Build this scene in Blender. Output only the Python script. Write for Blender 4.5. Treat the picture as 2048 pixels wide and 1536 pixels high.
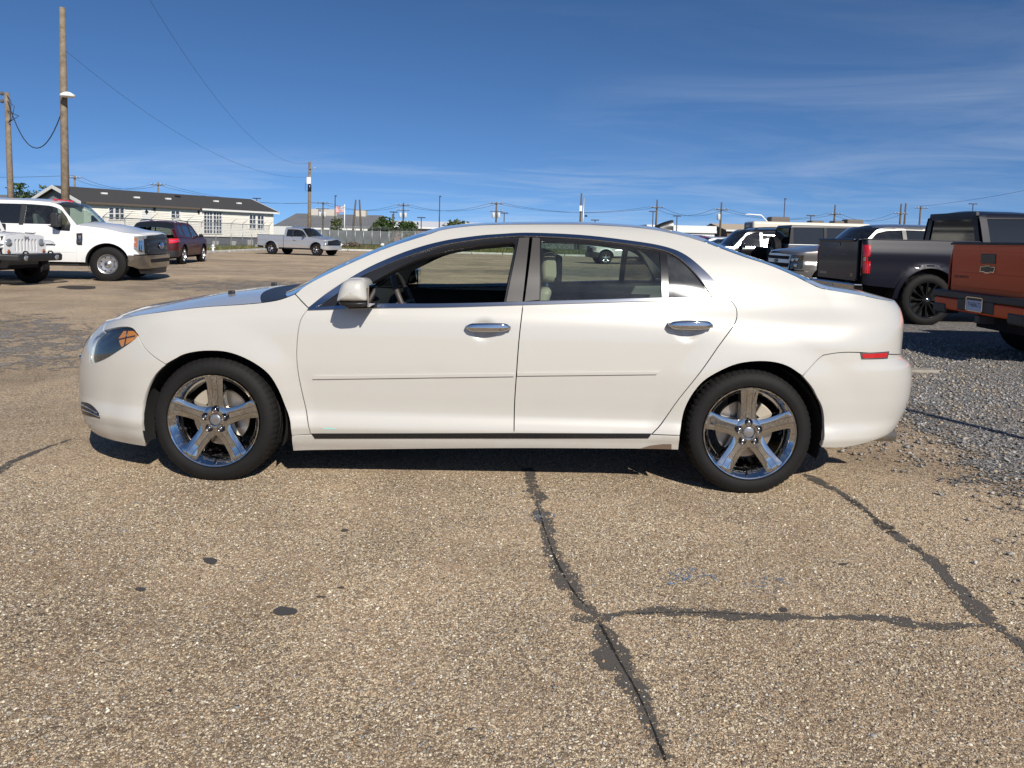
import bpy, bmesh, math, random
import numpy as np
from mathutils import Matrix, Vector
from mathutils.geometry import delaunay_2d_cdt

for _o in list(bpy.data.objects):
    bpy.data.objects.remove(_o)
SC = bpy.context.scene
COL = SC.collection
PI = math.pi
RNG = np.random.default_rng(7)
random.seed(7)

# ------------------------------------------------------------------ camera
FPX = 1480.0; EYE = 1.34; ROLL = math.radians(1.4); HORIZON = 476.0; PRINC = 576.0
PITCH = math.atan((PRINC - HORIZON) / FPX)
_R = np.array([1.0, 0, 0]); _U = np.array([0, math.sin(PITCH), math.cos(PITCH)])
FW = np.array([0, math.cos(PITCH), -math.sin(PITCH)])
CR = math.cos(ROLL) * _R + math.sin(ROLL) * _U
CU = -math.sin(ROLL) * _R + math.cos(ROLL) * _U
C0 = np.array([0, 0, EYE])
cam_data = bpy.data.cameras.new('camera')
cam = bpy.data.objects.new('camera', cam_data); COL.objects.link(cam)
cam_data.sensor_fit = 'HORIZONTAL'; cam_data.sensor_width = 36.0
cam_data.lens = 36.0 * FPX / 2048.0
cam_data.shift_y = -(768.0 - PRINC) / 2048.0
cam_data.clip_start = 0.05; cam_data.clip_end = 3000.0
cam.matrix_world = Matrix(((CR[0], CU[0], -FW[0], 0), (CR[1], CU[1], -FW[1], 0), (CR[2], CU[2], -FW[2], EYE), (0, 0, 0, 1)))
SC.camera = cam

# ------------------------------------------------------------------ sky and sun
SUN = np.array([0.335, -0.745, 0.575]); SUN /= np.linalg.norm(SUN)
EL = math.asin(SUN[2]); AZ = math.atan2(SUN[0], SUN[1])
world = bpy.data.worlds.new('World'); SC.world = world; world.use_nodes = True
wn = world.node_tree.nodes; wl = world.node_tree.links
for n in list(wn): wn.remove(n)
w_out = wn.new('ShaderNodeOutputWorld'); w_bg = wn.new('ShaderNodeBackground')
sky = wn.new('ShaderNodeTexSky'); sky.sky_type = 'NISHITA'; sky.sun_disc = False
sky.sun_elevation = EL; sky.sun_rotation = AZ
sky.altitude = 0; sky.air_density = 0.62; sky.dust_density = 0.25; sky.ozone_density = 4.2
w_bg.inputs['Strength'].default_value = 0.10
tc = wn.new('ShaderNodeTexCoord')
sep = wn.new('ShaderNodeSeparateXYZ'); wl.new(tc.outputs['Generated'], sep.inputs[0])
def wmath(op, a, b=None, c=None, clamp=False):
    m = wn.new('ShaderNodeMath'); m.operation = op; m.use_clamp = clamp
    for i, v in enumerate((a, b, c)):
        if v is None: continue
        if isinstance(v, (int, float)): m.inputs[i].default_value = v
        else: wl.new(v, m.inputs[i])
    return m.outputs[0]
# thin cirrus on a plane high above: project the direction onto it
zc = wmath('MAXIMUM', sep.outputs['Z'], 0.012)
zz = wmath('ADD', zc, 0.07)
cx_ = wmath('DIVIDE', sep.outputs['X'], zz); cy_ = wmath('DIVIDE', sep.outputs['Y'], zz)
comb = wn.new('ShaderNodeCombineXYZ'); wl.new(cx_, comb.inputs[0]); wl.new(cy_, comb.inputs[1])
mp = wn.new('ShaderNodeMapping'); wl.new(comb.outputs[0], mp.inputs['Vector'])
mp.inputs['Location'].default_value = (5.2, 2.6, 0); mp.inputs['Rotation'].default_value = (0, 0, math.radians(8)); mp.inputs['Scale'].default_value = (0.42, 0.8, 1)
n1 = wn.new('ShaderNodeTexNoise'); n1.inputs['Scale'].default_value = 1.0; n1.inputs['Detail'].default_value = 9; n1.inputs['Roughness'].default_value = 0.62; n1.inputs['Distortion'].default_value = 0.9
wl.new(mp.outputs[0], n1.inputs['Vector'])
n2 = wn.new('ShaderNodeTexNoise'); n2.inputs['Scale'].default_value = 0.28; n2.inputs['Detail'].default_value = 2
wl.new(mp.outputs[0], n2.inputs['Vector'])
c1 = wmath('MULTIPLY_ADD', n1.outputs['Fac'], 3.2, -1.42, True)
c2 = wmath('MULTIPLY_ADD', n2.outputs['Fac'], 4.5, -1.8, True)
cl = wmath('MULTIPLY', wmath('MULTIPLY', c1, c2), 0.47)
mixc = wn.new('ShaderNodeMix'); mixc.data_type = 'RGBA'
cmb2 = wn.new('ShaderNodeCombineXYZ'); wl.new(sep.outputs['X'], cmb2.inputs[0]); wl.new(sep.outputs['Y'], cmb2.inputs[1])
wl.new(wmath('ADD', wmath('MULTIPLY', wmath('MAXIMUM', sep.outputs['Z'], 0.0), 1.15), 0.085), cmb2.inputs[2])
nrm = wn.new('ShaderNodeVectorMath'); nrm.operation = 'NORMALIZE'; wl.new(cmb2.outputs[0], nrm.inputs[0]); wl.new(nrm.outputs[0], sky.inputs['Vector'])
hs = wn.new('ShaderNodeHueSaturation'); hs.inputs['Saturation'].default_value = 1.12; hs.inputs['Value'].default_value = 1.02; wl.new(sky.outputs[0], hs.inputs['Color'])
wl.new(cl, mixc.inputs[0]); wl.new(hs.outputs[0], mixc.inputs[6])
mixc.inputs[7].default_value = (6.2, 6.9, 7.9, 1)
wl.new(mixc.outputs[2], w_bg.inputs['Color']); wl.new(w_bg.outputs[0], w_out.inputs['Surface'])
sun_d = bpy.data.lights.new('sun', 'SUN'); sun_d.energy = 5.0; sun_d.angle = math.radians(0.53); sun_d.color = (1.0, 0.945, 0.865)
sun = bpy.data.objects.new('sun', sun_d); COL.objects.link(sun)
sun.rotation_euler = Vector(-SUN).to_track_quat('-Z', 'Y').to_euler(); sun.location = (10, -20, 25)

SC.view_settings.view_transform = 'Standard'; SC.view_settings.look = 'None'
SC.view_settings.exposure = 0.12; SC.view_settings.gamma = 1.0; SC.view_settings.use_curve_mapping = False
SC.render.engine = 'CYCLES'
SC.cycles.use_denoising = True; SC.cycles.max_bounces = 8; SC.cycles.transparent_max_bounces = 24
SC.cycles.glossy_bounces = 4; SC.cycles.diffuse_bounces = 3; SC.cycles.caustics_reflective = False; SC.cycles.caustics_refractive = False
SC.cycles.sample_clamp_indirect = 6.0

# ------------------------------------------------------------------ pixel helpers (2048 x 1536 photograph)
def ray(px, py): return CR * ((px - 1024) / FPX) - CU * ((py - PRINC) / FPX) + FW
def onground(px, py, z=0.0):
    d = ray(px, py); t = (z - EYE) / d[2]; return C0 + t * d
def atY(px, py, Y):
    d = ray(px, py); return C0 + d * (Y / d[1])
def project(P):
    v = np.asarray(P, float) - C0; w = v @ FW
    return np.stack([1024 + FPX * (v @ CR) / w, PRINC - FPX * (v @ CU) / w], -1)

# ------------------------------------------------------------------ materials
class NT:
    def __init__(s, m): s.m = m; s.n = m.node_tree.nodes; s.l = m.node_tree.links
    def new(s, t, **k):
        n = s.n.new('ShaderNode' + t)
        for a, b in k.items(): setattr(n, a, b)
        return n
    def set(s, n, **k):
        for a, b in k.items():
            i = n.inputs[a.replace('_', ' ')]
            if hasattr(b, 'is_output') or isinstance(b, bpy.types.NodeSocket): s.l.new(b, i)
            else: i.default_value = b
        return n
    def math(s, op, a, b=0.0, c=0.0, clamp=False):
        n = s.new('Math', operation=op, use_clamp=clamp)
        for i, v in enumerate((a, b, c)):
            if isinstance(v, (int, float)): n.inputs[i].default_value = v
            else: s.l.new(v, n.inputs[i])
        return n.outputs[0]
    def noise(s, vec, scale, detail=4, rough=0.55, dist=0.0):
        n = s.new('TexNoise'); s.set(n, Scale=scale, Detail=detail, Roughness=rough, Distortion=dist)
        if vec is not None: s.l.new(vec, n.inputs['Vector'])
        return n.outputs['Fac']
    def mix(s, f, a, b, blend='MIX'):
        n = s.new('Mix', data_type='RGBA', blend_type=blend)
        for i, v in ((0, f), (6, a), (7, b)):
            if isinstance(v, (int, float)): n.inputs[i].default_value = v
            elif isinstance(v, (tuple, list)): n.inputs[i].default_value = (*v, 1) if len(v) == 3 else v
            else: s.l.new(v, n.inputs[i])
        return n.outputs[2]
    def ramp(s, fac, stops, interp='LINEAR'):
        n = s.new('ValToRGB'); cr = n.color_ramp; cr.interpolation = interp
        while len(cr.elements) < len(stops): cr.elements.new(0.5)
        for e, (p, c) in zip(cr.elements, stops): e.position = p; e.color = (*c, 1) if len(c) == 3 else c
        s.l.new(fac, n.inputs[0]); return n.outputs[0]
    def bump(s, h, strength=0.3, dist=0.01):
        n = s.new('Bump'); s.set(n, Strength=strength, Distance=dist); s.l.new(h, n.inputs['Height']); return n.outputs[0]
    def pos(s): return s.new('NewGeometry').outputs['Position']
    def obj(s): return s.new('TexCoord').outputs['Object']

MATS = {}
def mat(name, col=(0.5, 0.5, 0.5), rough=0.5, metal=0.0, coat=0.0, spec=0.5, fn=None, **kw):
    if name in MATS: return MATS[name]
    m = bpy.data.materials.new(name); m.use_nodes = True
    t = NT(m); b = t.n['Principled BSDF']
    b.inputs['Base Color'].default_value = (*col, 1); b.inputs['Roughness'].default_value = rough
    b.inputs['Metallic'].default_value = metal; b.inputs['Coat Weight'].default_value = coat
    b.inputs['Coat Roughness'].default_value = kw.get('coat_rough', 0.04); b.inputs['Specular IOR Level'].default_value = spec
    if 'emit' in kw:
        b.inputs['Emission Color'].default_value = (*kw['emit'], 1); b.inputs['Emission Strength'].default_value = kw.get('estr', 1)
    if fn: fn(t, b)
    MATS[name] = m
    return m
def grainy(col, amt=0.25, scale=6.0, bump=0.0, col2=None, rough=None, bscale=None):
    def fn(t, b):
        p = t.obj(); f = t.noise(p, scale, 6, 0.6)
        c2 = col2 or tuple(c * (1 - amt) for c in col)
        t.l.new(t.mix(t.math('MULTIPLY_ADD', f, 2.4, -0.7, True), c2, col), b.inputs['Base Color'])
        if bump: t.l.new(t.bump(t.noise(p, bscale or scale * 8, 4), bump, 0.01), b.inputs['Normal'])
    return fn
def paint(name, col, metal=0.0, rough=0.35, coat=1.0, dirt=0.12, dirtcol=(0.25, 0.2, 0.14), top=0.45, spec=0.5):
    """car paint with clear coat and road dust that is thicker low on the body"""
    def fn(t, b):
        p = t.obj(); sp = t.new('SeparateXYZ'); t.l.new(p, sp.inputs[0])
        low = t.math('MULTIPLY_ADD', sp.outputs[2], -1 / top, 1.0, True)
        n = t.noise(p, 5.0, 8, 0.65)
        d = t.math('MULTIPLY', t.math('MULTIPLY_ADD', n, 2.2, -0.6, True), t.math('MULTIPLY_ADD', low, dirt * 3.2, dirt * 0.35), clamp=True)
        t.l.new(t.mix(d, col, dirtcol), b.inputs['Base Color'])
        t.l.new(t.math('MULTIPLY_ADD', d, 0.5, rough), b.inputs['Roughness'])
        t.l.new(t.math('MULTIPLY_ADD', d, -1.6, coat, True), b.inputs['Coat Weight'])
        t.l.new(t.math('MULTIPLY_ADD', n, 0.06, 0.03), b.inputs['Coat Roughness'])
    return mat(name, col, rough, metal, coat, spec, fn=fn)
def glass(name, tint=(0.75, 0.85, 0.8), dust=0.06, refl=1.0, rough=0.015):
    """thin sheet of tinted glass: tinted see-through, mirror by Fresnel, a little dust"""
    if name in MATS: return MATS[name]
    m = bpy.data.materials.new(name); m.use_nodes = True; t = NT(m)
    t.n.remove(t.n['Principled BSDF']); out = t.n['Material Output']
    tr = t.new('BsdfTransparent'); tr.inputs[0].default_value = (*tint, 1)
    gl = t.new('BsdfGlossy'); gl.inputs['Roughness'].default_value = rough
    fr = t.new('Fresnel'); fr.inputs['IOR'].default_value = 1.52
    geo = t.new('NewGeometry')
    back = t.math('SUBTRACT', 1.0, geo.outputs['Backfacing'])
    ff = t.math('MULTIPLY', t.math('MULTIPLY', fr.outputs[0], 1.7 * refl, clamp=True), back)
    mx = t.new('MixShader'); t.l.new(ff, mx.inputs[0]); t.l.new(tr.outputs[0], mx.inputs[1]); t.l.new(gl.outputs[0], mx.inputs[2])
    df = t.new('BsdfDiffuse'); df.inputs[0].default_value = (0.42, 0.42, 0.40, 1)
    n = t.noise(t.obj(), 7.0, 9, 0.7)
    mx2 = t.new('MixShader'); t.l.new(t.math('MULTIPLY', t.math('MULTIPLY_ADD', n, 2.0, -0.55, True), dust), mx2.inputs[0])
    t.l.new(mx.outputs[0], mx2.inputs[1]); t.l.new(df.outputs[0], mx2.inputs[2]); t.l.new(mx2.outputs[0], out.inputs[0])
    MATS[name] = m; return m

M_black = mat('black_plastic', (0.018, 0.018, 0.019), 0.45)
M_satin = mat('satin_black', (0.012, 0.012, 0.013), 0.25)
M_gap = mat('shadow_black', (0.004, 0.004, 0.004), 0.9)
M_rubber = mat('rubber', (0.011, 0.0105, 0.0105), 0.7, spec=0.22, fn=grainy((0.012, 0.0115, 0.011), 0.3, 9, 0.15))
M_chrome = mat('chrome', (0.62, 0.62, 0.63), 0.05, 1.0)
M_chromedark = mat('chrome_trim', (0.42, 0.43, 0.46), 0.16, 1.0)
M_alloy = mat('alloy', (0.55, 0.55, 0.55), 0.28, 1.0)
M_steelwheel = mat('steel_wheel', (0.52, 0.52, 0.52), 0.32, 0.9)
M_white = mat('white_print', (0.8, 0.8, 0.8), 0.5)
M_red = mat('tail_red', (0.45, 0.008, 0.012), 0.12, coat=1.0)
M_amber = mat('amber_lens', (0.58, 0.19, 0.008), 0.25, coat=.4)
M_lens = mat('clear_lens', (0.32, 0.34, 0.35), 0.08, 0.5, coat=1.0)
M_glass = glass('car_glass', (0.66, 0.76, 0.71))
M_tint = glass('tinted_glass', (0.16, 0.20, 0.19), 0.05)
M_dark = mat('privacy_glass', (0.012, 0.014, 0.015), 0.04, coat=0.6)

# ------------------------------------------------------------------ objects and meshes
def tag(o, label=None, cat=None, group=None, kind=None):
    if label: o['label'] = label
    if cat: o['category'] = cat
    if group: o['group'] = group
    if kind: o['kind'] = kind
    return o
def thing(name, label, cat, loc=(0, 0, 0), rz=0.0, group=None):
    o = bpy.data.objects.new(name, None); COL.objects.link(o); o.empty_display_size = 0.2
    o.location = loc; o.rotation_euler = (0, 0, rz)
    return tag(o, label, cat, group)
def link(name, me, material, parent=None, loc=None, rot=None):
    o = bpy.data.objects.new(name, me); COL.objects.link(o)
    if material is not None and len(me.materials) == 0:
        for mm in (material if isinstance(material, (list, tuple)) else [material]): me.materials.append(mm)
    if parent is not None: o.parent = parent
    if loc is not None: o.location = loc
    if rot is not None: o.rotation_euler = rot
    return o
def meshdata(name, verts, faces, smooth=False, normals=None, mi=None):
    me = bpy.data.meshes.new(name)
    me.from_pydata([tuple(map(float, v)) for v in verts], [], faces); me.update()
    if smooth or normals is not None: me.polygons.foreach_set('use_smooth', [True] * len(me.polygons))
    if mi is not None: me.polygons.foreach_set('material_index', mi)
    if normals is not None: me.normals_split_custom_set_from_vertices([tuple(map(float, n)) for n in normals])
    return me

class MB:
    """collects shapes of ONE piece"""
    def __init__(s): s.v = []; s.f = []; s.sm = []
    def add(s, v, f, smooth=False):
        b = len(s.v); s.v += [tuple(map(float, p)) for p in v]; s.f += [tuple(i + b for i in q) for q in f]; s.sm += [smooth] * len(f); return s
    def box(s, x0, x1, y0, y1, z0, z1):
        v = [(x, y, z) for z in (z0, z1) for y in (y0, y1) for x in (x0, x1)]
        return s.add(v, [(0, 2, 3, 1), (4, 5, 7, 6), (0, 1, 5, 4), (2, 6, 7, 3), (0, 4, 6, 2), (1, 3, 7, 5)])
    def hexa(s, bot, top):
        return s.add(list(bot) + list(top), [(3, 2, 1, 0), (4, 5, 6, 7), (0, 1, 5, 4), (1, 2, 6, 5), (2, 3, 7, 6), (3, 0, 4, 7)])
    def tube(s, pts, r, n=8, cap=True):
        pts = [np.asarray(p, float) for p in pts]; rs = r if isinstance(r, (list, tuple)) else [r] * len(pts)
        V = []; F = []; k = len(pts); up = None
        for i, p in enumerate(pts):
            d = pts[min(i + 1, k - 1)] - pts[max(i - 1, 0)]; d = d / (np.linalg.norm(d) + 1e-12)
            if up is None:
                a = np.array([0, 0, 1.0]) if abs(d[2]) < 0.9 else np.array([1.0, 0, 0]); up = np.cross(np.cross(d, a), d)
            else: up = up - d * (up @ d)
            up = up / (np.linalg.norm(up) + 1e-12); sd = np.cross(d, up)
            for j in range(n):
                a = 2 * PI * j / n; V.append(p + rs[i] * (math.cos(a) * up + math.sin(a) * sd))
        for i in range(k - 1):
            for j in range(n):
                a, b = i * n + j, i * n + (j + 1) % n; F.append((a, b, b + n, a + n))
        s.add(V, F, True)
        if cap: s.add(V[:n], [tuple(range(n - 1, -1, -1))]); s.add(V[-n:], [tuple(range(n))])
        return s
    def lathe(s, prof, seg=48, c=(0, 0, 0), axis='y', smooth=True, a0=0.0, a1=2 * PI):
        """prof: (r, t) along the axis"""
        full = abs(a1 - a0 - 2 * PI) < 1e-6; n = seg if full else seg + 1; V = []; F = []; k = len(prof)
        for j in range(n):
            a = a0 + (a1 - a0) * j / seg; ca, sa = math.cos(a), math.sin(a)
            for (r, t) in prof:
                p = (r * ca, t, r * sa) if axis == 'y' else ((r * ca, r * sa, t) if axis == 'z' else (t, r * ca, r * sa))
                V.append((p[0] + c[0], p[1] + c[1], p[2] + c[2]))
        for j in range(seg):
            j2 = (j + 1) % n
            for i in range(k - 1): F.append((j * k + i, j * k + i + 1, j2 * k + i + 1, j2 * k + i))
        return s.add(V, F, smooth)
    def prism(s, poly, a, b, axis='y'):
        n = len(poly)
        def P(q, t): return (q[0], t, q[1]) if axis == 'y' else ((q[0], q[1], t) if axis == 'z' else (t, q[0], q[1]))
        V = [P(q, a) for q in poly] + [P(q, b) for q in poly]
        F = [tuple(range(n)), tuple(range(2 * n - 1, n - 1, -1))] + [(i, i + n, (i + 1) % n + n, (i + 1) % n) for i in range(n)]
        return s.add(V, F)
    def xf(s, M):
        s.v = [tuple(M @ Vector(p)) for p in s.v]; return s
    def mesh(s, name, bevel=0.0, seg=2, fix=True, autosmooth=None):
        me = bpy.data.meshes.new(name); me.from_pydata(s.v, [], s.f)
        me.polygons.foreach_set('use_smooth', s.sm); me.update()
        if bevel or fix:
            bm = bmesh.new(); bm.from_mesh(me)
            if fix: bmesh.ops.remove_doubles(bm, verts=bm.verts, dist=1e-5); bmesh.ops.recalc_face_normals(bm, faces=bm.faces)
            if bevel:
                ed = [e for e in bm.edges if len(e.link_faces) == 2 and e.calc_face_angle(0) > 0.5]
                bmesh.ops.bevel(bm, geom=ed, offset=bevel, segments=seg, affect='EDGES', profile=0.5, clamp_overlap=True)
            if autosmooth:
                for f in bm.faces: f.smooth = True
                for e in bm.edges: e.smooth = not (len(e.link_faces) == 2 and e.calc_face_angle(0) > autosmooth)
            bm.to_mesh(me); bm.free()
        return me
    def build(s, name, material, parent=None, bevel=0.0, loc=None, rot=None, seg=2, fix=True, autosmooth=None):
        return link(name, s.mesh(name, bevel, seg, fix, autosmooth), material, parent, loc, rot)
def box(name, material, parent, x0, x1, y0, y1, z0, z1, bevel=0.0, **k):
    return MB().box(x0, x1, y0, y1, z0, z1).build(name, material, parent, bevel, **k)
def children(o): return [c for c in bpy.data.objects if c.parent == o]
_kids = None
def copy_tree(o, parent=None, label=None, group=None, kidmap=None):
    if kidmap is None:
        kidmap = {}
        for c in COL.objects:
            if c.parent: kidmap.setdefault(c.parent.name, []).append(c)
    c = o.copy(); COL.objects.link(c); c.parent = parent
    if label: c['label'] = label
    if group: c['group'] = group
    for ch in kidmap.get(o.name, []): copy_tree(ch, c, kidmap=kidmap)
    return c

# ------------------------------------------------------------------ splines, polygons, panels
def pchip(xk, yk, x):
    xk = np.asarray(xk, float); yk = np.asarray(yk, float); x = np.asarray(x, float)
    h = np.diff(xk); d = np.diff(yk) / h; m = np.zeros_like(yk); m[0] = d[0]; m[-1] = d[-1]
    for i in range(1, len(xk) - 1):
        if d[i - 1] * d[i] > 0:
            w1 = 2 * h[i] + h[i - 1]; w2 = h[i] + 2 * h[i - 1]; m[i] = (w1 + w2) / (w1 / d[i - 1] + w2 / d[i])
    x = np.clip(x, xk[0], xk[-1]); i = np.clip(np.searchsorted(xk, x, side='right') - 1, 0, len(xk) - 2); t = (x - xk[i]) / h[i]
    return (2*t**3 - 3*t**2 + 1)*yk[i] + (t**3 - 2*t**2 + t)*h[i]*m[i] + (-2*t**3 + 3*t**2)*yk[i+1] + (t**3 - t**2)*h[i]*m[i+1]
def smooth(a, b, x):
    t = np.clip((x - a) / (b - a), 0, 1); return t * t * (3 - 2 * t)
def crom(pts, n=6):
    """centripetal-ish Catmull-Rom through the points, n steps per span"""
    p = np.asarray(pts, float)
    if len(p) < 3: return p
    q = np.vstack([2 * p[0] - p[1], p, 2 * p[-1] - p[-2]]); out = []
    for i in range(1, len(q) - 2):
        for t in np.linspace(0, 1, n, endpoint=False):
            a, b, c, d = q[i-1], q[i], q[i+1], q[i+2]
            out.append(0.5 * ((2*b) + (c-a)*t + (2*a-5*b+4*c-d)*t*t + (-a+3*b-3*c+d)*t**3))
    out.append(p[-1]); return np.array(out)
def resample(p, step):
    p = np.asarray(p, float); d = np.r_[0, np.cumsum(np.linalg.norm(np.diff(p, axis=0), axis=1))]
    n = max(2, int(math.ceil(d[-1] / step)) + 1); s = np.linspace(0, d[-1], n)
    return np.stack([np.interp(s, d, p[:, k]) for k in range(p.shape[1])], -1)
def outline(*segs, step=0.03):
    """closed polygon out of smooth runs of points that meet in corners"""
    out = []
    for i, s in enumerate(segs):
        nx = segs[(i + 1) % len(segs)][0]
        s = list(map(tuple, s))
        if tuple(s[-1]) != tuple(nx): s2 = [s[-1], tuple(nx)]
        else: s2 = None
        r = resample(crom(s), step) if len(s) > 1 else np.array(s, float)
        out += [tuple(q) for q in r[:-1]] if len(s) > 1 else []
        if s2 or len(s) == 1:
            r2 = resample([s[-1], nx], step); out += [tuple(q) for q in r2[:-1]]
    return np.array(out)
def area2(p): return 0.5 * np.sum(p[:, 0] * np.roll(p[:, 1], -1) - np.roll(p[:, 0], -1) * p[:, 1])
def inset(p, d):
    """move a closed polygon inwards by d"""
    p = np.asarray(p, float)
    if area2(p) < 0: p = p[::-1]
    e = np.roll(p, -1, 0) - p; e /= np.linalg.norm(e, axis=1, keepdims=True) + 1e-12
    n = np.stack([-e[:, 1], e[:, 0]], -1); m = n + np.roll(n, 1, 0); l = np.maximum(np.sum(m * m, 1, keepdims=True), 0.35)
    return p + 2 * d * m / l
def inside(poly, q):
    x, y = q[:, 0], q[:, 1]; r = np.zeros(len(q), bool); p = np.asarray(poly); px, py = p[:, 0], p[:, 1]; j = len(p) - 1
    for i in range(len(p)):
        c = ((py[i] > y) != (py[j] > y))
        if c.any():
            with np.errstate(divide='ignore', invalid='ignore'):
                r ^= c & (x < (px[j] - px[i]) * (y - py[i]) / (py[j] - py[i] + 1e-300) + px[i])
        j = i
    return r
def dist_to(poly, q):
    p = np.asarray(poly); b = np.roll(p, -1, 0); best = np.full(len(q), 1e9)
    for i in range(len(p)):
        e = b[i] - p[i]; L = e @ e + 1e-12; t = np.clip(((q - p[i]) @ e) / L, 0, 1)
        best = np.minimum(best, np.hypot(q[:, 0] - p[i, 0] - t * e[0], q[:, 1] - p[i, 1] - t * e[1]))
    return best
def cdt(outer, holes=(), res=0.03):
    outer = np.asarray(outer, float); lo = outer.min(0); hi = outer.max(0)
    gx = np.arange(lo[0] + res * 0.37, hi[0], res); gy = np.arange(lo[1] + res * 0.41, hi[1], res)
    if len(gx) and len(gy):
        g = np.array([(x + (res / 2 if j % 2 else 0), y) for j, y in enumerate(gy) for x in gx])
        k = inside(outer, g) & (dist_to(outer, g) > res * 0.45)
        for h in holes: k &= ~inside(h, g) & (dist_to(h, g) > res * 0.45)
        g = g[k]
    else: g = np.zeros((0, 2))
    pts = [Vector(p) for p in outer]; ed = [(i, (i + 1) % len(outer)) for i in range(len(outer))]
    for h in holes:
        b = len(pts); pts += [Vector(p) for p in h]; ed += [(b + i, b + (i + 1) % len(h)) for i in range(len(h))]
    pts += [Vector(p) for p in g]
    v, e, f, *_ = delaunay_2d_cdt(pts, ed, [], 0, 1e-6)
    v = np.array([tuple(q) for q in v]); f = np.array([tuple(q) for q in f]); c = v[f].mean(1)
    k = inside(outer, c)
    for h in holes: k &= ~inside(h, c)
    f = f[k]
    a, b, c = v[f[:, 0]], v[f[:, 1]], v[f[:, 2]]
    cr = (b[:, 0]-a[:, 0])*(c[:, 1]-a[:, 1]) - (b[:, 1]-a[:, 1])*(c[:, 0]-a[:, 0])
    f[cr < 0] = f[cr < 0][:, ::-1]; f = f[np.abs(cr) > 1e-9]
    return v, f
def surf_normal(S, u, z):
    e = 2e-3; a = (S(u + e, z) - S(u - e, z)); b = (S(u, z + e) - S(u, z - e)); n = np.cross(a, b)
    return n / (np.linalg.norm(n, axis=-1, keepdims=True) + 1e-12)
def panel(name, S, loop, material, parent, holes=(), res=0.03, gap=0.0028, off=0.0, flange=0.014, side=1, holeflange=0.02):
    """a piece of sheet cut from surface S(u, z): dense, smooth, with returned edges. side 1 is the near (y < 0) side, -1 the far side"""
    lp = inset(loop, gap) if gap else np.asarray(loop, float)
    if area2(lp) < 0: lp = lp[::-1]
    v, f = cdt(lp, holes, res)
    P = S(v[:, 0], v[:, 1]); N = surf_normal(S, v[:, 0], v[:, 1]); P = P + N * off
    V = [P]; NN = [N]; F = [tuple(q) for q in f]; b = len(P)
    for L, fl in [(lp, flange)] + [(h if area2(h) < 0 else h[::-1], holeflange) for h in map(np.asarray, holes)]:
        if not fl: continue
        n = len(L); p0 = S(L[:, 0], L[:, 1]); nn = surf_normal(S, L[:, 0], L[:, 1]); p0 = p0 + nn * off; p1 = p0 - nn * fl
        tg = np.roll(p0, -1, 0) - np.roll(p0, 1, 0); on = np.cross(tg, nn); on /= np.linalg.norm(on, axis=1, keepdims=True) + 1e-12
        # small rounded return: outer edge keeps a blend of both normals
        V += [p0, p1]; NN += [on * 0.8 + nn * 0.6, on]
        F += [(b + i, b + n + i, b + n + (i + 1) % n, b + (i + 1) % n) for i in range(n)]; b += 2 * n
    V = np.vstack(V); NN = np.vstack(NN)
    if side < 0:
        V = V * np.array([1, -1, 1]); NN = NN * np.array([1, -1, 1]); F = [q[::-1] for q in F]
    NN /= np.linalg.norm(NN, axis=1, keepdims=True) + 1e-12
    return link(name, meshdata(name, V, F, True, NN), material, parent)
def loft(name, rows, material, parent, flip=False, smooth_=True):
    """sheet through rows of equal numbers of points"""
    rows = [np.asarray(r, float) for r in rows]; m = len(rows[0]); V = np.vstack(rows); F = []
    for i in range(len(rows) - 1):
        for j in range(m - 1):
            a = i * m + j; q = (a, a + 1, a + m + 1, a + m); F.append(q[::-1] if flip else q)
    return link(name, meshdata(name, V, F, smooth_), material, parent)
def text_obj(name, s, size, material, parent, M, depth=0.002, align='CENTER', shear=0.0, xs=1.0):
    cu = bpy.data.curves.new(name, 'FONT'); cu.body = s; cu.size = size; cu.extrude = depth; cu.align_x = align; cu.align_y = 'CENTER'; cu.shear = shear; cu.resolution_u = 3
    tmp = bpy.data.objects.new('tmp', cu); COL.objects.link(tmp); dg = bpy.context.evaluated_depsgraph_get()
    me = bpy.data.meshes.new_from_object(tmp.evaluated_get(dg)); bpy.data.objects.remove(tmp); bpy.data.curves.remove(cu)
    me.transform(Matrix.Diagonal((xs, 1, 1, 1))); me.transform(M); me.materials.clear(); me.materials.append(material)
    o = bpy.data.objects.new(name, me); COL.objects.link(o); o.parent = parent; return o
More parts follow.
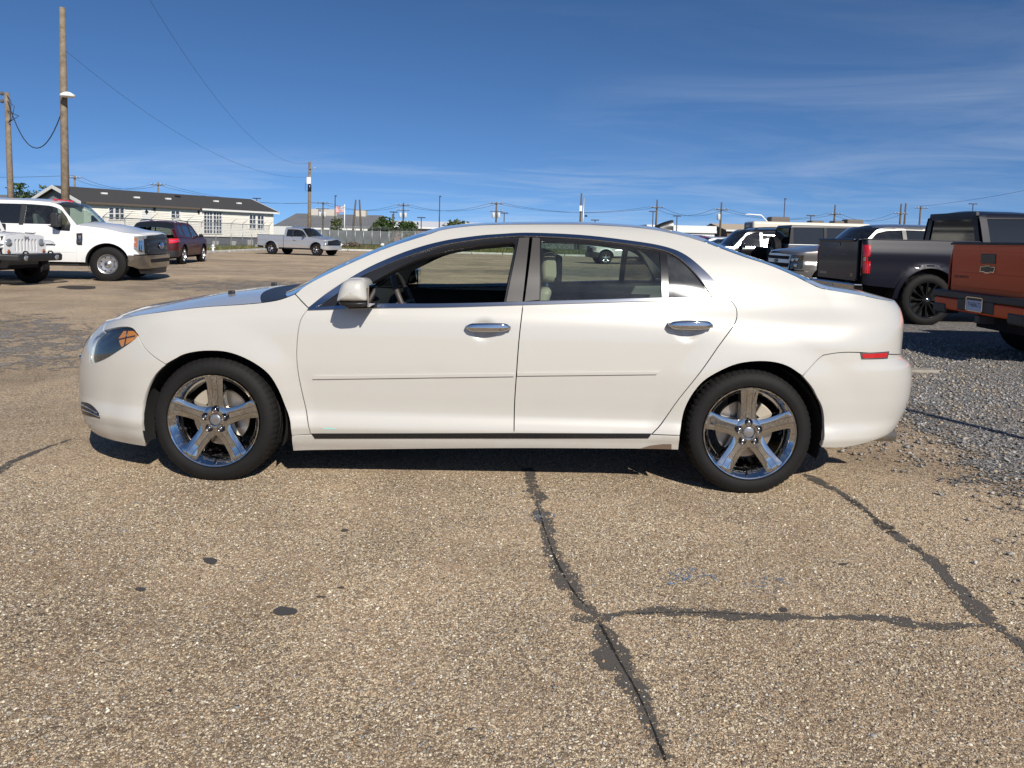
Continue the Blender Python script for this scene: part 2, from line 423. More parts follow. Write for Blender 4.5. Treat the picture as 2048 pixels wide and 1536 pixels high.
# ------------------------------------------------------------------ ground: worn chip-seal lot, grey gravel, grass
def asphalt_fn(t, b):
    p = t.pos()
    wv = t.new('TexNoise'); t.set(wv, Scale=60.0, Detail=2.0); t.l.new(p, wv.inputs['Vector'])
    ad = t.new('VectorMath', operation='MULTIPLY_ADD'); t.l.new(wv.outputs['Color'], ad.inputs[0]); ad.inputs[1].default_value = (.009, .009, .0); t.l.new(p, ad.inputs[2])
    def vor(scale, feat='F1'):
        v = t.new('TexVoronoi', feature=feat); t.set(v, Scale=scale, Randomness=1.0); t.l.new(ad.outputs[0], v.inputs['Vector']); return v
    v1 = vor(165.0); v2 = vor(110.0); e1 = vor(165.0, 'DISTANCE_TO_EDGE'); e2 = vor(110.0, 'DISTANCE_TO_EDGE')
    def colour(v):
        sp = t.new('SeparateColor'); t.l.new(v.outputs['Color'], sp.inputs[0])
        c = t.ramp(sp.outputs[0], [(0.0, (.085, .068, .05)), (.2, (.20, .15, .10)), (.4, (.32, .245, .16)), (.58, (.43, .335, .215)), (.76, (.52, .43, .295)), (.92, (.64, .57, .43)), (1.0, (.31, .30, .28))])
        return c, sp.outputs[1]
    c1, r1 = colour(v1); c2, r2 = colour(v2)
    pick = t.math('GREATER_THAN', r2, .62)
    c = t.mix(pick, c1, c2)
    ed = t.math('ADD', t.math('MULTIPLY', e1.outputs['Distance'], t.math('SUBTRACT', 1.0, pick)), t.math('MULTIPLY', e2.outputs['Distance'], pick))
    gapm = t.math('MULTIPLY_ADD', ed, 9.0, .02, True)
    c = t.mix(gapm, (.15, .115, .082), c)
    # sandy dust, grey worn lanes, darker damp-looking stains
    big = t.noise(p, .55, 5, .6, .6); mid = t.noise(p, 2.3, 6, .62, .3)
    c = t.mix(t.math('MULTIPLY', t.math('MULTIPLY_ADD', mid, 3.2, -1.35, True), .5), c, (.38, .275, .18))
    st = t.noise(p, .23, 5, .65, 1.2)
    c = t.mix(t.math('MULTIPLY', t.math('MULTIPLY_ADD', st, 5.0, -2.65, True), .55), c, (.13, .105, .082))
    c = t.mix(t.math('MULTIPLY', t.math('MULTIPLY_ADD', big, 5.0, -2.9, True), .55), c, (.22, .20, .18))
    # long wheel lanes further off
    mp_ = t.new('Mapping'); t.l.new(p, mp_.inputs[0]); mp_.inputs['Rotation'].default_value = (0, 0, .12); mp_.inputs['Scale'].default_value = (.09, .34, 1)
    ln = t.noise(mp_.outputs[0], 1.0, 6, .6, .5)
    sp = t.new('SeparateXYZ'); t.l.new(p, sp.inputs[0])
    far = t.math('MULTIPLY_ADD', sp.outputs[1], .11, -.62, True)
    c = t.mix(t.math('MULTIPLY', t.math('MULTIPLY', t.math('MULTIPLY_ADD', ln, 4.2, -1.9, True), far), .6), c, (.15, .125, .10))
    c = t.mix(1.0, c, (1.50, 1.45, 1.41), 'MULTIPLY')
    v_a = t.ramp(t.noise(p, .8, 6, .62, .8), [(.30, (.74, .72, .70)), (.52, (1.0, 1.0, 1.0)), (.70, (1.16, 1.13, 1.08))]); c = t.mix(1.0, c, v_a, 'MULTIPLY')
    v_b = t.ramp(t.noise(p, .28, 4, .6, .5), [(.34, (.80, .80, .80)), (.55, (1.0, 1.0, 1.0)), (.72, (1.10, 1.09, 1.08))]); c = t.mix(1.0, c, v_b, 'MULTIPLY')
    t.l.new(c, b.inputs['Base Color'])
    h = t.math('MULTIPLY', t.math('MULTIPLY_ADD', ed, 8.0, .0, True), t.math('MULTIPLY_ADD', r1, .7, .3))
    t.l.new(t.bump(h, .8, .005), b.inputs['Normal']); b.inputs['Roughness'].default_value = .85; b.inputs['Specular IOR Level'].default_value = .25
M_asphalt = mat('chip_seal', (.2, .16, .12), .85, fn=asphalt_fn)
GX = (-420.0, 420.0); GY = (-30.0, 900.0)
gr = MB().add([(GX[0], GY[0], 0), (GX[1], GY[0], 0), (GX[1], GY[1], 0), (GX[0], GY[1], 0)], [(0, 1, 2, 3)]).build('ground', M_asphalt, fix=False); tag(gr, 'tan chip-seal surface of the sales lot', kind='structure')

def soft_sheet(name, poly, material, z, label, res=0.25):
    v, f = cdt(np.asarray(poly, float), (), res); o = link(name, meshdata(name, np.c_[v, np.full(len(v), z)], [tuple(q) for q in f]), material)
    return tag(o, label, kind='structure')
def breakup(name, col, col2, scale, edge=None, cover=.5, sharp=6.0, rough=.85, dist=.4, bump=0.0, vor=0):
    """flat residue that is worn through to the surface below where a noise says so"""
    if name in MATS: return MATS[name]
    m = bpy.data.materials.new(name); m.use_nodes = True; t = NT(m); b = t.n['Principled BSDF']; p = t.pos()
    n = t.noise(p, scale, 8, .68, dist); fine = t.noise(p, scale * 9, 4, .6)
    a = t.math('MULTIPLY_ADD', t.math('ADD', t.math('MULTIPLY', n, .65), t.math('MULTIPLY', fine, .35)), sharp, -sharp * (1 - cover), True)
    at = t.new('Attribute', attribute_name='fade'); a = t.math('MULTIPLY', a, 1.0)
    a2 = t.math('GREATER_THAN', t.math('ADD', a, t.math('MULTIPLY_ADD', at.outputs['Fac'], 1.0, -1.0)), .12)
    cc = t.mix(fine, col, col2)
    if vor:
        v = t.new('TexVoronoi'); t.set(v, Scale=float(vor)); t.l.new(p, v.inputs['Vector']); sc_ = t.new('SeparateColor'); t.l.new(v.outputs['Color'], sc_.inputs[0])
        cc = t.mix(1.0, cc, t.ramp(sc_.outputs[0], [(0, (.45, .42, .4)), (.6, (1.0, 1.0, 1.0)), (1, (1.6, 1.5, 1.35))]), 'MULTIPLY')
    t.l.new(cc, b.inputs['Base Color']); b.inputs['Roughness'].default_value = rough; b.inputs['Specular IOR Level'].default_value = .3
    if bump: t.l.new(t.bump(t.noise(p, 220, 3), bump, .004), b.inputs['Normal'])
    t.l.new(a2, b.inputs['Alpha']); MATS[name] = m; return m
def fade_attr(me, vals):
    a = me.attributes.new('fade', 'FLOAT', 'POINT'); a.data.foreach_set('value', np.asarray(vals, np.float32))
def ribbon(name, px, w, material, label, z=.0016, seed=1):
    """band of tar along pixels on the ground, ragged along both edges"""
    g = np.array([onground(*p)[:2] for p in px]); q = resample(crom(g, 8), .03); r = np.random.default_rng(seed); n = len(q)
    k = np.convolve(r.normal(0, 1, n + 8), np.ones(5) / 5, 'same')[4:4 + n]; k2 = np.convolve(r.normal(0, 1, n + 8), np.ones(9) / 9, 'same')[4:4 + n]
    tg = np.gradient(q, axis=0); tg /= np.linalg.norm(tg, axis=1, keepdims=True) + 1e-9; nr = np.stack([-tg[:, 1], tg[:, 0]], -1)
    W = w * np.clip(1 + .85 * k, .35, 2.2); q = q + nr * (k2 * w * .5)[:, None]
    cols = [-1.0, -.55, 0.0, .55, 1.0]; fd = [.05, .75, .97, .75, .05]; V = []; A = []
    for i in range(n):
        for c, f in zip(cols, fd): V.append((*(q[i] + nr[i] * c * W[i]), z)); A.append(f * min(1, (i + 1) / 6, (n - i) / 6))
    F = [(i * 5 + j, i * 5 + j + 1, i * 5 + j + 6, i * 5 + j + 5)[::-1] for i in range(n - 1) for j in range(4)]
    me = meshdata(name, V, F); fade_attr(me, A); return tag(link(name, me, material), label, kind='structure')
M_tar = breakup('crack_tar', (.05, .045, .04), (.13, .115, .098), 17.0, cover=.615, sharp=4.0, bump=.5)
ribbon('crack_seal', [(1042, 925), (1062, 960), (1082, 1020), (1098, 1085), (1128, 1150), (1165, 1205), (1198, 1232), (1212, 1265), (1240, 1320), (1262, 1360), (1300, 1440), (1330, 1540)], .050, M_tar, 'dark tar seal over a crack in the asphalt', seed=2)
ribbon('crack_seal', [(1095, 1232), (1150, 1236), (1196, 1238), (1260, 1228), (1370, 1222), (1500, 1232), (1640, 1237), (1760, 1240), (1880, 1252), (1975, 1252), (2040, 1275)], .036, M_tar, 'dark tar seal over a crack in the asphalt', z=.0019, seed=3)
ribbon('crack_seal', [(1600, 938), (1640, 965), (1700, 1000), (1752, 1040), (1810, 1088), (1875, 1135), (1930, 1190), (1985, 1250), (2060, 1300), (2140, 1370)], .046, M_tar, 'dark tar seal over a crack in the asphalt', z=.0022, seed=4)
ribbon('crack_seal', [(-420, 1260), (-240, 1110), (-60, 975), (0, 938), (60, 908), (120, 886), (180, 868)], .040, M_tar, 'dark tar seal over a crack in the asphalt', seed=5)
M_crack = breakup('open_crack', (.012, .011, .01), (.02, .018, .016), 30.0, cover=.62, sharp=5.0)
ribbon('open_crack', [(1185, 1228), (1200, 1248), (1214, 1275), (1238, 1322), (1266, 1368), (1296, 1432), (1322, 1500), (1345, 1560)], .0055, M_crack, 'thin open crack inside the tar seal', z=.0032, seed=31)
ribbon('open_crack', [(1072, 1000), (1090, 1060), (1112, 1120), (1150, 1188), (1190, 1230)], .004, M_crack, 'thin open crack inside the tar seal', z=.0034, seed=32)
ribbon('open_crack', [(1235, 1232), (1330, 1226), (1450, 1228), (1560, 1236)], .003, M_crack, 'thin open crack inside the tar seal', z=.0034, seed=33)
def blotch(name, px, material, label, z=.004, n=28, seed=0, jag=.18):
    """patch given by centre and half-axes in pixels on the ground"""
    r = np.random.default_rng(seed); (cx, cy, rx, ry) = px; V = [(*onground(cx, cy)[:2], z)]; A = [1.0]; F = []
    ph = r.uniform(0, 6.28, 4)
    for ring, f in ((.4, 1.0), (.7, .8), (1.0, .15)):
        for k in range(n):
            a = 2 * PI * k / n; s = ring * (1 + jag * (math.sin(2 * a + ph[0]) + .6 * math.sin(3 * a + ph[1]) + .4 * math.sin(5 * a + ph[2])) * .6)
            V.append((*onground(cx + rx * s * math.cos(a), cy - ry * s * math.sin(a))[:2], z)); A.append(f)
    for k in range(n): F.append((0, 1 + k, 1 + (k + 1) % n))
    for q in range(2):
        for k in range(n): F.append((1 + q * n + k, 1 + (q + 1) * n + k, 1 + (q + 1) * n + (k + 1) % n, 1 + q * n + (k + 1) % n))
    me = meshdata(name, V, F); fade_attr(me, A); return tag(link(name, me, material), label, kind='structure')
M_spot = breakup('tar_spot', (.05, .047, .045), (.075, .07, .066), 12.0, cover=.95, sharp=8.0, bump=.3)
blotch('tar_spot', (421, 1123, 14, 6.5), M_spot, 'small dark round tar spot on the asphalt', seed=1)
blotch('tar_spot', (570, 1224, 22, 9.5), M_spot, 'larger dark round tar spot on the asphalt', seed=2)
blotch('tar_spot', (689, 1062, 7, 3), M_spot, 'tiny dark tar spot on the asphalt', seed=3)
M_oil = breakup('oil_stain', (.03, .026, .022), (.05, .042, .034), 9.0, cover=.44, sharp=6.0)
blotch('oil_stain', (20, 1300, 70, 42), M_oil, 'dark oily stain on the asphalt', seed=5)
blotch('oil_stain', (70, 1210, 60, 22), M_oil, 'dark oily stain on the asphalt', z=.0045, seed=6)
blotch('oil_stain', (155, 575, 42, 3.5), breakup('oil_stain_old', (.04, .03, .024), (.05, .042, .034), 3.0, cover=.85, sharp=6.0), 'dark oily stain by the white pickup', seed=7)
r0 = np.random.default_rng(77)
for i in range(16):
    x_, y_ = r0.uniform(30, 1950), r0.uniform(1000, 1500); blotch('oil_drip', (x_, y_, r0.uniform(4, 11), r0.uniform(1.8, 4.5)), M_spot if i % 2 else M_oil, 'small oil drip on the asphalt', seed=80 + i, z=.0036, n=14)
blotch('tar_spot', (1225, 1318, 46, 36), M_tar, 'dark tar blotch where the middle crack widens', seed=91, z=.0026)
M_blue = breakup('blue_paint', (.10, .17, .28), (.20, .27, .36), 15.0, cover=.46, sharp=8.0, dist=1.2)
blotch('paint_residue', (1385, 1155, 80, 32), M_blue, 'worn blue paint traces on the asphalt', seed=8)
blotch('paint_residue', (1540, 1170, 75, 26), M_blue, 'worn blue paint traces on the asphalt', z=.0046, seed=9)
blotch('paint_residue', (1070, 1035, 55, 18), M_blue, 'worn blue paint traces on the asphalt', z=.0052, seed=10)
M_worn = breakup('worn_grey', (.20, .185, .17), (.26, .24, .215), 2.6, cover=.53, sharp=4.0, dist=1.2, vor=130)
blotch('worn_patch', (20, 690, 300, 75), M_worn, 'grey worn asphalt left of the sedan nose', seed=21, z=.004)
blotch('worn_patch', (520, 572, 300, 17), M_worn, 'grey worn asphalt beyond the sedan hood', seed=22, z=.0045)
blotch('worn_patch', (1180, 545, 330, 13), M_worn, 'grey worn asphalt seen through the sedan windows', seed=23, z=.005)
M_sand = breakup('sand_film', (.44, .345, .245), (.50, .40, .29), 4.0, cover=.47, sharp=4.0, dist=1.0, vor=150)
blotch('sand_patch', (860, 1010, 240, 60), M_sand, 'pale sandy dust on the asphalt in front of the sedan', seed=24, z=.0022)
blotch('sand_patch', (1900, 1000, 200, 120), M_sand, 'pale sandy dust by the gravel edge', seed=25, z=.0022)
blotch('sand_patch', (300, 630, 230, 24), M_sand, 'pale sandy lane beyond the sedan nose', seed=26, z=.0052)
# grey gravel lot to the right
def gravel_fn(t, b):
    p = t.pos()
    def vor(scale, feat='F1'):
        v = t.new('TexVoronoi', feature=feat); t.set(v, Scale=scale, Randomness=1.0); t.l.new(p, v.inputs['Vector']); return v
    v1 = vor(48.0); e1 = vor(48.0, 'DISTANCE_TO_EDGE'); sp = t.new('SeparateColor'); t.l.new(v1.outputs['Color'], sp.inputs[0])
    c = t.ramp(sp.outputs[0], [(0.0, (.11, .11, .11)), (.3, (.20, .197, .19)), (.6, (.30, .29, .275)), (.85, (.42, .40, .37)), (1.0, (.5, .47, .42))])
    c = t.mix(t.math('MULTIPLY_ADD', e1.outputs['Distance'], 8.0, .05, True), (.06, .055, .05), c)
    c = t.mix(t.math('MULTIPLY', t.math('MULTIPLY_ADD', t.noise(p, 1.6, 6, .65), 4, -1.9, True), .7), c, (.30, .23, .16))
    t.l.new(c, b.inputs['Base Color']); t.l.new(t.bump(t.math('MULTIPLY_ADD', e1.outputs['Distance'], 7.0, 0, True), 1.0, .012), b.inputs['Normal'])
    at = t.new('Attribute', attribute_name='fade'); n = t.noise(p, 3.0, 8, .7); fn_ = t.noise(p, 40.0, 3)
    t.l.new(t.math('GREATER_THAN', t.math('ADD', at.outputs['Fac'], t.math('MULTIPLY_ADD', t.math('ADD', n, t.math('MULTIPLY', fn_, .6)), 1.6, -1.28)), .5), b.inputs['Alpha'])
M_gravel = mat('grey_gravel', (.25, .25, .24), .9, spec=.2, fn=gravel_fn)
def gravel_edge(y): return np.interp(y, [0, 2.6, 3.4, 4.2, 5.2, 6.5, 8.5, 12, 20], [3.2, 2.6, 2.6, 2.75, 3.0, 3.2, 3.3, 3.4, 5.0])
ys = np.r_[np.linspace(1.2, 8, 35), np.linspace(8.5, 30, 30)]; V = []; A = []; F = []
for i, y in enumerate(ys):
    e = float(gravel_edge(y))
    for k, (dx, f) in enumerate(((-.55, 0), (-.2, .25), (.15, .55), (.7, .85), (2.5, 1), (40, 1))): V.append((e + dx, y, .006)); A.append(f * min(1, max(0, (30 - y) / 5)))
for i in range(len(ys) - 1):
    for k in range(5): a = i * 6 + k; F.append((a, a + 1, a + 7, a + 6))
me = meshdata('gravel', V, F); fade_attr(me, A); tag(link('gravel', me, M_gravel), 'grey crushed gravel spread over the right of the lot', kind='structure')
def soil_fn(t, b):
    p = t.pos(); c = t.mix(t.math('MULTIPLY_ADD', t.noise(p, 1.2, 6, .65), 3, -1, True), (.05, .075, .022), (.135, .135, .05))
    t.l.new(t.mix(t.math('MULTIPLY_ADD', t.noise(p, .25, 4), 4, -2.2, True), c, (.19, .15, .085)), b.inputs['Base Color'])
M_soil = mat('lawn', (.1, .11, .04), .95, spec=.1, fn=soil_fn)
tag(MB().add([(-120, 37, .05), (-18.2, 37, .05), (-18.2, 59, .05), (60, 59, .05), (60, 400, .05), (-120, 400, .05)], [(0, 1, 2, 3, 4, 5)]).build('lawn', M_soil, fix=False), 'mown grass verge beyond the lot', kind='structure')
M_kerb = mat('kerb_white', (.62, .60, .55), .8, fn=grainy((.62, .60, .55), .35, 1.5))
k1 = thing('kerb', 'white painted kerb along the grass by the mobile home', 'kerb', (-18.05, 48, 0))
for i in range(9): box('kerb_stone', M_kerb, k1, -.14, .14, -11 + i * 2.46, -11 + i * 2.46 + 2.4, 0, .15, .02)
k2 = thing('kerb', 'white painted kerb at the far edge of the lot behind the sedan', 'kerb', (20, 58.9, 0))
for i in range(30): box('kerb_stone', M_kerb, k2, -38 + i * 2.46, -38 + i * 2.46 + 2.4, -.14, .14, 0, .15, .02)

# ------------------------------------------------------------------ loose stones
def stone_templates(n, k=11, seed=3):
    r = np.random.default_rng(seed); out = []
    for i in range(n):
        bm = bmesh.new()
        for p in r.normal(0, 1, (k, 3)):
            p = p / np.linalg.norm(p) * r.uniform(.8, 1.05); bm.verts.new(p)
        bmesh.ops.convex_hull(bm, input=bm.verts); bmesh.ops.delete(bm, geom=[v for v in bm.verts if not v.link_faces], context='VERTS')
        bmesh.ops.triangulate(bm, faces=bm.faces); bm.verts.index_update()
        out.append((np.array([tuple(v.co) for v in bm.verts]), np.array([[v.index for v in f.verts] for f in bm.faces]))); bm.free()
    return out
TPL = stone_templates(10)
def stones(name, xy, size, pal, label, flat=.55, sink=.3, seed=5, z0=0.0):
    r = np.random.default_rng(seed); n = len(xy); V = []; F = []; C = []; b = 0
    pick = r.integers(0, len(TPL), n); pal = np.array(pal)
    for k, (tv, tf) in enumerate(TPL):
        ix = np.where(pick == k)[0]; m = len(ix)
        if not m: continue
        s = size[ix]; sc = np.stack([s * r.uniform(.75, 1.35, m), s * r.uniform(.7, 1.1, m), s * flat * r.uniform(.7, 1.2, m)], -1)
        a = r.uniform(0, 2 * PI, m); tl = r.normal(0, .25, m); ca, sa = np.cos(a), np.sin(a)
        P = tv[None] * sc[:, None]; P[:, :, 2] += P[:, :, 0] * tl[:, None]
        X = P[:, :, 0] * ca[:, None] - P[:, :, 1] * sa[:, None] + xy[ix, 0][:, None]; Y = P[:, :, 0] * sa[:, None] + P[:, :, 1] * ca[:, None] + xy[ix, 1][:, None]
        Z = P[:, :, 2] + (sc[:, 2] * (1 - 2 * sink))[:, None] + z0
        V.append(np.stack([X, Y, Z], -1).reshape(-1, 3)); F.append((tf[None] + (np.arange(m) * len(tv))[:, None, None] + b).reshape(-1, 3)); b += m * len(tv)
        C.append(np.repeat(pal[r.integers(0, len(pal), m)] * r.uniform(.9, 1.35, m)[:, None], len(tv), 0))
    V = np.vstack(V).astype(np.float32); F = np.vstack(F).astype(np.int32); C = np.vstack(C)
    me = bpy.data.meshes.new(name); me.vertices.add(len(V)); me.vertices.foreach_set('co', V.ravel()); me.loops.add(F.size); me.loops.foreach_set('vertex_index', F.ravel())
    me.polygons.add(len(F)); me.polygons.foreach_set('loop_start', np.arange(0, F.size, 3, dtype=np.int32)); me.polygons.foreach_set('loop_total', np.full(len(F), 3, np.int32)); me.update(calc_edges=True)
    ca_ = me.attributes.new('stone_colour', 'FLOAT_COLOR', 'POINT'); ca_.data.foreach_set('color', np.c_[C, np.ones(len(C))].astype(np.float32).ravel())
    def fn(t, bb):
        at = t.new('Attribute', attribute_name='stone_colour'); t.l.new(t.mix(t.math('MULTIPLY', t.noise(t.pos(), 300, 2), .35), at.outputs['Color'], (.12, .1, .08)), bb.inputs['Base Color'])
    o = link(name, me, mat('pebble', (.3, .25, .2), .7, spec=.35, fn=fn)); return tag(o, label, kind='stuff')
def scatter_view(n, y0, y1, seed, margin=1.08):
    r = np.random.default_rng(seed); y = np.sqrt(r.uniform(y0 ** 2, y1 ** 2, n)); x = r.uniform(-1, 1, n) * .692 * y * margin; return np.stack([x, y], -1)
PAL_TAN = [(.46, .36, .22), (.12, .095, .07), (.20, .15, .10), (.31, .235, .15), (.40, .31, .20), (.50, .42, .285), (.60, .53, .40), (.34, .22, .125), (.28, .27, .255), (.18, .145, .115), (.68, .63, .51), (.37, .31, .23)]
PAL_GREY = [(.12, .12, .12), (.19, .187, .183), (.24, .236, .227), (.31, .30, .287), (.39, .375, .345), (.27, .225, .17), (.38, .30, .20)]
xy = scatter_view(78000, 1.55, 4.1, 11); r_ = np.random.default_rng(12)
keep = r_.uniform(0, 1, len(xy)) < np.where(xy[:, 0] > gravel_edge(xy[:, 1]) - .1, .25, 1.0); xy = xy[keep]
stones('chip_seal_stones', xy, r_.gamma(5, .00060, len(xy)) + .0010, PAL_TAN, 'tan and brown chippings bedded in the asphalt', .5, .42, 13)
y = np.sqrt(r_.uniform(1.6 ** 2, 11 ** 2, 26000)); xg = gravel_edge(y) + r_.gamma(2.2, 1.0, len(y)) - .7 + .35 * np.sin(y * 2.1); xy = np.stack([xg, y], -1); xy = xy[(xg < .74 * y + .3)]
stones('loose_gravel', xy, np.clip(r_.gamma(3.0, .0030, len(xy)) * (.75 + .05 * xy[:, 1]), .003, .02), PAL_GREY, 'loose grey crushed stone beside the sedan', .62, .2, 14, .004)
box('concrete_strip', mat('old_concrete', (.36, .32, .26), .9, fn=grainy((.36, .32, .26), .4, 4)), None, 2.9, 4.6, 7.85, 8.0, .0, .035, .01); tag(bpy.data.objects['concrete_strip'], 'thin broken concrete strip at the edge of the gravel', 'concrete')
# ------------------------------------------------------------------ surface family for vehicle bodies (local: front at -x, near side y < 0)
class Surf:
    def __init__(s, prof, UF, UR, LF, LR, ULF=1.0, ULR=1.0, n=(2.3, 2.7, 2.3, 3.0), arches=(), flare=0.016, fr=(0.36, 0.56), dents=(), lean=None, barrel=0.004):
        s.z, s.w = zip(*prof); s.UF, s.UR, s.LF, s.LR, s.ULF, s.ULR, s.n = UF, UR, LF, LR, ULF, ULR, n
        s.arches, s.flare, s.fr, s.dents, s.lean, s.barrel = arches, flare, fr, dents, lean, barrel
    def __call__(s, u, z):
        u = np.asarray(u, float); z = np.asarray(z, float)
        zz = z if s.lean is None else s.lean(u, z)
        w = pchip(s.z, s.w, zz) * (1 - s.barrel * (u / 1.8) ** 2)
        tf = np.clip((s.UF - u) / s.ULF, 0, 1) * PI / 2; tr = np.clip((u - s.UR) / s.ULR, 0, 1) * PI / 2
        x = np.clip(u, s.UF, s.UR) - pchip(*s.LF, z) * np.sin(tf) ** (2 / s.n[0]) + pchip(*s.LR, z) * np.sin(tr) ** (2 / s.n[2])
        pl = np.maximum(np.cos(tf), 1e-9) ** (2 / s.n[1]) * np.maximum(np.cos(tr), 1e-9) ** (2 / s.n[3])
        for (ax, az) in s.arches:
            r = np.hypot(u - ax, z - az); w = w + s.flare * (1 - smooth(s.fr[0], s.fr[1], r)) * smooth(0.0, 0.25, z)
        for (dx, dz, rx, rz, a, p) in s.dents:
            w = w - a * np.exp(-(((u - dx) / rx) ** 2 + ((z - dz) / rz) ** 2) ** p)
        return np.stack([x, -w * pl, z], -1)

# ------------------------------------------------------------------ wheels: axis y, outer face towards -y
def tyre_mesh(name, R, r, W, seg=144, block=True, every=4, chunk=0.006, bulge=0.009):
    k = W / 0.225; h = (R - r)
    pr = [(r - 0.002, 0.016 * k), (r + 0.008, -0.001), (r + h * 0.3, -bulge), (r + h * 0.55, -bulge * 0.8), (r + h * 0.8, 0.006 * k), (R - 0.012, 0.014 * k), (R - 0.003, 0.026 * k), (R, 0.04 * k), (R, 0.066 * k), (R - 0.008, 0.068 * k), (R - 0.008, 0.077 * k), (R, 0.079 * k), (R, 0.107 * k), (R - 0.008, 0.109 * k), (R - 0.008, 0.118 * k), (R, 0.12 * k), (R, 0.148 * k), (R - 0.008, 0.15 * k), (R - 0.008, 0.159 * k), (R, 0.161 * k), (R, 0.186 * k), (R - 0.004, 0.2 * k), (r + h * 0.6, 0.222 * k), (r + h * 0.3, 0.226 * k), (r, 0.21 * k)]
    V = []; F = []; n = len(pr)
    for j in range(seg):
        a = 2 * PI * j / seg; gr = block and (j % every == 0)
        for i, (q, t) in enumerate(pr):
            if gr and (5 <= i <= 8 or 19 <= i <= 21): q -= chunk
            if block and (j % every == every // 2) and 11 <= i <= 16 and i not in (13, 14): q -= chunk * 0.6
            V.append((q * math.cos(a), t, q * math.sin(a)))
    for j in range(seg):
        j2 = (j + 1) % seg
        for i in range(n - 1): F.append((j * n + i, j * n + i + 1, j2 * n + i + 1, j2 * n + i))
    m = MB(); m.add(V, F, True); return m.mesh(name, autosmooth=math.radians(32))
def disc_parts(parent, r=0.15, y=0.10, cal=2.3):
    MB().lathe([(0.05, y - 0.02), (0.07, y - 0.02), (0.072, y), (r, y), (r, y + 0.022), (0.07, y + 0.022)], 48).build('brake_disc', mat('brake_disc', (0.45, 0.40, 0.34), 0.35, 0.9), parent, autosmooth=0.6)
    m = MB(); a0, a1 = cal - 0.33, cal + 0.33; V = []
    for (rr, yy) in ((r - 0.055, y - 0.035), (r + 0.012, y - 0.035), (r + 0.018, y + 0.05), (r - 0.055, y + 0.05)):
        for k in range(6):
            a = a0 + (a1 - a0) * k / 5; V.append((rr * math.cos(a), yy, rr * math.sin(a)))
    F = [tuple(i * 6 + k for i, k in q) for kk in range(5) for q in [((0, kk), (0, kk + 1), (1, kk + 1), (1, kk)), ((1, kk), (1, kk + 1), (2, kk + 1), (2, kk)), ((2, kk), (2, kk + 1), (3, kk + 1), (3, kk))]] + [(0, 6, 12, 18), (5, 23, 17, 11)]
    m.add(V, F).build('brake_caliper', mat('caliper', (0.40, 0.35, 0.27), 0.6, 0.3), parent, bevel=0.006)
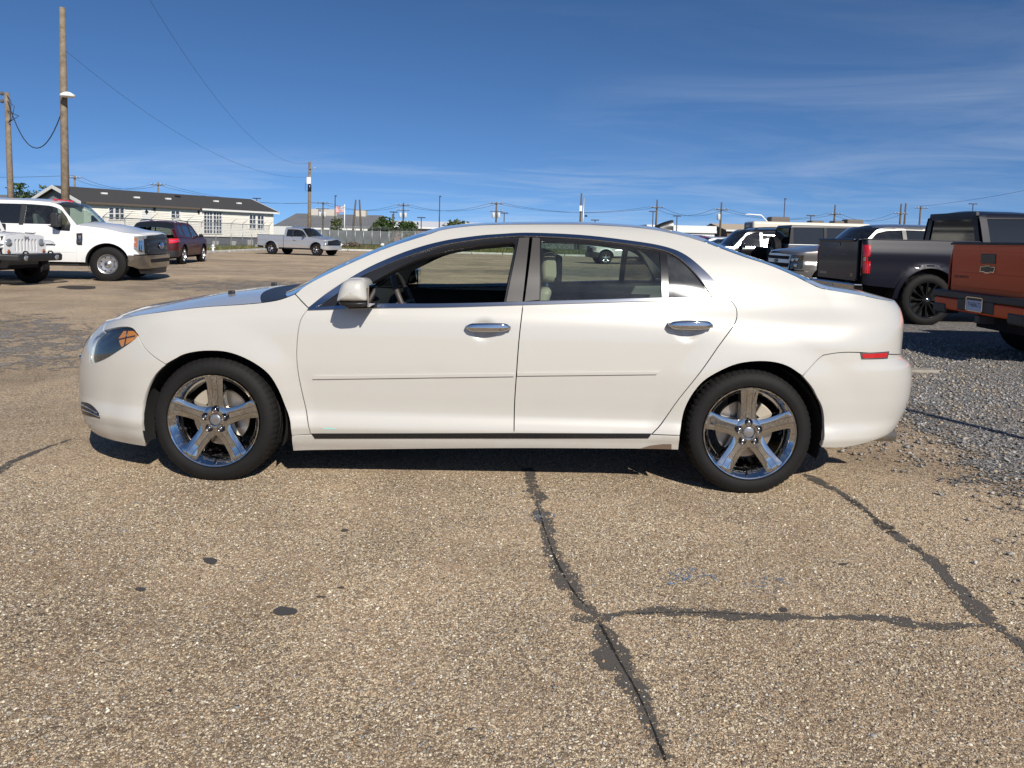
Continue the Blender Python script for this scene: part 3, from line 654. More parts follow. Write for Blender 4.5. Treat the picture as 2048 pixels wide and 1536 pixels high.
def sedan_wheel(parent, cap_angle=0.0, spin=0.0, caliper=2.3):
    """five wide chrome spokes on a deep polished dish; returns the rim"""
    m = MB()
    m.lathe([(0.2405, 0.02), (0.2405, 0.004), (0.2375, -0.001), (0.232, 0.001), (0.2285, 0.007), (0.222, 0.012), (0.2, 0.052), (0.193, 0.07), (0.191, 0.1), (0.191, 0.205), (0.2, 0.21)], 96)
    rs = np.array([0.048, 0.062, 0.08, 0.1, 0.13, 0.165, 0.19, 0.208, 0.22, 0.2285, 0.232]); hw = np.interp(rs, [0.048, 0.075, 0.1, 0.14, 0.19, 0.232], [0.054, 0.044, 0.0405, 0.0395, 0.0435, 0.0505])
    yy = np.interp(rs, [0.048, 0.08, 0.13, 0.17, 0.19, 0.208, 0.222, 0.232], [0.0285, 0.027, 0.023, 0.0175, 0.013, 0.0065, 0.0025, 0.0035])
    cs = [(-1, 0.05), (-1, 0.0095), (-0.965, 0.0045), (-0.9, 0.0028), (-0.36, 0.0006), (-0.33, 0.0024), (-0.3, 0.0), (0.3, 0.0), (0.33, 0.0024), (0.36, 0.0006), (0.9, 0.0028), (0.965, 0.0045), (1, 0.0095), (1, 0.05)]
    for k in range(5):
        a = PI / 2 + spin + k * 2 * PI / 5; ca, sa = math.cos(a), math.sin(a); V = []; F = []; n = len(cs)
        for r, h, y in zip(rs, hw, yy):
            for (q, dy) in cs:
                t = q * h; V.append((r * ca - t * sa, y + dy, r * sa + t * ca))
        for i in range(len(rs) - 1):
            for j in range(n - 1): F.append((i * n + j, i * n + j + 1, (i + 1) * n + j + 1, (i + 1) * n + j))
        m.add(V, F, True)
    m.lathe([(0.0, 0.03), (0.031, 0.03), (0.0315, 0.0235), (0.036, 0.022), (0.055, 0.0235), (0.068, 0.0265), (0.0765, 0.031), (0.079, 0.037), (0.08, 0.075)], 60)
    m.v = [(p[0] * 1.042, p[1], p[2] * 1.042) for p in m.v]
    rim = m.build('wheel', mat('dusty_chrome', (0.55, 0.55, 0.56), 0.06, 1.0, fn=rim_fn), parent, autosmooth=math.radians(38))
    link('tyre', TY_SEDAN, M_rubber, rim)
    MB().lathe([(0.0, 0.0215), (0.024, 0.0215), (0.029, 0.0235), (0.0305, 0.0275)], 36).build('centre_cap', mat('cap_grey', (0.30, 0.31, 0.33), 0.3, 0.7), rim)
    e = 0.019; bt = [(-e, -0.0045), (-0.008, -0.0045), (-0.009, -0.0085), (0.005, -0.0085), (0.006, -0.0045), (e * 0.85, -0.0045), (e, 0.0045), (0.008, 0.0045), (0.009, 0.0085), (-0.005, 0.0085), (-0.006, 0.0045), (-e * 0.85, 0.0045)]
    MB().prism(bt, 0.0205, 0.0222).build('emblem', M_alloy, rim)
    for k in range(5):
        a = PI / 2 + spin + k * 2 * PI / 5; c = (0.0545 * math.cos(a), 0, 0.0545 * math.sin(a))
        MB().lathe([(0.0215, 0.0222), (0.0205, 0.0206), (0.0192, 0.0206), (0.0182, 0.0228), (0.0, 0.0232)], 20, c).build('lug_seat', M_satin, rim)
        MB().lathe([(0.0105, 0.0232), (0.0102, 0.0175), (0.0072, 0.0145), (0.0, 0.014)], 6, c).build('lug_nut', M_chromedark, rim)
    a = -PI / 2 - 0.02 + spin
    MB().tube([(0.213 * math.cos(a), 0.03, 0.213 * math.sin(a)), (0.2085 * math.cos(a), 0.006, 0.2085 * math.sin(a))], 0.0055, 8).build('valve_stem', M_black, rim)
    disc_parts(rim, 0.155, 0.105, caliper)
    return rim
def rim_fn(t, b):
    n = t.noise(t.obj(), 38.0, 6, 0.7); d = t.math('MULTIPLY_ADD', n, 3.4, -1.9, True)
    t.l.new(t.math('MULTIPLY_ADD', d, 0.22, 0.045), b.inputs['Roughness'])
    t.l.new(t.mix(t.math('MULTIPLY', d, 0.75), (0.50, 0.50, 0.50), (0.17, 0.155, 0.135)), b.inputs['Base Color'])
    t.l.new(t.math('MULTIPLY_ADD', d, -0.55, 1.0), b.inputs['Metallic'])
TY_SEDAN = tyre_mesh('tyre', 0.338, 0.2490, 0.225, 252, True, 4, 0.0042)

_wheel_cache = {}
def wheel(parent, x, y, z, R=0.36, r=0.22, W=0.24, style='five', side=1, steer=0.0, finish=None, chunk=0.007, every=4, seg=96):
    """background vehicle wheel: rim mesh with tyre, hub_cap below it"""
    key = (R, r, W, style, finish.name if finish else '', chunk)
    fin = finish or M_alloy
    if key not in _wheel_cache:
        ty = tyre_mesh('tyre', R, r, W, seg, True, every, chunk)
        m = MB(); q = r
        m.lathe([(q + 0.003, 0.02), (q + 0.003, 0.003), (q, -0.003), (q - 0.01, 0.002), (q - 0.016, 0.02), (q - 0.03, 0.06), (q - 0.03, 0.17)], 40)
        if style == 'steel':
            m.lathe([(0.0, 0.008), (0.06, 0.008), (0.075, 0.014), (0.082, 0.045), (q * 0.55, 0.05), (q * 0.68, 0.035), (q * 0.80, 0.038), (q - 0.03, 0.06)], 40)
        elif style == 'cap':
            m.lathe([(0.0, -0.002), (q * 0.3, 0.0), (q * 0.4, 0.012), (q * 0.75, 0.014), (q * 0.9, 0.004)], 36)
        else:
            ns = {'five': 5, 'six': 6, 'ten': 10, 'twelve': 12}[style]; hw = {5: 0.17, 6: 0.13, 10: 0.062, 12: 0.05}[ns] * r
            for k in range(ns):
                a = PI / 2 + 2 * PI * k / ns; ca, sa = math.cos(a), math.sin(a); V = []
                for rr, y0, f in ((0.05, 0.03, 1.15), (q * 0.5, 0.026, 0.9), (q * 0.8, 0.016, 1.0), (q - 0.006, 0.004, 1.25)):
                    for (s_, d) in ((-1, 0.05), (-1, 0.006), (-0.7, 0.0), (0.7, 0.0), (1, 0.006), (1, 0.05)): V.append((rr * ca - s_ * hw * f * sa, y0 + d, rr * sa + s_ * hw * f * ca))
                m.add(V, [(i * 6 + j, i * 6 + j + 1, i * 6 + j + 7, i * 6 + j + 6) for i in range(3) for j in range(5)], False)
            m.lathe([(0.0, 0.012), (0.04, 0.013), (0.05, 0.022), (0.085, 0.026), (0.09, 0.06)], 24)
        me = m.mesh('wheel', autosmooth=math.radians(35)); me.materials.append(fin)
        bk = MB().lathe([(0.0, 0.09), (q - 0.028, 0.09)], 24).mesh('backing'); bk.materials.append(M_gap)
        hs = None
        if style == 'steel':
            hm = MB()
            for k in range(8):
                a = PI / 8 + 2 * PI * k / 8; c = (q * 0.70 * math.cos(a), 0, q * 0.70 * math.sin(a))
                hm.lathe([(0.017, 0.031), (0.015, 0.0335), (0.0, 0.034)], 10, c)
            hs = hm.mesh('hand_hole'); hs.materials.append(M_gap)
            cpm = MB().lathe([(0.0, -0.012), (0.05, -0.008), (0.062, 0.004), (0.066, 0.02)], 24).mesh('hub_cap'); cpm.materials.append(M_alloy)
        else:
            cpm = MB().lathe([(0.0, 0.008), (0.03, 0.009), (0.034, 0.014)], 20).mesh('hub_cap'); cpm.materials.append(M_chromedark)
        ty.materials.append(M_rubber)
        _wheel_cache[key] = (me, ty, bk, hs, cpm)
    me, ty, bk, hs, cpm = _wheel_cache[key]
    o = link('wheel', me, None, parent, (x, y, z), (0, 0, steer if side > 0 else PI + steer))
    link('tyre', ty, None, o); link('hub_cap', cpm, None, o); link('backing', bk, None, o)
    if hs: link('hand_hole', hs, None, o)
    return o
# ------------------------------------------------------------------ the white sedan
CARY = 4.75
def sedan_lean(u, z): return z + 0.10 * np.clip((-1.0 - u) / 1.0, 0, 1) ** 1.5 * smooth(0.75, 0.95, z)
SEDAN = Surf([(.02, .72), (.10, .80), (.18, .838), (.235, .868), (.268, .878), (.315, .8925), (.345, .887), (.40, .872), (.52, .8825), (.66, .8925), (.80, .8895), (.88, .882), (.915, .874), (1.0, .836), (1.06, .8195), (1.12, .8005), (1.22, .749), (1.32, .672), (1.385, .612), (1.42, .562), (1.45, .48)],
    -1.75, 1.62, ([.08, .14, .2, .25, .3, .36, .42, .5, .58, .66, .72, .78, .83, .88, .95], [.657, .725, .796, .815, .825, .837, .843, .84, .826, .794, .755, .693, .627, .583, .6]),
    ([.12, .2, .25, .3, .35, .42, .5, .58, .64, .68, .70, .725, .76, .85, .92, .98, 1.03, 1.08, 1.15], [.505, .526, .595, .659, .705, .749, .768, .771, .765, .759, .729, .694, .692, .697, .701, .692, .658, .594, .6]),
    1.25, 1.05, (2.3, 2.7, 2.3, 3.0), ((-1.572, .33), (1.285, .335)), .017, (.37, .56),
    ((-0.145, .853, .055, .047, .016, 2.0), (0.925, .875, .055, .047, .016, 2.0), (-.42, .63, .05, .035, .0016, 1.0)), sedan_lean)
def inv_px(px, py, S=SEDAN):
    d = ray(px, py); p = C0 + d * ((CARY - .86) / d[1]); q = np.array([p[0], p[2]])
    off = np.array([0, CARY, 0])
    for k in range(40):
        f = project(S(q[0], q[1]) + off) - np.array([px, py]); e = 1e-4
        J = np.stack([(project(S(q[0] + e, q[1]) + off) - project(S(q[0] - e, q[1]) + off)) / (2 * e), (project(S(q[0], q[1] + e) + off) - project(S(q[0], q[1] - e) + off)) / (2 * e)], -1)
        if abs(np.linalg.det(J)) < 1e-3: break
        s = np.linalg.solve(J, f); n = np.abs(s).max(); q = q - s * min(1, .08 / max(n, 1e-9))
        if n < 1e-6: break
    return (float(q[0]), float(q[1]))
def PX(*pts): return [inv_px(*p) for p in pts]

M_pearl = paint('pearl_white', (0.495, 0.48, 0.438), 0.06, 0.40, 1.0, 0.13, (0.40, 0.32, 0.22), 0.42)
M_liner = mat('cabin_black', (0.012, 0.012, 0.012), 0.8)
M_beige = mat('beige_leather', (0.42, 0.36, 0.27), 0.5)
M_pillar = mat('pillar_black', (0.055, 0.05, 0.046), 0.42)

class SedanSurf(Surf):
    def __call__(s, u, z):
        P = Surf.__call__(s, u, z); u = np.asarray(u, float); z = np.asarray(z, float)
        k = .07 * np.clip(u - .4, 0, 1.3) ** 2 * smooth(.80, 1.20, z); P[..., 1] += k * smooth(2.6, 1.9, u) if False else k * (1 - smooth(1.5, 2.3, u)); return P
SEDAN.__class__ = SedanSurf
car = thing('sedan', 'pearl white four-door sedan with five-spoke chrome wheels, driver window open', 'car', (0, CARY, 0))
# feature lines, traced as points on the body surface
L_arch_f = PX((293, 893), (284, 869), (282, 841), (284, 818), (293, 784), (308, 754), (332, 729))
L_arch_f2 = PX((332, 729), (361, 712), (391, 704), (421, 702), (451, 704), (481, 713), (512, 729), (538, 750), (557, 781), (570, 813), (580, 845), (583, 871))
L_arch_f3 = PX((583, 871), (586, 902))
L_seam_f = PX((276, 670), (285, 690), (300, 707), (332, 729))
L_lamp_top = PX((207, 661), (228, 656), (251, 654), (266, 658), (276, 670))
L_lamp_bot = PX((276, 670), (266, 681), (240, 699), (213, 716), (191, 725), (180, 724), (181, 699), (189, 677), (207, 661))
L_hood = PX((213, 645), (266, 632), (327, 623), (402, 614), (478, 609), (525, 605), (560, 599), (590, 588))
L_apil = PX((590, 588), (602, 601), (617, 616))
L_fdoor_l = PX((617, 616), (602, 638), (596, 664), (593, 706), (596, 745), (606, 794), (615, 840), (622, 869))
L_bseam = PX((1046, 608), (1038, 680), (1032, 762), (1029, 811), (1028, 868))
L_rdoor_r = PX((1461, 600), (1472, 615), (1474, 632), (1469, 648), (1439, 690), (1407, 736), (1358, 798), (1326, 843), (1303, 869))
L_top = PX((590, 588), (619, 566), (690, 531), (772, 496), (855, 469), (885, 459), (934, 452), (983, 449), (1048, 448), (1160, 448), (1195, 449.5), (1277, 455), (1345, 466), (1404, 482), (1439, 495), (1488, 513), (1537, 529), (1589, 551), (1621, 567), (1641, 576), (1674, 582), (1722, 590))
L_top += [(2.08, 1.052), (2.3, 1.036), (2.67, 1.03)]
L_arch_r = PX((1605, 752), (1578, 734), (1549, 725), (1514, 723), (1476, 728), (1441, 742), (1408, 762), (1385, 789), (1370, 818), (1363, 850), (1360, 871))
L_arch_r2 = PX((1641, 895), (1648, 871), (1647, 838), (1641, 809), (1627, 780), (1605, 752))
L_seam_r = [(2.67, .735), (2.35, .735)] + PX((1719, 705), (1654, 709), (1643, 714), (1605, 752))
L_chr_o = PX((617, 616), (651, 589), (706, 553), (755, 527), (820, 501), (885, 483), (951, 473), (999, 469), (1060, 466.5), (1163, 471), (1260, 482), (1325, 493), (1368, 509), (1407, 540), (1436, 571), (1461, 600))
L_chr_i = PX((637, 613), (677, 586), (716, 557), (768, 532), (830, 508), (885, 491), (951, 480), (999, 475), (1060, 473), (1163, 478), (1260, 489), (1319, 499), (1355, 514), (1387, 543), (1412, 574), (1424, 592))

def poly(*pts, step=0.05): return outline(*[[a, b] for a, b in zip(pts, pts[1:] + pts[:1])], step=step)
def closed(*runs, step=0.025): return outline(*runs, step=step)
P_fender = closed(L_hood, L_apil, L_fdoor_l, PX((622, 869), (583, 871)), L_arch_f2[::-1], L_seam_f[::-1], L_lamp_top[::-1], PX((207, 661), (213, 645)))
NOSE = SEDAN.UF - SEDAN.ULF; TAIL = SEDAN.UR + SEDAN.ULR
L_nose_top = [L_hood[0], (-2.5, .815), (-2.75, .80), (NOSE, .79)]
P_fbump = closed(L_arch_f, L_seam_f[::-1], L_lamp_bot, PX((207, 661), (213, 645)), L_nose_top, [(NOSE, .79), (NOSE, .20)], [(NOSE, .20), (-2.6, .19), (-2.2, .175), L_arch_f[0]])
P_fdoor = closed(L_fdoor_l, PX((622, 868), (1028, 867)), L_bseam[::-1], PX((1046, 609), (885, 614), (755, 615.5), (617, 620)))
P_rdoor = closed(L_bseam, PX((1028, 867), (1303, 868)), L_rdoor_r[::-1], PX((1461, 600), (1325, 600), (1195, 604), (1046, 609)))
P_side = closed(L_top, [(TAIL, 1.03), (TAIL, .735)], L_seam_r, L_arch_r, PX((1360, 871), (1303, 869)), L_rdoor_r[::-1], L_chr_o[::-1], L_apil[::-1])
P_rbump = closed(L_arch_r2, L_seam_r[::-1], [(TAIL, .735), (TAIL, .34)], [(TAIL, .34), (2.25, .32), (2.0, .295), (1.8, .268), L_arch_r2[0]])
P_rocker = closed(PX((583, 871), (1028, 869.5), (1360, 871)), PX((1360, 871), (1357, 900)), PX((1357, 900), (1000, 897), (586, 902)), L_arch_f3[::-1])
BR = closed(L_chr_o, PX((1461, 600), (1424, 592)), L_chr_i[::-1], PX((637, 613), (617, 616)))
P_belt = closed(PX((619, 616), (742, 608.5), (885, 608), (1045, 604), (1195, 599.5), (1325, 596), (1461, 597)), PX((1461, 597), (1461, 601.5)), PX((1461, 601.5), (1325, 601.5), (1195, 605.5), (1045, 610.5), (885, 615.5), (755, 617), (615, 621)))
W_front = closed(PX((728, 608), (742, 565)), PX((742, 565), (804, 530), (853, 509), (902, 495), (951, 487), (999, 482.5), (1024, 481), (1031, 486), (1029, 500)), PX((1029, 500), (1008, 604.5)), step=0.03)
W_rear = closed(PX((1083, 480), (1163, 483), (1260, 493), (1319, 502)), PX((1319, 502), (1324, 596.5)), PX((1324, 596.5), (1081, 600.5)), step=0.03)
W_quart = closed(PX((1334, 504), (1355, 513), (1378, 531), (1398, 555), (1411, 577), (1416, 590), (1408, 595)), PX((1408, 595), (1338, 596)), step=0.03)
P_frame_f = closed(L_chr_i[:9], PX((1058, 473), (1044, 607)), PX((1044, 607), (637, 613)))
P_frame_r = closed([inv_px(1064, 474)] + L_chr_i[9:], PX((1424, 592), (1424, 599), (1050, 606)))
P_bpil_f = closed(PX((1038, 476), (1059, 475)), PX((1059, 475), (1045, 604)), PX((1045, 604), (1012, 604)), step=0.05)
P_bpil_r = closed(PX((1065, 475), (1080, 476)), PX((1080, 476), (1079, 600)), PX((1079, 600), (1049, 603.5)), step=0.05)

# hood, windscreen, roof, rear window and boot lid: rows across the car
_cx = np.array([-2.50, -2.40, -2.319, -2.124, -1.92, -1.738, -1.582, -1.5, -1.38, -1.321, -1.065, -.755, -.572, -.449, -.295, .066, .42, .791, 1.007, 1.154, 1.308, 1.466, 1.624, 1.828, 1.919, 2.066, 2.221, 2.33])
_cz = np.array([.795, .825, .854, .897, .937, .967, .984, .990, .992, 1.016, 1.156, 1.293, 1.361, 1.399, 1.421, 1.443, 1.451, 1.438, 1.409, 1.375, 1.318, 1.265, 1.218, 1.14, 1.106, 1.086, 1.062, 1.046])
_edge = np.array([tuple(SEDAN(u, z)) for (u, z) in L_hood[:-1] + L_top]); _edge = resample(_edge, 0.012)
_o = np.argsort(_edge[:, 0]); _edge = _edge[_o]
def top_row(xe, n=25):
    ye = np.interp(xe, _edge[:, 0], -_edge[:, 1]); ze = np.interp(xe, _edge[:, 0], _edge[:, 2])
    d = np.interp(xe, [-2.2, -1.75, -1.32, -1.18, -.47, .4, 1.05, 1.6, 2.1], [-.30, -.22, -.18, -.17, -.13, 0, .12, .25, .20]); xc = xe + d
    zc_ = float(pchip(_cx, _cz, xc)); s = np.sin(np.linspace(-PI / 2, PI / 2, n)); a = np.abs(s)
    return np.stack([xc + (xe - xc) * a ** 2, s * ye, zc_ + (ze - zc_) * a ** 2.4], -1)
def nose_row(n=25):
    u = np.linspace(L_hood[0][0], NOSE, (n + 1) // 2); z = np.interp(-u, [-L_nose_top[0][0], 2.5, 2.75, -NOSE], [L_nose_top[0][1], .815, .80, .79])
    p = SEDAN(u, z); return np.vstack([p, (p * np.array([1, -1, 1]))[:-1][::-1]])
def tail_row(n=25):
    u = np.linspace(L_top[-3][0], TAIL, (n + 1) // 2); z = np.interp(u, [p[0] for p in L_top[-3:]], [p[1] for p in L_top[-3:]])
    p = SEDAN(u, z); return np.vstack([p, (p * np.array([1, -1, 1]))[:-1][::-1]])
def rows(a, b, n): return [top_row(x) for x in np.linspace(a, b, n)]
hood_o = loft('hood', [nose_row()] + rows(-2.12, -1.325, 22), M_pearl, car, flip=True)
loft('windscreen_cowl', rows(-1.322, -1.19, 6), M_black, car, flip=True)
loft('windscreen', rows(-1.19, -.47, 22), glass('windscreen_glass', (.6, .7, .68), .05, 1.6), car, flip=True)
roof_o = loft('roof', rows(-.47, 1.06, 36), M_pearl, car, flip=True)
loft('rear_window', rows(1.06, 1.6, 16), glass('rear_glass', (.45, .53, .5), .05, 1.4), car, flip=True)
loft('boot_lid', rows(1.6, 1.93, 12) + [tail_row()], M_pearl, car, flip=True)
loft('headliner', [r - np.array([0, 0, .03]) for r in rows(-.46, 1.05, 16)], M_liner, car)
u_ = np.linspace(L_top[-4][0] + .15, TAIL, 14)
for side, tg in ((1, 'near'), (-1, 'far')):
    panel('front_fender', SEDAN, P_fender, M_pearl, car, res=.022, side=side, flange=.02)
    fd = panel('front_door', SEDAN, P_fdoor, M_pearl, car, res=.018, side=side)
    rd = panel('rear_door', SEDAN, P_rdoor, M_pearl, car, res=.018, side=side)
    bs = panel('body_side', SEDAN, P_side, M_pearl, car, res=.022, side=side)
    fb = panel('front_bumper', SEDAN, P_fbump, M_pearl, car, res=.025, side=side, flange=.03)
    rb = panel('rear_bumper', SEDAN, P_rbump, M_pearl, car, res=.022, side=side, flange=.03)
    rk = panel('rocker_panel', SEDAN, P_rocker, M_pearl, car, res=.025, side=side, flange=.03)
    if side > 0:
        panel('scrape', SEDAN, poly(*PX((1278, 897.5), (1300, 891), (1325, 888), (1343, 888), (1343, 898.5))), mat('scraped_primer', (.16, .11, .075), .8), rk, off=.0012, flange=0, gap=0)
        panel('paint_scuff', SEDAN, poly(*PX((646, 855.5), (672, 857.2), (672, 858.8), (647, 857.2))), mat('mint_scuff', (.30, .72, .66), .4), fd, off=.0012, flange=0, gap=0, res=.01)
    panel('sill_strip', SEDAN, closed(PX((624, 867.5), (1028, 866.5), (1303, 867)), PX((1303, 867), (1297, 875.5)), PX((1297, 875.5), (1028, 876), (630, 876.5))), M_satin, rk, off=.004, gap=0, side=side)
    ff = panel('window_frame', SEDAN, P_frame_f, M_satin, fd, holes=[W_front], res=.05, off=-.006, gap=0, side=side, holeflange=.05)
    rf = panel('window_frame', SEDAN, P_frame_r, M_satin, rd, holes=[W_rear, W_quart], res=.05, off=-.006, gap=0, side=side, holeflange=.02)
    panel('pillar_cover', SEDAN, P_bpil_f, M_pillar, fd, res=.05, gap=.001, off=.003, side=side)
    panel('pillar_cover', SEDAN, P_bpil_r, M_pillar, rd, res=.05, gap=.001, off=.003, side=side)
    panel('chrome_trim', SEDAN, BR, M_chromedark, bs, res=.03, gap=0, off=.005, side=side)
    panel('belt_trim', SEDAN, P_belt, M_chromedark, bs, res=.03, gap=0, off=.007, side=side)
    panel('window_glass', SEDAN, W_rear, M_glass, rd, res=.06, gap=0, off=-.012, flange=0, side=side)
    panel('quarter_glass', SEDAN, W_quart, glass('quarter_tint', (.26, .28, .25), .16, 1.5, .075), rd, res=.03, gap=0, off=-.010, flange=0, side=side)
    if side < 0: panel('window_glass', SEDAN, W_front, M_glass, fd, res=.06, gap=0, off=-.012, flange=0, side=side)
    for nm, L, pr in (('body_moulding', closed(PX((628, 751.5), (1028.5, 746.5)), PX((1028.5, 746.5), (1028, 752)), PX((1028, 752), (626, 757.5)), step=.05), fd), ('body_moulding', closed(PX((1035, 745.5), (1320, 742.5)), PX((1320, 742.5), (1313, 748)), PX((1313, 748), (1034, 751)), step=.05), rd)):
        panel(nm, SEDAN, L, M_pearl, pr, res=.03, gap=0, off=.009, flange=.012, side=side)
    # linings behind the sheet metal
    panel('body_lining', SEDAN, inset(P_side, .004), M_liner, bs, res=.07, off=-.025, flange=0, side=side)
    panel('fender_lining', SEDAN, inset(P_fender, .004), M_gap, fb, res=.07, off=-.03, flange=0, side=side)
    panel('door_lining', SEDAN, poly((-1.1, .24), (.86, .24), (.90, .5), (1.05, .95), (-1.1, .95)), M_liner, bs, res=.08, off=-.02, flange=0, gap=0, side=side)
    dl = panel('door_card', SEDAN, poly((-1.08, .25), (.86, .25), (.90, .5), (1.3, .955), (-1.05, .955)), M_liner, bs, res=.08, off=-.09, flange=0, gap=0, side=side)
    # headlamp
    P_lamp = closed(L_lamp_top, L_lamp_bot)
    hl = panel('headlamp', SEDAN, P_lamp, mat('lamp_housing', (.012, .014, .018), .22), car, res=.02, off=-.022, gap=.001, flange=.02, side=side)
    panel('lens', SEDAN, P_lamp, glass('lamp_lens', (.86, .9, .92), .015, 1.3), hl, res=.02, off=.001, gap=.002, flange=.012, side=side)
    panel('turn_signal', SEDAN, poly(*PX((239, 694), (233, 676), (243, 661), (262, 661), (271, 670), (262, 681))), M_amber, hl, res=.02, off=-.012, gap=0, flange=.01, side=side)
    for a, b in (((232, 680), (268, 672)), ((247, 692), (253, 660))):
        q = SEDAN(*np.array(PX(a, b)).T) + np.array([0, .009, 0])
        if side < 0: q = q * np.array([1, -1, 1])
        MB().tube(q, .0035, 6).build('signal_rib', M_satin, hl)
    for c, rr in (((213, 693), .034), ((193, 706), .026)):
        q = SEDAN(*inv_px(*c)) + np.array([.02, .05, 0])
        if side < 0: q = q * np.array([1, -1, 1])
        m = MB().lathe([(rr, -.03), (rr * .92, -.036), (rr * .8, -.03), (rr * .5, -.042), (0, -.048)], 24); m.v = [(-p[1] * .5 + p[0] * .2 * 0 + q[0] - .02, p[0] * .8 * side + q[1], p[2] + q[2]) for p in m.v]
        m.build('projector', M_chrome, hl)
    # fog lamp recess, marker lamp
    fg = panel('fog_lamp', SEDAN, closed(PX((163, 803), (176, 806), (188, 814), (199, 828), (200, 837)), PX((200, 837), (185, 833), (165, 827))), M_satin, fb, res=.015, off=.002, gap=0, side=side)
    for a, b in (((165, 809), (196, 826)), ((166, 819), (199, 833))):
        q = SEDAN(*np.array(PX(a, ((a[0] + b[0]) / 2, (a[1] + b[1]) / 2 - 1), b)).T) + np.array([0, -.004, 0])
        if side < 0: q = q * np.array([1, -1, 1])
        MB().tube(q, .0045, 6).build('fog_bar', M_chrome, fg)
    mk = panel('marker_lamp', SEDAN, poly(*PX((1720, 705.5), (1778, 702.5), (1774.5, 717), (1722.5, 718.5)), step=.02), M_chromedark, rb, res=.02, off=.0025, gap=0, side=side)
    panel('red_lens', SEDAN, poly(*PX((1723.5, 708), (1774.5, 705), (1771.5, 714.5), (1725, 716)), step=.02), M_red, mk, res=.01, off=.005, gap=0, side=side)
    # door handles
    for (xa, xb, yy, pr) in ((932, 1021, 653.2, fd), (1337, 1425, 648.8, rd)):
        c = SEDAN(*inv_px((xa + xb) / 2, yy + 11)); n = 15; R_ = []
        a = atY(xa, yy, CARY - .905); b = atY(xb, yy, CARY - .905)
        for k in range(n):
            t = k / (n - 1); x = a[0] + (b[0] - a[0]) * t; z = a[2] + (b[2] - a[2]) * t - .002
            e = min(1.0, (min(t, 1 - t) * 9 + .02)) ** .5; hh = .0235 * e * (.84 + .16 * math.sin(PI * t)); yo = -.914 - .012 * math.sin(PI * t); th = .012
            ring = []
            for j in range(17):
                q = 2 * PI * j / 16; ring.append((x, yo - th * math.copysign(abs(math.cos(q)) ** .7, math.cos(q)) * e, z + hh * math.copysign(abs(math.sin(q)) ** .75, math.sin(q))))
            r = np.array(ring)
            if side < 0: r = r * np.array([1, -1, 1])
            R_.append(r)
        h = loft('door_handle', R_, M_chrome, pr, flip=side < 0)
        for t in (.08, .93):
            x = a[0] + (b[0] - a[0]) * t; MB().box(x - .018, x + .018, side * -.915 if side > 0 else .845, side * -.845 if side > 0 else .915, a[2] - .012, a[2] + .008).build('handle_mount', M_chrome, pr, bevel=.004)
        if pr is fd:
            x = a[0] + (b[0] - a[0]) * .86; MB().lathe([(.0125, -.001), (.0118, -.0035), (.0085, -.003), (.0, -.0025)], 20, (x, -.9235 if side > 0 else .9235, a[2])).build('key_lock', M_alloy, pr)
    # mirror
    def mring(pts, y): return np.array([(*atY(p[0], p[1], CARY - .99)[[0]], y, atY(p[0], p[1], CARY - .99)[2]) for p in pts])
    cap = [(675, 602), (679, 586), (685, 569), (692, 560), (702, 556.5), (716, 556), (728, 557.5), (735, 566), (739, 580), (741, 596), (740, 602), (720, 603.5), (695, 603)]
    cen = np.array([709, 584.]); R_ = []
    cap = np.array(resample(np.vstack([crom(cap, 4), cap[:1]]), 5.0))
    for y, s_ in ((-.84, .93), (-.90, .99), (-.955, 1.0), (-.99, .99), (-1.02, .955), (-1.043, .89), (-1.058, .79), (-1.068, .64), (-1.074, .45), (-1.077, .24), (-1.078, .02)):
        r = mring(cen + (cap - cen) * s_, y); r[:, 0] += (.012 if s_ < .95 else 0) * 0
        if side < 0: r = r * np.array([1, -1, 1])
        R_.append(r)
    mo = loft('door_mirror', R_, M_pearl, fd, flip=side > 0)
    base = [(679, 602.5), (741, 602.5), (741, 609), (728, 612), (700, 613.5), (684, 609)]; R_ = []
    base = np.array(resample(np.vstack([base, base[:1]]), 6.0)); cen = np.array([712, 605.])
    for y, s_ in ((-.83, .9), (-.95, 1), (-1.03, .97), (-1.058, .8), (-1.062, .02)):
        r = mring(cen + (base - cen) * s_, y)
        if side < 0: r = r * np.array([1, -1, 1])
        R_.append(r)
    loft('mirror_base', R_, M_black, mo, flip=side < 0)
    xg = mring([(738.5, 580)], 0)[0]; MB().box(xg[0] + .001, xg[0] + .011, -1.05 * side if side > 0 else .88, -.88 * side if side > 0 else 1.05, .975, 1.085).build('mirror_glass', M_chrome, mo, bevel=.004)
    # wheels and wells
    for (hx, hz, st) in ((-1.572, .33, math.radians(-2.5)), (1.285, .333, 0)):
        w = sedan_wheel(car, spin=0.0 if hx < 0 else .035, caliper=2.25 if hx < 0 else .75)
        w.location = (hx, -.872 * side, hz); w.rotation_euler = (0, 0, st if side > 0 else PI + st)
        MB().lathe([(.385, -.865 * side), (.385, -.62 * side), (.05, -.60 * side)], 40, (hx, 0, hz), a0=-.35, a1=PI + .35).build('wheel_well', M_gap, car)
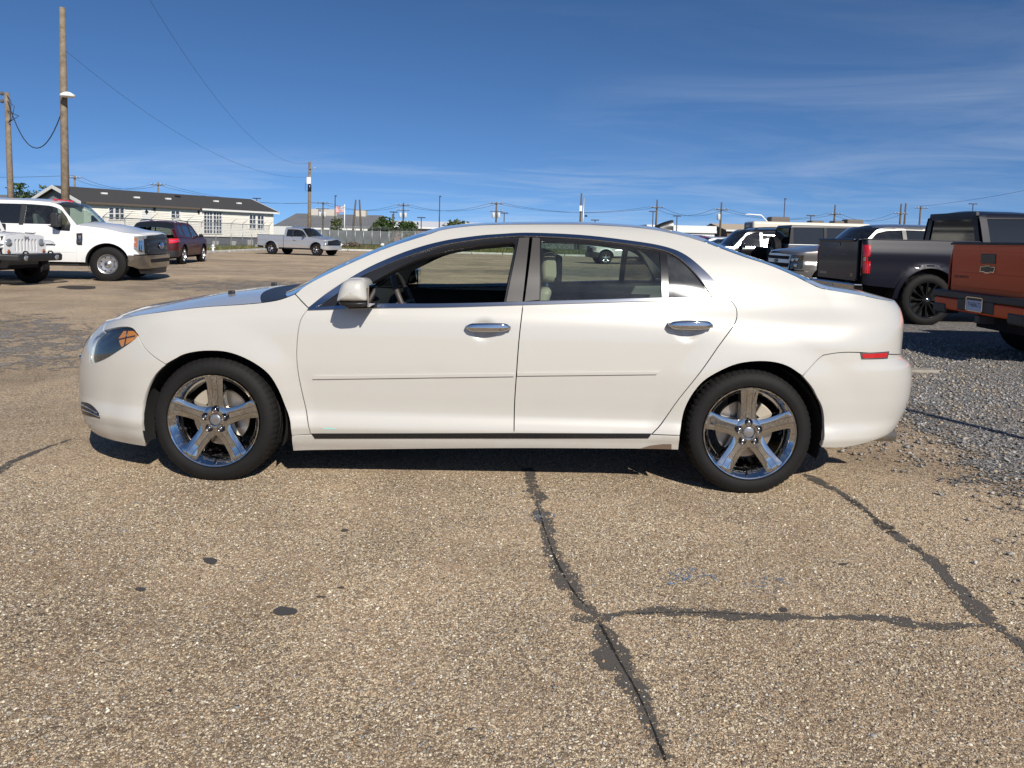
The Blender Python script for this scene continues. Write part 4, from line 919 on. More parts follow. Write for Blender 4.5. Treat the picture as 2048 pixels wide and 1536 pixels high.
# front: grille, rear: lamps and plate
def mir(nm, loop, m_, par, **k):
    for s in (1, -1): panel(nm, SEDAN, loop, m_, par, side=s, **k)
fbp = [o for o in COL.objects if o.name.startswith('front_bumper')][0]
mir('grille', poly((NOSE, .61), (-2.66, .62), (-2.6, .71), (NOSE, .72)), M_gap, fbp, off=.003, gap=0)
mir('lower_grille', poly((NOSE, .30), (-2.68, .31), (-2.64, .50), (NOSE, .52)), M_gap, fbp, off=.003, gap=0)
mir('grille_bar', poly((NOSE, .56), (-2.62, .57), (-2.6, .60), (NOSE, .59)), M_chrome, fbp, off=.008, gap=0)
mir('tail_lamp', poly((2.36, .80), (2.52, .79), (2.54, .93), (2.38, .94)), M_red, car, off=.004, gap=0)
# underside, cabin
MB().box(-2.2, 1.0, -.60, .60, .17, .30).build('underbody', M_gap, car, bevel=.03)
MB().box(-1.15, .95, -.72, .72, .20, .27).build('floor_pan', M_liner, car, bevel=.01)
MB().box(-2.3, -1.2, -.60, .60, .3, .74).build('engine_bay', M_gap, car)
MB().box(1.62, 2.15, -.62, .62, .3, .95).build('boot_lining', M_gap, car)
def seat(x, y, back=True):
    s = MB(); s.hexa([(x - .28, y - .25, .42), (x + .22, y - .25, .36), (x + .22, y + .25, .36), (x - .28, y + .25, .42)], [(x - .28, y - .24, .55), (x + .22, y - .24, .50), (x + .22, y + .24, .50), (x - .28, y + .24, .55)])
    o = s.build('seat', M_beige, car, bevel=.04, seg=3)
    MB().hexa([(x + .15, y - .24, .48), (x + .30, y - .24, .48), (x + .30, y + .24, .48), (x + .15, y + .24, .48)], [(x + .40, y - .20, 1.065), (x + .475, y - .20, 1.06), (x + .475, y + .20, 1.06), (x + .40, y + .20, 1.065)]).build('backrest', M_beige, o, bevel=.035, seg=3)
    h = MB(); R_ = []
    for yy, k in ((-.135, .55), (-.125, .85), (-.09, 1), (.09, 1), (.125, .85), (.135, .55)):
        R_.append([(x + .462 + k * a, y + yy, 1.175 + k * b) for a, b in ((-.055, -.085), (-.06, 0), (-.045, .08), (-.01, .1), (.02, .09), (.045, .04), (.055, -.06), (.05, -.09), (-.055, -.085))])
    V = np.vstack(R_); F = [(i * 9 + j, i * 9 + j + 1, i * 9 + j + 10, i * 9 + j + 9) for i in range(5) for j in range(8)]; h.add(V, F, True); h.add(R_[0], [tuple(range(9))]); h.add(R_[-1], [tuple(range(9))])
    hr = h.build('headrest', M_beige, o)
    MB().box(x + .478, x + .525, y - .137, y + .137, 1.08, 1.25).build('headrest_back', M_satin, o, bevel=.02)
    for q in (-.05, .05): MB().tube([(x + .44, y + q, 1.0), (x + .455, y + q, 1.13)], .006, 8).build('headrest_post', M_chrome, o)
for y in (-.38, .38): seat(-.24, y)
MB().hexa([(.75, -.62, .36), (1.25, -.62, .34), (1.25, .62, .34), (.75, .62, .36)], [(.75, -.62, .55), (1.25, -.62, .5), (1.25, .62, .5), (.75, .62, .55)]).build('rear_seat', M_beige, car, bevel=.04)
MB().hexa([(1.15, -.62, .48), (1.32, -.62, .48), (1.32, .62, .48), (1.15, .62, .48)], [(1.42, -.58, 1.0), (1.52, -.58, 1.0), (1.52, .58, 1.0), (1.42, .58, 1.0)]).build('rear_backrest', M_beige, car, bevel=.04)
MB().box(1.38, 1.72, -.62, .62, .985, 1.0).build('parcel_shelf', M_liner, car)
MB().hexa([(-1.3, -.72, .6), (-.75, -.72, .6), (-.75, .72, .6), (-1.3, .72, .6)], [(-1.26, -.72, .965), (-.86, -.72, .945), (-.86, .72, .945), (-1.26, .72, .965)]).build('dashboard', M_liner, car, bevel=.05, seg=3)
MB().hexa([(-.98, -.52, .94), (-.8, -.52, .94), (-.8, -.22, .94), (-.98, -.22, .94)], [(-.96, -.5, 1.01), (-.84, -.5, 1.0), (-.84, -.24, 1.0), (-.96, -.24, 1.01)]).build('gauge_hood', M_liner, car, bevel=.02)
MB().box(-.8, -.79, .1, .72, .80, .83).build('wood_trim', mat('wood_trim', (.30, .10, .03), .2, coat=1.0), car)
swc = np.array([-.62, -.38, .945]); ax = np.array([.90, 0, .42]); ax /= np.linalg.norm(ax); e1 = np.array([0, 1.0, 0]); e2 = np.cross(e1, ax)
sw = MB().tube([swc + .187 * (math.cos(a) * e1 + math.sin(a) * e2) for a in np.linspace(0, 2 * PI, 41)], .016, 10, cap=False)
sw.tube([swc + .187 * e1, swc - .03 * ax, swc - .187 * e1], .014, 8); sw.tube([swc - .03 * ax, swc + .187 * e2 * (-1 if e2[2] > 0 else 1)], .02, 8); sw.tube([swc - .02 * ax, swc - .3 * ax], .03, 10)
sw.build('steering_wheel', mat('steering_leather', (.06, .05, .045), .5), car)
MB().box(-.42, -.36, -.03, .03, 1.30, 1.36).build('inner_mirror', M_black, car, bevel=.01)
# fin aerial, washer nozzles, wipers, exhaust
fin = MB(); R_ = []
for k in range(9):
    t = k / 8; x = .885 + .135 * t; hgt = .092 * (t ** .62) * (1 if t < .999 else .96); w_ = .026 * (1 - .3 * t) * min(1, .25 + 3 * t)
    zb = float(pchip(_cx, _cz, x)) - .016
    R_.append([(x, -w_, zb), (x, -w_ * .8, zb + hgt * .5), (x, -w_ * .35, zb + hgt * .93), (x, 0, zb + hgt), (x, w_ * .35, zb + hgt * .93), (x, w_ * .8, zb + hgt * .5), (x, w_, zb), (x, -w_, zb)])
V = np.vstack(R_); fin.add(V, [(i * 8 + j, i * 8 + j + 1, i * 8 + j + 9, i * 8 + j + 8) for i in range(8) for j in range(7)]); fin.add(R_[-1][:7], [tuple(range(7))]); fin.add(R_[0][:7], [tuple(range(7))])
fin.build('fin_aerial', M_satin, roof_o, autosmooth=.9)
for y in (-.36, .42): MB().box(-1.685, -1.65, y - .015, y + .015, .955, .988).build('washer_nozzle', M_black, hood_o, bevel=.006)
wip = MB().tube([(-1.28, -.55, .985), (-1.3, -.2, 1.005), (-1.33, .12, 1.012)], .011, 6); wip.tube([(-1.27, .05, .995), (-1.29, .35, 1.01), (-1.25, .6, 1.0)], .011, 6); wip.build('wiper', M_satin, car)
MB().lathe([(.034, .0), (.038, .0), (.038, .2), (.03, .2), (.03, .0)], 24, axis='x')  .build('exhaust_tip', mat('dull_steel', (.3, .27, .23), .4, .8), car, loc=(2.03, -.52, .255))
# ------------------------------------------------------------------ other vehicles (local: front at -x, origin on the ground under the front axle)
def poly(*pts, step=0.06): return outline(*[[a, b] for a, b in zip(pts, pts[1:] + pts[:1])], step=step)
def arch(cx, cz, r, a0, a1, n=9, sq=1.0): return [(cx + r * math.cos(math.radians(a)) * sq, cz + r * math.sin(math.radians(a))) for a in np.linspace(a0, a1, n)]
def both(name, S, loop, m, par, **k):
    return [panel(name, S, loop, m, p if not isinstance(par, (list, tuple)) else p, side=s, **k) for s, p in ((1, par[0] if isinstance(par, (list, tuple)) else par), (-1, par[1] if isinstance(par, (list, tuple)) else par))]
def strip(name, S, pts, m, par, crown=.04, bow=0.0, n=11, pw=2.2, c0=None):
    """top sheet from side to side: pts are (u, z) of the edge"""
    R_ = []; q = np.linspace(-1, 1, n)
    pts = resample(crom(pts, 4), .12)
    for i, (u, z) in enumerate(pts):
        cr_ = crown if c0 is None else c0 + (crown - c0) * min(1, i / (len(pts) * .6)); p = S(u, z); a = np.abs(q); R_.append(np.stack([p[0] + bow * (1 - a ** 2), q * -p[1], z + cr_ * (1 - a ** pw)], -1))
    return loft(name, R_, m, par, flip=True)
def fwd(x, y, z, sx=1, sy=1): return None
def bowtie(name, m, par, M, w=.16, h=.055, th=.012):
    e = w / 2; a = h / 2; k = h * .36
    bt = [(-e, -k), (-e * .33, -k), (-e * .38, -a), (e * .28, -a), (e * .33, -k), (e * .88, -k), (e, k), (e * .33, k), (e * .38, a), (-e * .28, a), (-e * .33, k), (-e * .88, k)]
    return MB().prism(bt, -th, 0, 'z').xf(M).build(name, m, par)
M_REAR = lambda x, y, z: Matrix.Translation((x, y, z)) @ Matrix(((0, 0, 1, 0), (1, 0, 0, 0), (0, 1, 0, 0), (0, 0, 0, 1)))   # text plane facing +x, reading along +y
M_FRONT = lambda x, y, z: Matrix.Translation((x, y, z)) @ Matrix(((0, 0, -1, 0), (-1, 0, 0, 0), (0, 1, 0, 0), (0, 0, 0, 1)))
M_cabin = mat('cabin_dark', (.02, .02, .02), .9)
M_seat = mat('grey_seat', (.10, .10, .10), .8)

def pickup(root, pt, d, trim=None):
    """body of a pickup; d holds its measures"""
    g = dict(hw=.98, fo=.95, wb=3.6, ro=1.15, zs=.45, zb=1.22, zr=1.88, zhf=1.08, zhr=1.2, zrail=1.38, xA=.62, xT=1.2, xB=1.85, xC=3.0, xR=2.75, R=.40, r=.23, W=.26, wstyle='five', wfin=None, crew=True, gl=M_tint, glf=M_glass, bump=mat('bumper_chrome', (.36, .35, .34), .12, 1.0), zbt=.62, zbb=.36, ar=.5, zarch=.42, hoodcrown=.09, noselen=.42, rearlen=.14)
    g.update(d); G = type('G', (), g)
    xn = -G.fo; xr = G.wb + G.ro; hz = G.R
    prof = [(.2, .86 * G.hw), (G.zs - .06, .955 * G.hw), (G.zs + .08, .98 * G.hw), (.5 * (G.zs + G.zb) - .08, 1.0 * G.hw), (G.zb - .36, .998 * G.hw), (G.zb - .315, .977 * G.hw), (G.zb - .16, .985 * G.hw), (G.zb, .95 * G.hw), (G.zb + .3 * (G.zr - G.zb), .895 * G.hw), (G.zr - .16, .80 * G.hw), (G.zr - .05, .75 * G.hw), (G.zr, .68 * G.hw)]
    S = Surf(prof, xn + G.noselen, xr - G.rearlen, ([0.0, .5, G.zhf, 2.0], [G.noselen * .97, G.noselen, G.noselen * .92, G.noselen * .8]), ([0.0, 2.0], [G.rearlen] * 2), 1.0, .8, (2.6, 3.2, 3.2, 7.0), ((0, hz), (G.wb, hz)), .03, (G.ar - .03, G.ar + .14), (), None, .001)
    NS = S.UF - S.ULF; TL = S.UR + S.ULR
    af = arch(0, G.zarch, G.ar, 0, 180, 11, 1.02); aR = arch(G.wb, G.zarch, G.ar, 0, 180, 11, 1.02)
    zA = G.zb + .02
    hoodline = [(NS + .18, G.zhf - .03), (S.UF - .35, G.zhf + .005), (S.UF + .1, G.zhf + .03), (.5 * (S.UF + G.xA), .5 * (G.zhf + G.zhr) + .03), (G.xA, G.zhr)]
    fen = outline(hoodline, [(G.xA, G.zhr), (G.xA, G.zs)], [(G.xA, G.zs), (af[0][0], G.zs)], [(af[0][0], G.zs)] + af[:-1], [af[-1], (S.UF - .1, G.zarch), (S.UF - .1, G.zbt + .02)], [(S.UF - .1, G.zbt + .02), (S.UF - .42, G.zbt + .02)], [(S.UF - .42, G.zbt + .02), (S.UF - .30, .5 * (G.zbt + G.zhf)), (S.UF - .38, G.zhf - .06)], [(S.UF - .38, G.zhf - .06), (NS + .18, G.zhf - .10)], step=.06)
    both('front_fender', S, fen, pt, root, res=.07)
    # doors
    def roofz(x): return np.interp(x, [G.xA, G.xT - .1, G.xT + .15, G.xT + .6, G.xR - .1, G.xC], [G.zhr, G.zr - .12, G.zr - .055, G.zr - .03, G.zr - .03, G.zr - .08])
    xd = [G.xA, G.xB] + ([G.xR + .12] if G.crew else [])
    doors = []
    for i in range(len(xd) - 1):
        a, b = xd[i], xd[i + 1]
        lo = poly((a, G.zs), (b, G.zs), (b, G.zb), (a, G.zb if i else G.zb - .0))
        doors.append(both('door', S, lo, pt, root, res=.08))
        hx = b - .22
        for s_, dd in zip((1, -1), doors[-1]):
            q = S(hx, G.zb - .17)[1] * s_; MB().tube([(hx - .11, q, G.zb - .17), (hx - .09, q - .035 * s_, G.zb - .17), (hx + .09, q - .035 * s_, G.zb - .17), (hx + .11, q, G.zb - .17)], .016, 6).build('door_handle', trim or pt, dd)
    cabr = poly((xd[-1], G.zs), (G.xC, G.zs), (G.xC, G.zb), (xd[-1], G.zb)) if G.xC - xd[-1] > .05 else None
    if cabr is not None: both('cab_side', S, cabr, pt, root, res=.08)
    # greenhouse with window openings
    xs = np.linspace(G.xA, G.xC, 26); topl = [(x, float(roofz(x))) for x in xs]
    xe = G.xC
    gh = outline(topl, [topl[-1], (xe, G.zb)], [(xe, G.zb), (G.xA, G.zb)] if G.zhr > G.zb + .005 else [(xe, G.zb), (G.xA, G.zhr)], step=.06)
    def win(a, b, slantA=False):
        m_ = .055
        def lim(x): return float(roofz(x)) - .085
        if slantA:
            x0 = G.xA + .13; up = [(x, lim(x)) for x in np.linspace(x0 + .12, b - .04, 8)]
            up = [(x, z) for x, z in up if z > G.zb + .05]
            return outline([(x0, G.zb + .03), up[0]] if up[0][1] > G.zb + .06 else [(x0, G.zb + .03), up[0]], up, [up[-1], (b - .04, G.zb + .03)], step=.06)
        return poly((a + .05, lim(a + .05)), (b - .05, lim(b - .05)), (b - .05, G.zb + .03), (a + .05, G.zb + .03))
    wins = [win(G.xA, G.xB, True)] + ([win(G.xB, G.xR)] if G.xR - G.xB > .35 else [])
    sides = both('cab_frame', S, gh, pt, root, holes=wins, res=.08, holeflange=.04)
    for s_, sd in zip((1, -1), sides):
        for k, w in enumerate(wins): panel('window_glass', S, w, G.glf if k == 0 else G.gl, sd, res=.12, off=-.02, gap=0, flange=0, side=s_)
    for s_, dd in zip((1, -1), doors[0]):   # pillar blacks
        panel('pillar_cover', S, poly((G.xB - .045, G.zb), (G.xB + .05, G.zb), (G.xB + .05, float(roofz(G.xB)) - .085), (G.xB - .045, float(roofz(G.xB)) - .085)), M_black, dd, res=.2, off=.004, gap=0, side=s_)
    hd = strip('hood', S, hoodline, pt, root, G.hoodcrown, -.10, c0=.045)
    strip('windscreen', S, [(x, float(roofz(x))) for x in np.linspace(G.xA + .01, G.xT, 8)], G.glf if G.glf is M_glass else M_tint, root, .05, -.22)
    strip('roof', S, [(x, float(roofz(x))) for x in np.linspace(G.xT, G.xC, 14)], pt, root, .07, 0)
    MB().hexa([(G.xA - .02, -.82 * G.hw, G.zhr - .04), (G.xA + .25, -.82 * G.hw, G.zhr - .04), (G.xA + .25, .82 * G.hw, G.zhr - .04), (G.xA - .02, .82 * G.hw, G.zhr - .04)], [(G.xA - .1, -.8 * G.hw, G.zhr + .012), (G.xA + .25, -.8 * G.hw, G.zhr + .012), (G.xA + .25, .8 * G.hw, G.zhr + .012), (G.xA - .1, .8 * G.hw, G.zhr + .012)]).build('cowl', M_black, root)
    # cab back wall with window
    yb = .86 * G.hw; yt = .72 * G.hw
    back = MB().hexa([(G.xC - .05, -yb, G.zs), (G.xC, -yb, G.zs), (G.xC, yb, G.zs), (G.xC - .05, yb, G.zs)], [(G.xC - .05, -yb, G.zb + .02), (G.xC, -yb, G.zb + .02), (G.xC, yb, G.zb + .02), (G.xC - .05, yb, G.zb + .02)])
    back.hexa([(G.xC - .05, -yt, G.zr - .13), (G.xC, -yt, G.zr - .13), (G.xC, yt, G.zr - .13), (G.xC - .05, yt, G.zr - .13)], [(G.xC - .05, -yt * .95, G.zr), (G.xC, -yt * .95, G.zr), (G.xC, yt * .95, G.zr), (G.xC - .05, yt * .95, G.zr)])
    for s_ in (1, -1): back.hexa([(G.xC - .05, s_ * (yb - .14), G.zb), (G.xC, s_ * (yb - .14), G.zb), (G.xC, s_ * yb, G.zb), (G.xC - .05, s_ * yb, G.zb)], [(G.xC - .05, s_ * (yt - .12), G.zr - .1), (G.xC, s_ * (yt - .12), G.zr - .1), (G.xC, s_ * yt, G.zr - .1), (G.xC - .05, s_ * yt, G.zr - .1)])
    bk = back.build('cab_back', pt, root)
    MB().hexa([(G.xC - .035, -yb + .1, G.zb + .02), (G.xC - .02, -yb + .1, G.zb + .02), (G.xC - .02, yb - .1, G.zb + .02), (G.xC - .035, yb - .1, G.zb + .02)], [(G.xC - .035, -yt + .08, G.zr - .12), (G.xC - .02, -yt + .08, G.zr - .12), (G.xC - .02, yt - .08, G.zr - .12), (G.xC - .035, yt - .08, G.zr - .12)]).build('rear_window', M_dark, bk)
    # interior
    MB().box(G.xA + .1, G.xC - .08, -.80 * G.hw, .80 * G.hw, G.zs - .05, G.zb - .18).build('cabin', M_cabin, root)
    for x in ([G.xB - .25] + ([G.xR - .2] if G.crew else [])):
        for y_ in (-.42, .42): MB().hexa([(x - .05, y_ - .25, G.zb - .3), (x + .1, y_ - .25, G.zb - .3), (x + .1, y_ + .25, G.zb - .3), (x - .05, y_ + .25, G.zb - .3)], [(x + .08, y_ - .2, G.zb + .28), (x + .17, y_ - .2, G.zb + .28), (x + .17, y_ + .2, G.zb + .28), (x + .08, y_ + .2, G.zb + .28)]).build('seat', M_seat, root, bevel=.05)
    # bed
    bed = outline([(G.xC + .03, G.zs), (aR[-1][0], G.zs)], [(aR[-1][0], G.zs)] + aR[::-1][1:-1], [aR[0], (aR[0][0], G.zs + .06)], [(aR[0][0], G.zs + .06), (S.UR + .05, G.zs + .1)], [(S.UR + .05, G.zs + .1), (S.UR + .36, G.zs + .12)], [(S.UR + .36, G.zs + .12), (S.UR + .36, G.zrail)], [(S.UR + .36, G.zrail), (G.xC + .03, G.zrail)], step=.06)
    beds = both('bed_side', S, bed, pt, root, res=.07)
    for s_, bb in zip((1, -1), beds):
        y0 = S(G.xC + .5, G.zrail)[1] * s_
        MB().box(G.xC + .03, xr - .02, min(y0, y0 + .10 * s_), max(y0, y0 + .10 * s_), G.zrail - .012, G.zrail + .014).build('bed_rail', M_black if trim is None else pt, bb, bevel=.006)
        MB().box(G.xC + .05, xr - .06, min(y0 + .085 * s_, y0 + .1 * s_), max(y0 + .085 * s_, y0 + .1 * s_), G.zs + .25, G.zrail - .013).build('bed_wall', M_black, bb)
    MB().box(G.xC + .03, xr - .06, -.82 * G.hw, .82 * G.hw, G.zs + .18, G.zs + .25).build('bed_floor', M_black, root)
    MB().box(G.xC + .02, G.xC + .06, -.84 * G.hw, .84 * G.hw, G.zs + .2, G.zrail).build('bed_front', pt, root)
    tgz = G.zs + .16
    tg = MB().box(xr - .07, xr + .004, -.79 * G.hw, .79 * G.hw, tgz, G.zrail + .015).build('tailgate', pt, root, bevel=.018, seg=3)
    # bumpers
    fb = both('front_bumper', S, outline([(NS, G.zbb), (S.UF - .3, G.zbb), (S.UF + .02, G.zbb + .07)], [(S.UF + .02, G.zbb + .07), (S.UF + .02, G.zbt)], [(S.UF + .02, G.zbt), (S.UF - .4, G.zbt), (NS, G.zbt)], step=.05), G.bump, root, off=.06, res=.06, gap=0, flange=.08)
    rbm = MB().box(xr - .06, xr + .13, -.93 * G.hw, .93 * G.hw, G.zs - .03, G.zs + .13).build('rear_bumper', G.bump, root, bevel=.03, seg=3)
    # lamps and grille backing
    both('grille_backing', S, poly((NS, G.zbt - .02), (S.UF - .42, G.zbt - .02), (S.UF - .34, G.zhf - .03), (NS, G.zhf - .03)), M_gap, root, off=-.03, gap=0, res=.1)
    both('wheel_well_front', S, poly((-.62, G.zs - .1), (.66, G.zs - .1), (.66, .98), (-.62, .98)), M_gap, root, off=-.05, gap=0, res=.15, flange=0, holes=[np.array(arch(0, G.zarch, G.ar * .98, -20, 200, 20))])
    MB().box(xn + .25, xr - .25, -.55, .55, .34, G.zs + .06).build('chassis', M_gap, root)
    MB().box(G.xA - .02, G.xC, -.9 * G.hw, .9 * G.hw, G.zs - .08, G.zs + .005).build('sill', M_black, root)
    for s_ in (1, -1):
        for x in (0, G.wb):
            wheel(root, x, -s_ * (G.hw - .01), G.R - .006, G.R, G.r, G.W, G.wstyle, s_, finish=G.wfin)
            MB().lathe([(G.ar + .02, -s_ * (G.hw - .06)), (G.ar + .02, -s_ * (G.hw - .42)), (.05, -s_ * (G.hw - .42))], 20, (x, 0, G.zarch), a0=-.1, a1=PI + .1).build('wheel_well', M_gap, root)
    return S, G, dict(doors=doors, tailgate=tg, hood=hd, rear_bumper=rbm, front_bumper=fb, NS=NS, TL=TL, xr=xr, bed=beds, sides=sides)
def mirror(par, x, y, z, m, w=.22, h=.2, d=.1, s_=1):
    """door mirror housing on a short arm at door skin (x, y)"""
    o = MB().box(x - d / 2, x + d / 2, min(-s_ * (abs(y) + .06), -s_ * (abs(y) + .06 + w)), max(-s_ * (abs(y) + .06), -s_ * (abs(y) + .06 + w)), z, z + h).build('door_mirror', m, par, bevel=.03, seg=3)
    MB().tube([(x, -s_ * (abs(y) - .03), z + .03), (x, -s_ * (abs(y) + .1), z + .05)], .03, 6).build('mirror_arm', M_black, o); return o
def place(root, heading, at, scale=1.0):
    """turn so that the nose (-x) points along heading, put the local origin at (x, y)"""
    root.rotation_euler = (0, 0, math.atan2(-heading[1], -heading[0])); root.location = (at[0], at[1], 0); root.scale = (scale,) * 3

# ---------------- heavy white pickup, nose to the right
P_WHITE = paint('truck_white', (.74, .74, .73), 0, .3, 1.0, .06, (.4, .34, .27), .6)
t1 = thing('pickup_truck', 'large white crew-cab pickup with chrome front bumper and steel wheels', 'truck')
S, G, K = pickup(t1, P_WHITE, dict(hw=1.0, fo=.90, wb=4.06, ro=1.25, zs=.45, zb=1.31, zr=1.93, zhf=1.15, zhr=1.34, xA=.70, xT=1.22, xB=1.93, xR=3.0, xC=3.2, R=.42, r=.235, W=.27, wstyle='steel', wfin=M_steelwheel, ar=.50, zarch=.42, zbt=.64, zbb=.33, noselen=.40, hoodcrown=.10, gl=M_dark, zrail=1.45))
NS = K['NS']
gr_ = both('grille', S, poly((NS, .66), (S.UF - .58, .66), (S.UF - .56, 1.12), (NS, 1.14)), M_satin, t1, off=.012, gap=0, res=.06)
for z in (.74, .90, 1.05):
    for s_, p in zip((1, -1), gr_): panel('grille_bar', S, poly((NS, z - .035), (S.UF - .57, z - .035), (S.UF - .57, z + .03), (NS, z + .035)), M_black, p, off=.03, gap=0, res=.06, side=s_)
em = MB().lathe([(0, -.012), (.085, -.01), (.095, .0), (.1, .012)], 28, axis='x').build('emblem', mat('emblem_blue', (.03, .09, .28), .25, coat=1), t1); em.location = (S(NS, .88)[0] - .045, 0, .87); em.scale = (1, 1.5, .75)
em2 = MB().lathe([(.092, -.004), (.1, -.008), (.108, -.004), (.108, .012)], 28, axis='x').build('emblem_ring', M_chrome, em)
for s_, p in zip((1, -1), both('headlamp', S, poly((S.UF - .56, .67), (S.UF - .30, .66), (S.UF - .10, .80), (S.UF - .12, 1.10), (S.UF - .55, 1.115)), M_lens, t1, off=.006, gap=0, res=.05)):
    panel('lamp_bezel', S, poly((S.UF - .56, .68), (S.UF - .46, .68), (S.UF - .45, 1.04), (S.UF - .55, 1.045)), M_satin, p, off=.012, gap=0, res=.06, side=s_)
    panel('turn_signal', S, poly((S.UF - .22, .83), (S.UF - .12, .85), (S.UF - .13, 1.06), (S.UF - .22, 1.06)), mat('amber_dull', (.33, .10, .03), .3, coat=1), p, off=.012, gap=0, res=.06, side=s_)
    panel('lamp_tube', S, poly((S.UF - .42, .72), (S.UF - .26, .72), (S.UF - .26, 1.0), (S.UF - .42, 1.0)), M_chrome, p, off=.01, gap=0, res=.06, side=s_)
both('bumper_intake', S, poly((NS, .46), (S.UF - .62, .46), (S.UF - .60, .545), (NS, .55)), M_gap, K['front_bumper'][0], off=.064, gap=0)
both('air_dam', S, poly((NS, .17), (S.UF - .25, .19), (S.UF - .18, .34), (NS, .34)), M_black, t1, off=.01, gap=0)
for s_, d_ in zip((1, -1), K['doors'][0]):
    mirror(d_, 1.08, .95, 1.28, M_black, .23, .33, .16, s_)
    MB().box(1.005, 1.012, -s_ * 1.2 if s_ > 0 else 1.05, -1.05 if s_ > 0 else 1.2, 1.35, 1.39).build('mirror_lamp', M_chrome, d_)
    panel('sail_cover', S, poly((.84, 1.19), (1.1, 1.20), (1.35, 1.31), (1.1, 1.34), (.84, 1.34)), M_satin, d_, off=.005, gap=0, res=.08, side=s_)
    panel('fender_badge', S, poly((.56, .86), (.66, .86), (.69, .9), (.69, 1.14), (.56, 1.15)), M_black, d_, off=.008, gap=0, res=.06, side=s_)
    panel('badge_letters', S, poly((.60, .93), (.64, .93), (.65, 1.1), (.59, 1.1)), M_chrome, d_, off=.012, gap=0, res=.06, side=s_)
    panel('body_crease', S, poly((.72, .69), (1.92, .69), (1.92, .71), (.72, .71)), P_WHITE, d_, off=.006, gap=0, res=.1, side=s_)
for y_ in (-.45, -.22, 0, .22, .45): MB().box(1.34, 1.42, y_ - .045, y_ + .045, 1.925, 1.965).build('clearance_lamp', M_red, t1, bevel=.01)
SC_T = 1.045; place(t1, (math.cos(.14), math.sin(.14)), ((209 - 1024) / FPX * 18.6 - .1, 18.6 + 1.0 * SC_T), SC_T)

# ---------------- silver compact pickup far left
P_SILVER = paint('truck_silver', (.50, .51, .53), .55, .3, 1.0, .05)
t2 = thing('pickup_truck', 'small silver extended-cab pickup parked by the corrugated fence', 'truck')
S, G, K = pickup(t2, P_SILVER, dict(hw=.87, fo=.8, wb=3.19, ro=1.1, zs=.44, zb=1.08, zr=1.66, zhf=.95, zhr=1.1, zrail=1.17, xA=.58, xT=1.12, xB=1.72, xR=2.2, xC=2.3, R=.36, r=.20, W=.24, wstyle='five', crew=False, ar=.44, zarch=.38, zbt=.62, zbb=.38, gl=M_dark, glf=M_tint, bump=P_SILVER))
both('headlamp', S, poly((S.UF - .5, .68), (S.UF - .15, .70), (S.UF - .12, .88), (S.UF - .5, .90)), M_lens, t2, off=.008, gap=0)
both('grille', S, poly((K['NS'], .68), (S.UF - .55, .68), (S.UF - .55, .90), (K['NS'], .91)), M_satin, t2, off=.01, gap=0)
both('fender_flare', S, outline(arch(3.19, .38, .56, 0, 180, 12), arch(3.19, .38, .44, 180, 0, 12), step=.05), P_SILVER, t2, off=.03, gap=0, res=.05)
both('fender_flare', S, outline(arch(0, .38, .50, 10, 180, 12), arch(0, .38, .44, 180, 10, 12), step=.05), P_SILVER, t2, off=.02, gap=0, res=.05)
both('tail_lamp', S, poly((S.UR + .06, .72), (S.UR + .34, .72), (S.UR + .34, 1.08), (S.UR + .06, 1.08)), M_red, t2, off=.006, gap=0)
for s_, d_ in zip((1, -1), K['doors'][0]): mirror(d_, .82, .82, 1.08, M_black, .16, .14, .08, s_)
place(t2, (.94, -.33), (-11.35, 44.6), 1.0)

# ---------------- charcoal pickup with wide black wheels
P_CHAR = paint('charcoal', (.008, .0085, .016), .0, .4, .3, .001, spec=.2)
M_blkwheel = mat('gloss_black_wheel', (.012, .012, .012), .1, .3, coat=1)
t3 = thing('pickup_truck', 'charcoal crew-cab pickup on black twelve-spoke wheels, seen from its tailgate corner', 'truck')
S, G, K = pickup(t3, P_CHAR, dict(hw=1.02, fo=.98, wb=3.74, ro=1.16, zs=.57, zb=1.36, zr=2.0, zhf=1.2, zhr=1.36, zrail=1.465, xA=.70, xT=1.3, xB=1.88, xR=2.72, xC=2.80, R=.45, r=.315, W=.31, wstyle='twelve', wfin=M_blkwheel, ar=.53, zarch=.46, zbt=.74, zbb=.45, gl=M_dark, glf=M_dark), trim=M_chrome)
xr = K['xr']; tg = K['tailgate']
for s_, b_ in zip((1, -1), K['bed']):
    for a, z0, z1 in ((.05, 1.17, 1.37), (.16, 1.08, 1.18), (.05, .88, 1.09)):
        panel('tail_lamp', S, poly((S.UR - .0 + a * .5, z0), (S.UR + .36, z0), (S.UR + .36, z1), (S.UR + a - .05, z1)), M_red, b_, off=.006, gap=0, res=.05, side=s_)
    panel('reverse_lamp', S, poly((S.UR + .2, 1.09), (S.UR + .34, 1.09), (S.UR + .34, 1.16), (S.UR + .2, 1.16)), M_lens, b_, off=.009, gap=0, res=.05, side=s_)
    panel('wheel_flare', S, outline(arch(3.74, .46, .60, 0, 180, 12), arch(3.74, .46, .53, 180, 0, 12), step=.05), P_CHAR, b_, off=.02, gap=0, res=.05, side=s_)
MB().box(xr - .03, xr + .05, -.70, .70, 1.425, 1.475).build('tailgate_lip', P_CHAR, tg, bevel=.02)
MB().box(xr + .003, xr + .012, -.13, .13, 1.35, 1.41).build('tailgate_handle', M_satin, tg, bevel=.004)
text_obj('tailgate_letters', 'CHEVROLET', .13, mat('debossed', (.085, .08, .095), .4, .5), tg, M_REAR(xr + .004, 0, 1.22), .001, xs=1.35)
text_obj('trim_badge', 'LT', .07, M_chrome, tg, M_REAR(xr + .005, .62, .83), .002)
text_obj('model_badge', 'SILVERADO', .055, M_alloy, tg, M_REAR(xr + .005, -.55, .83), .002)
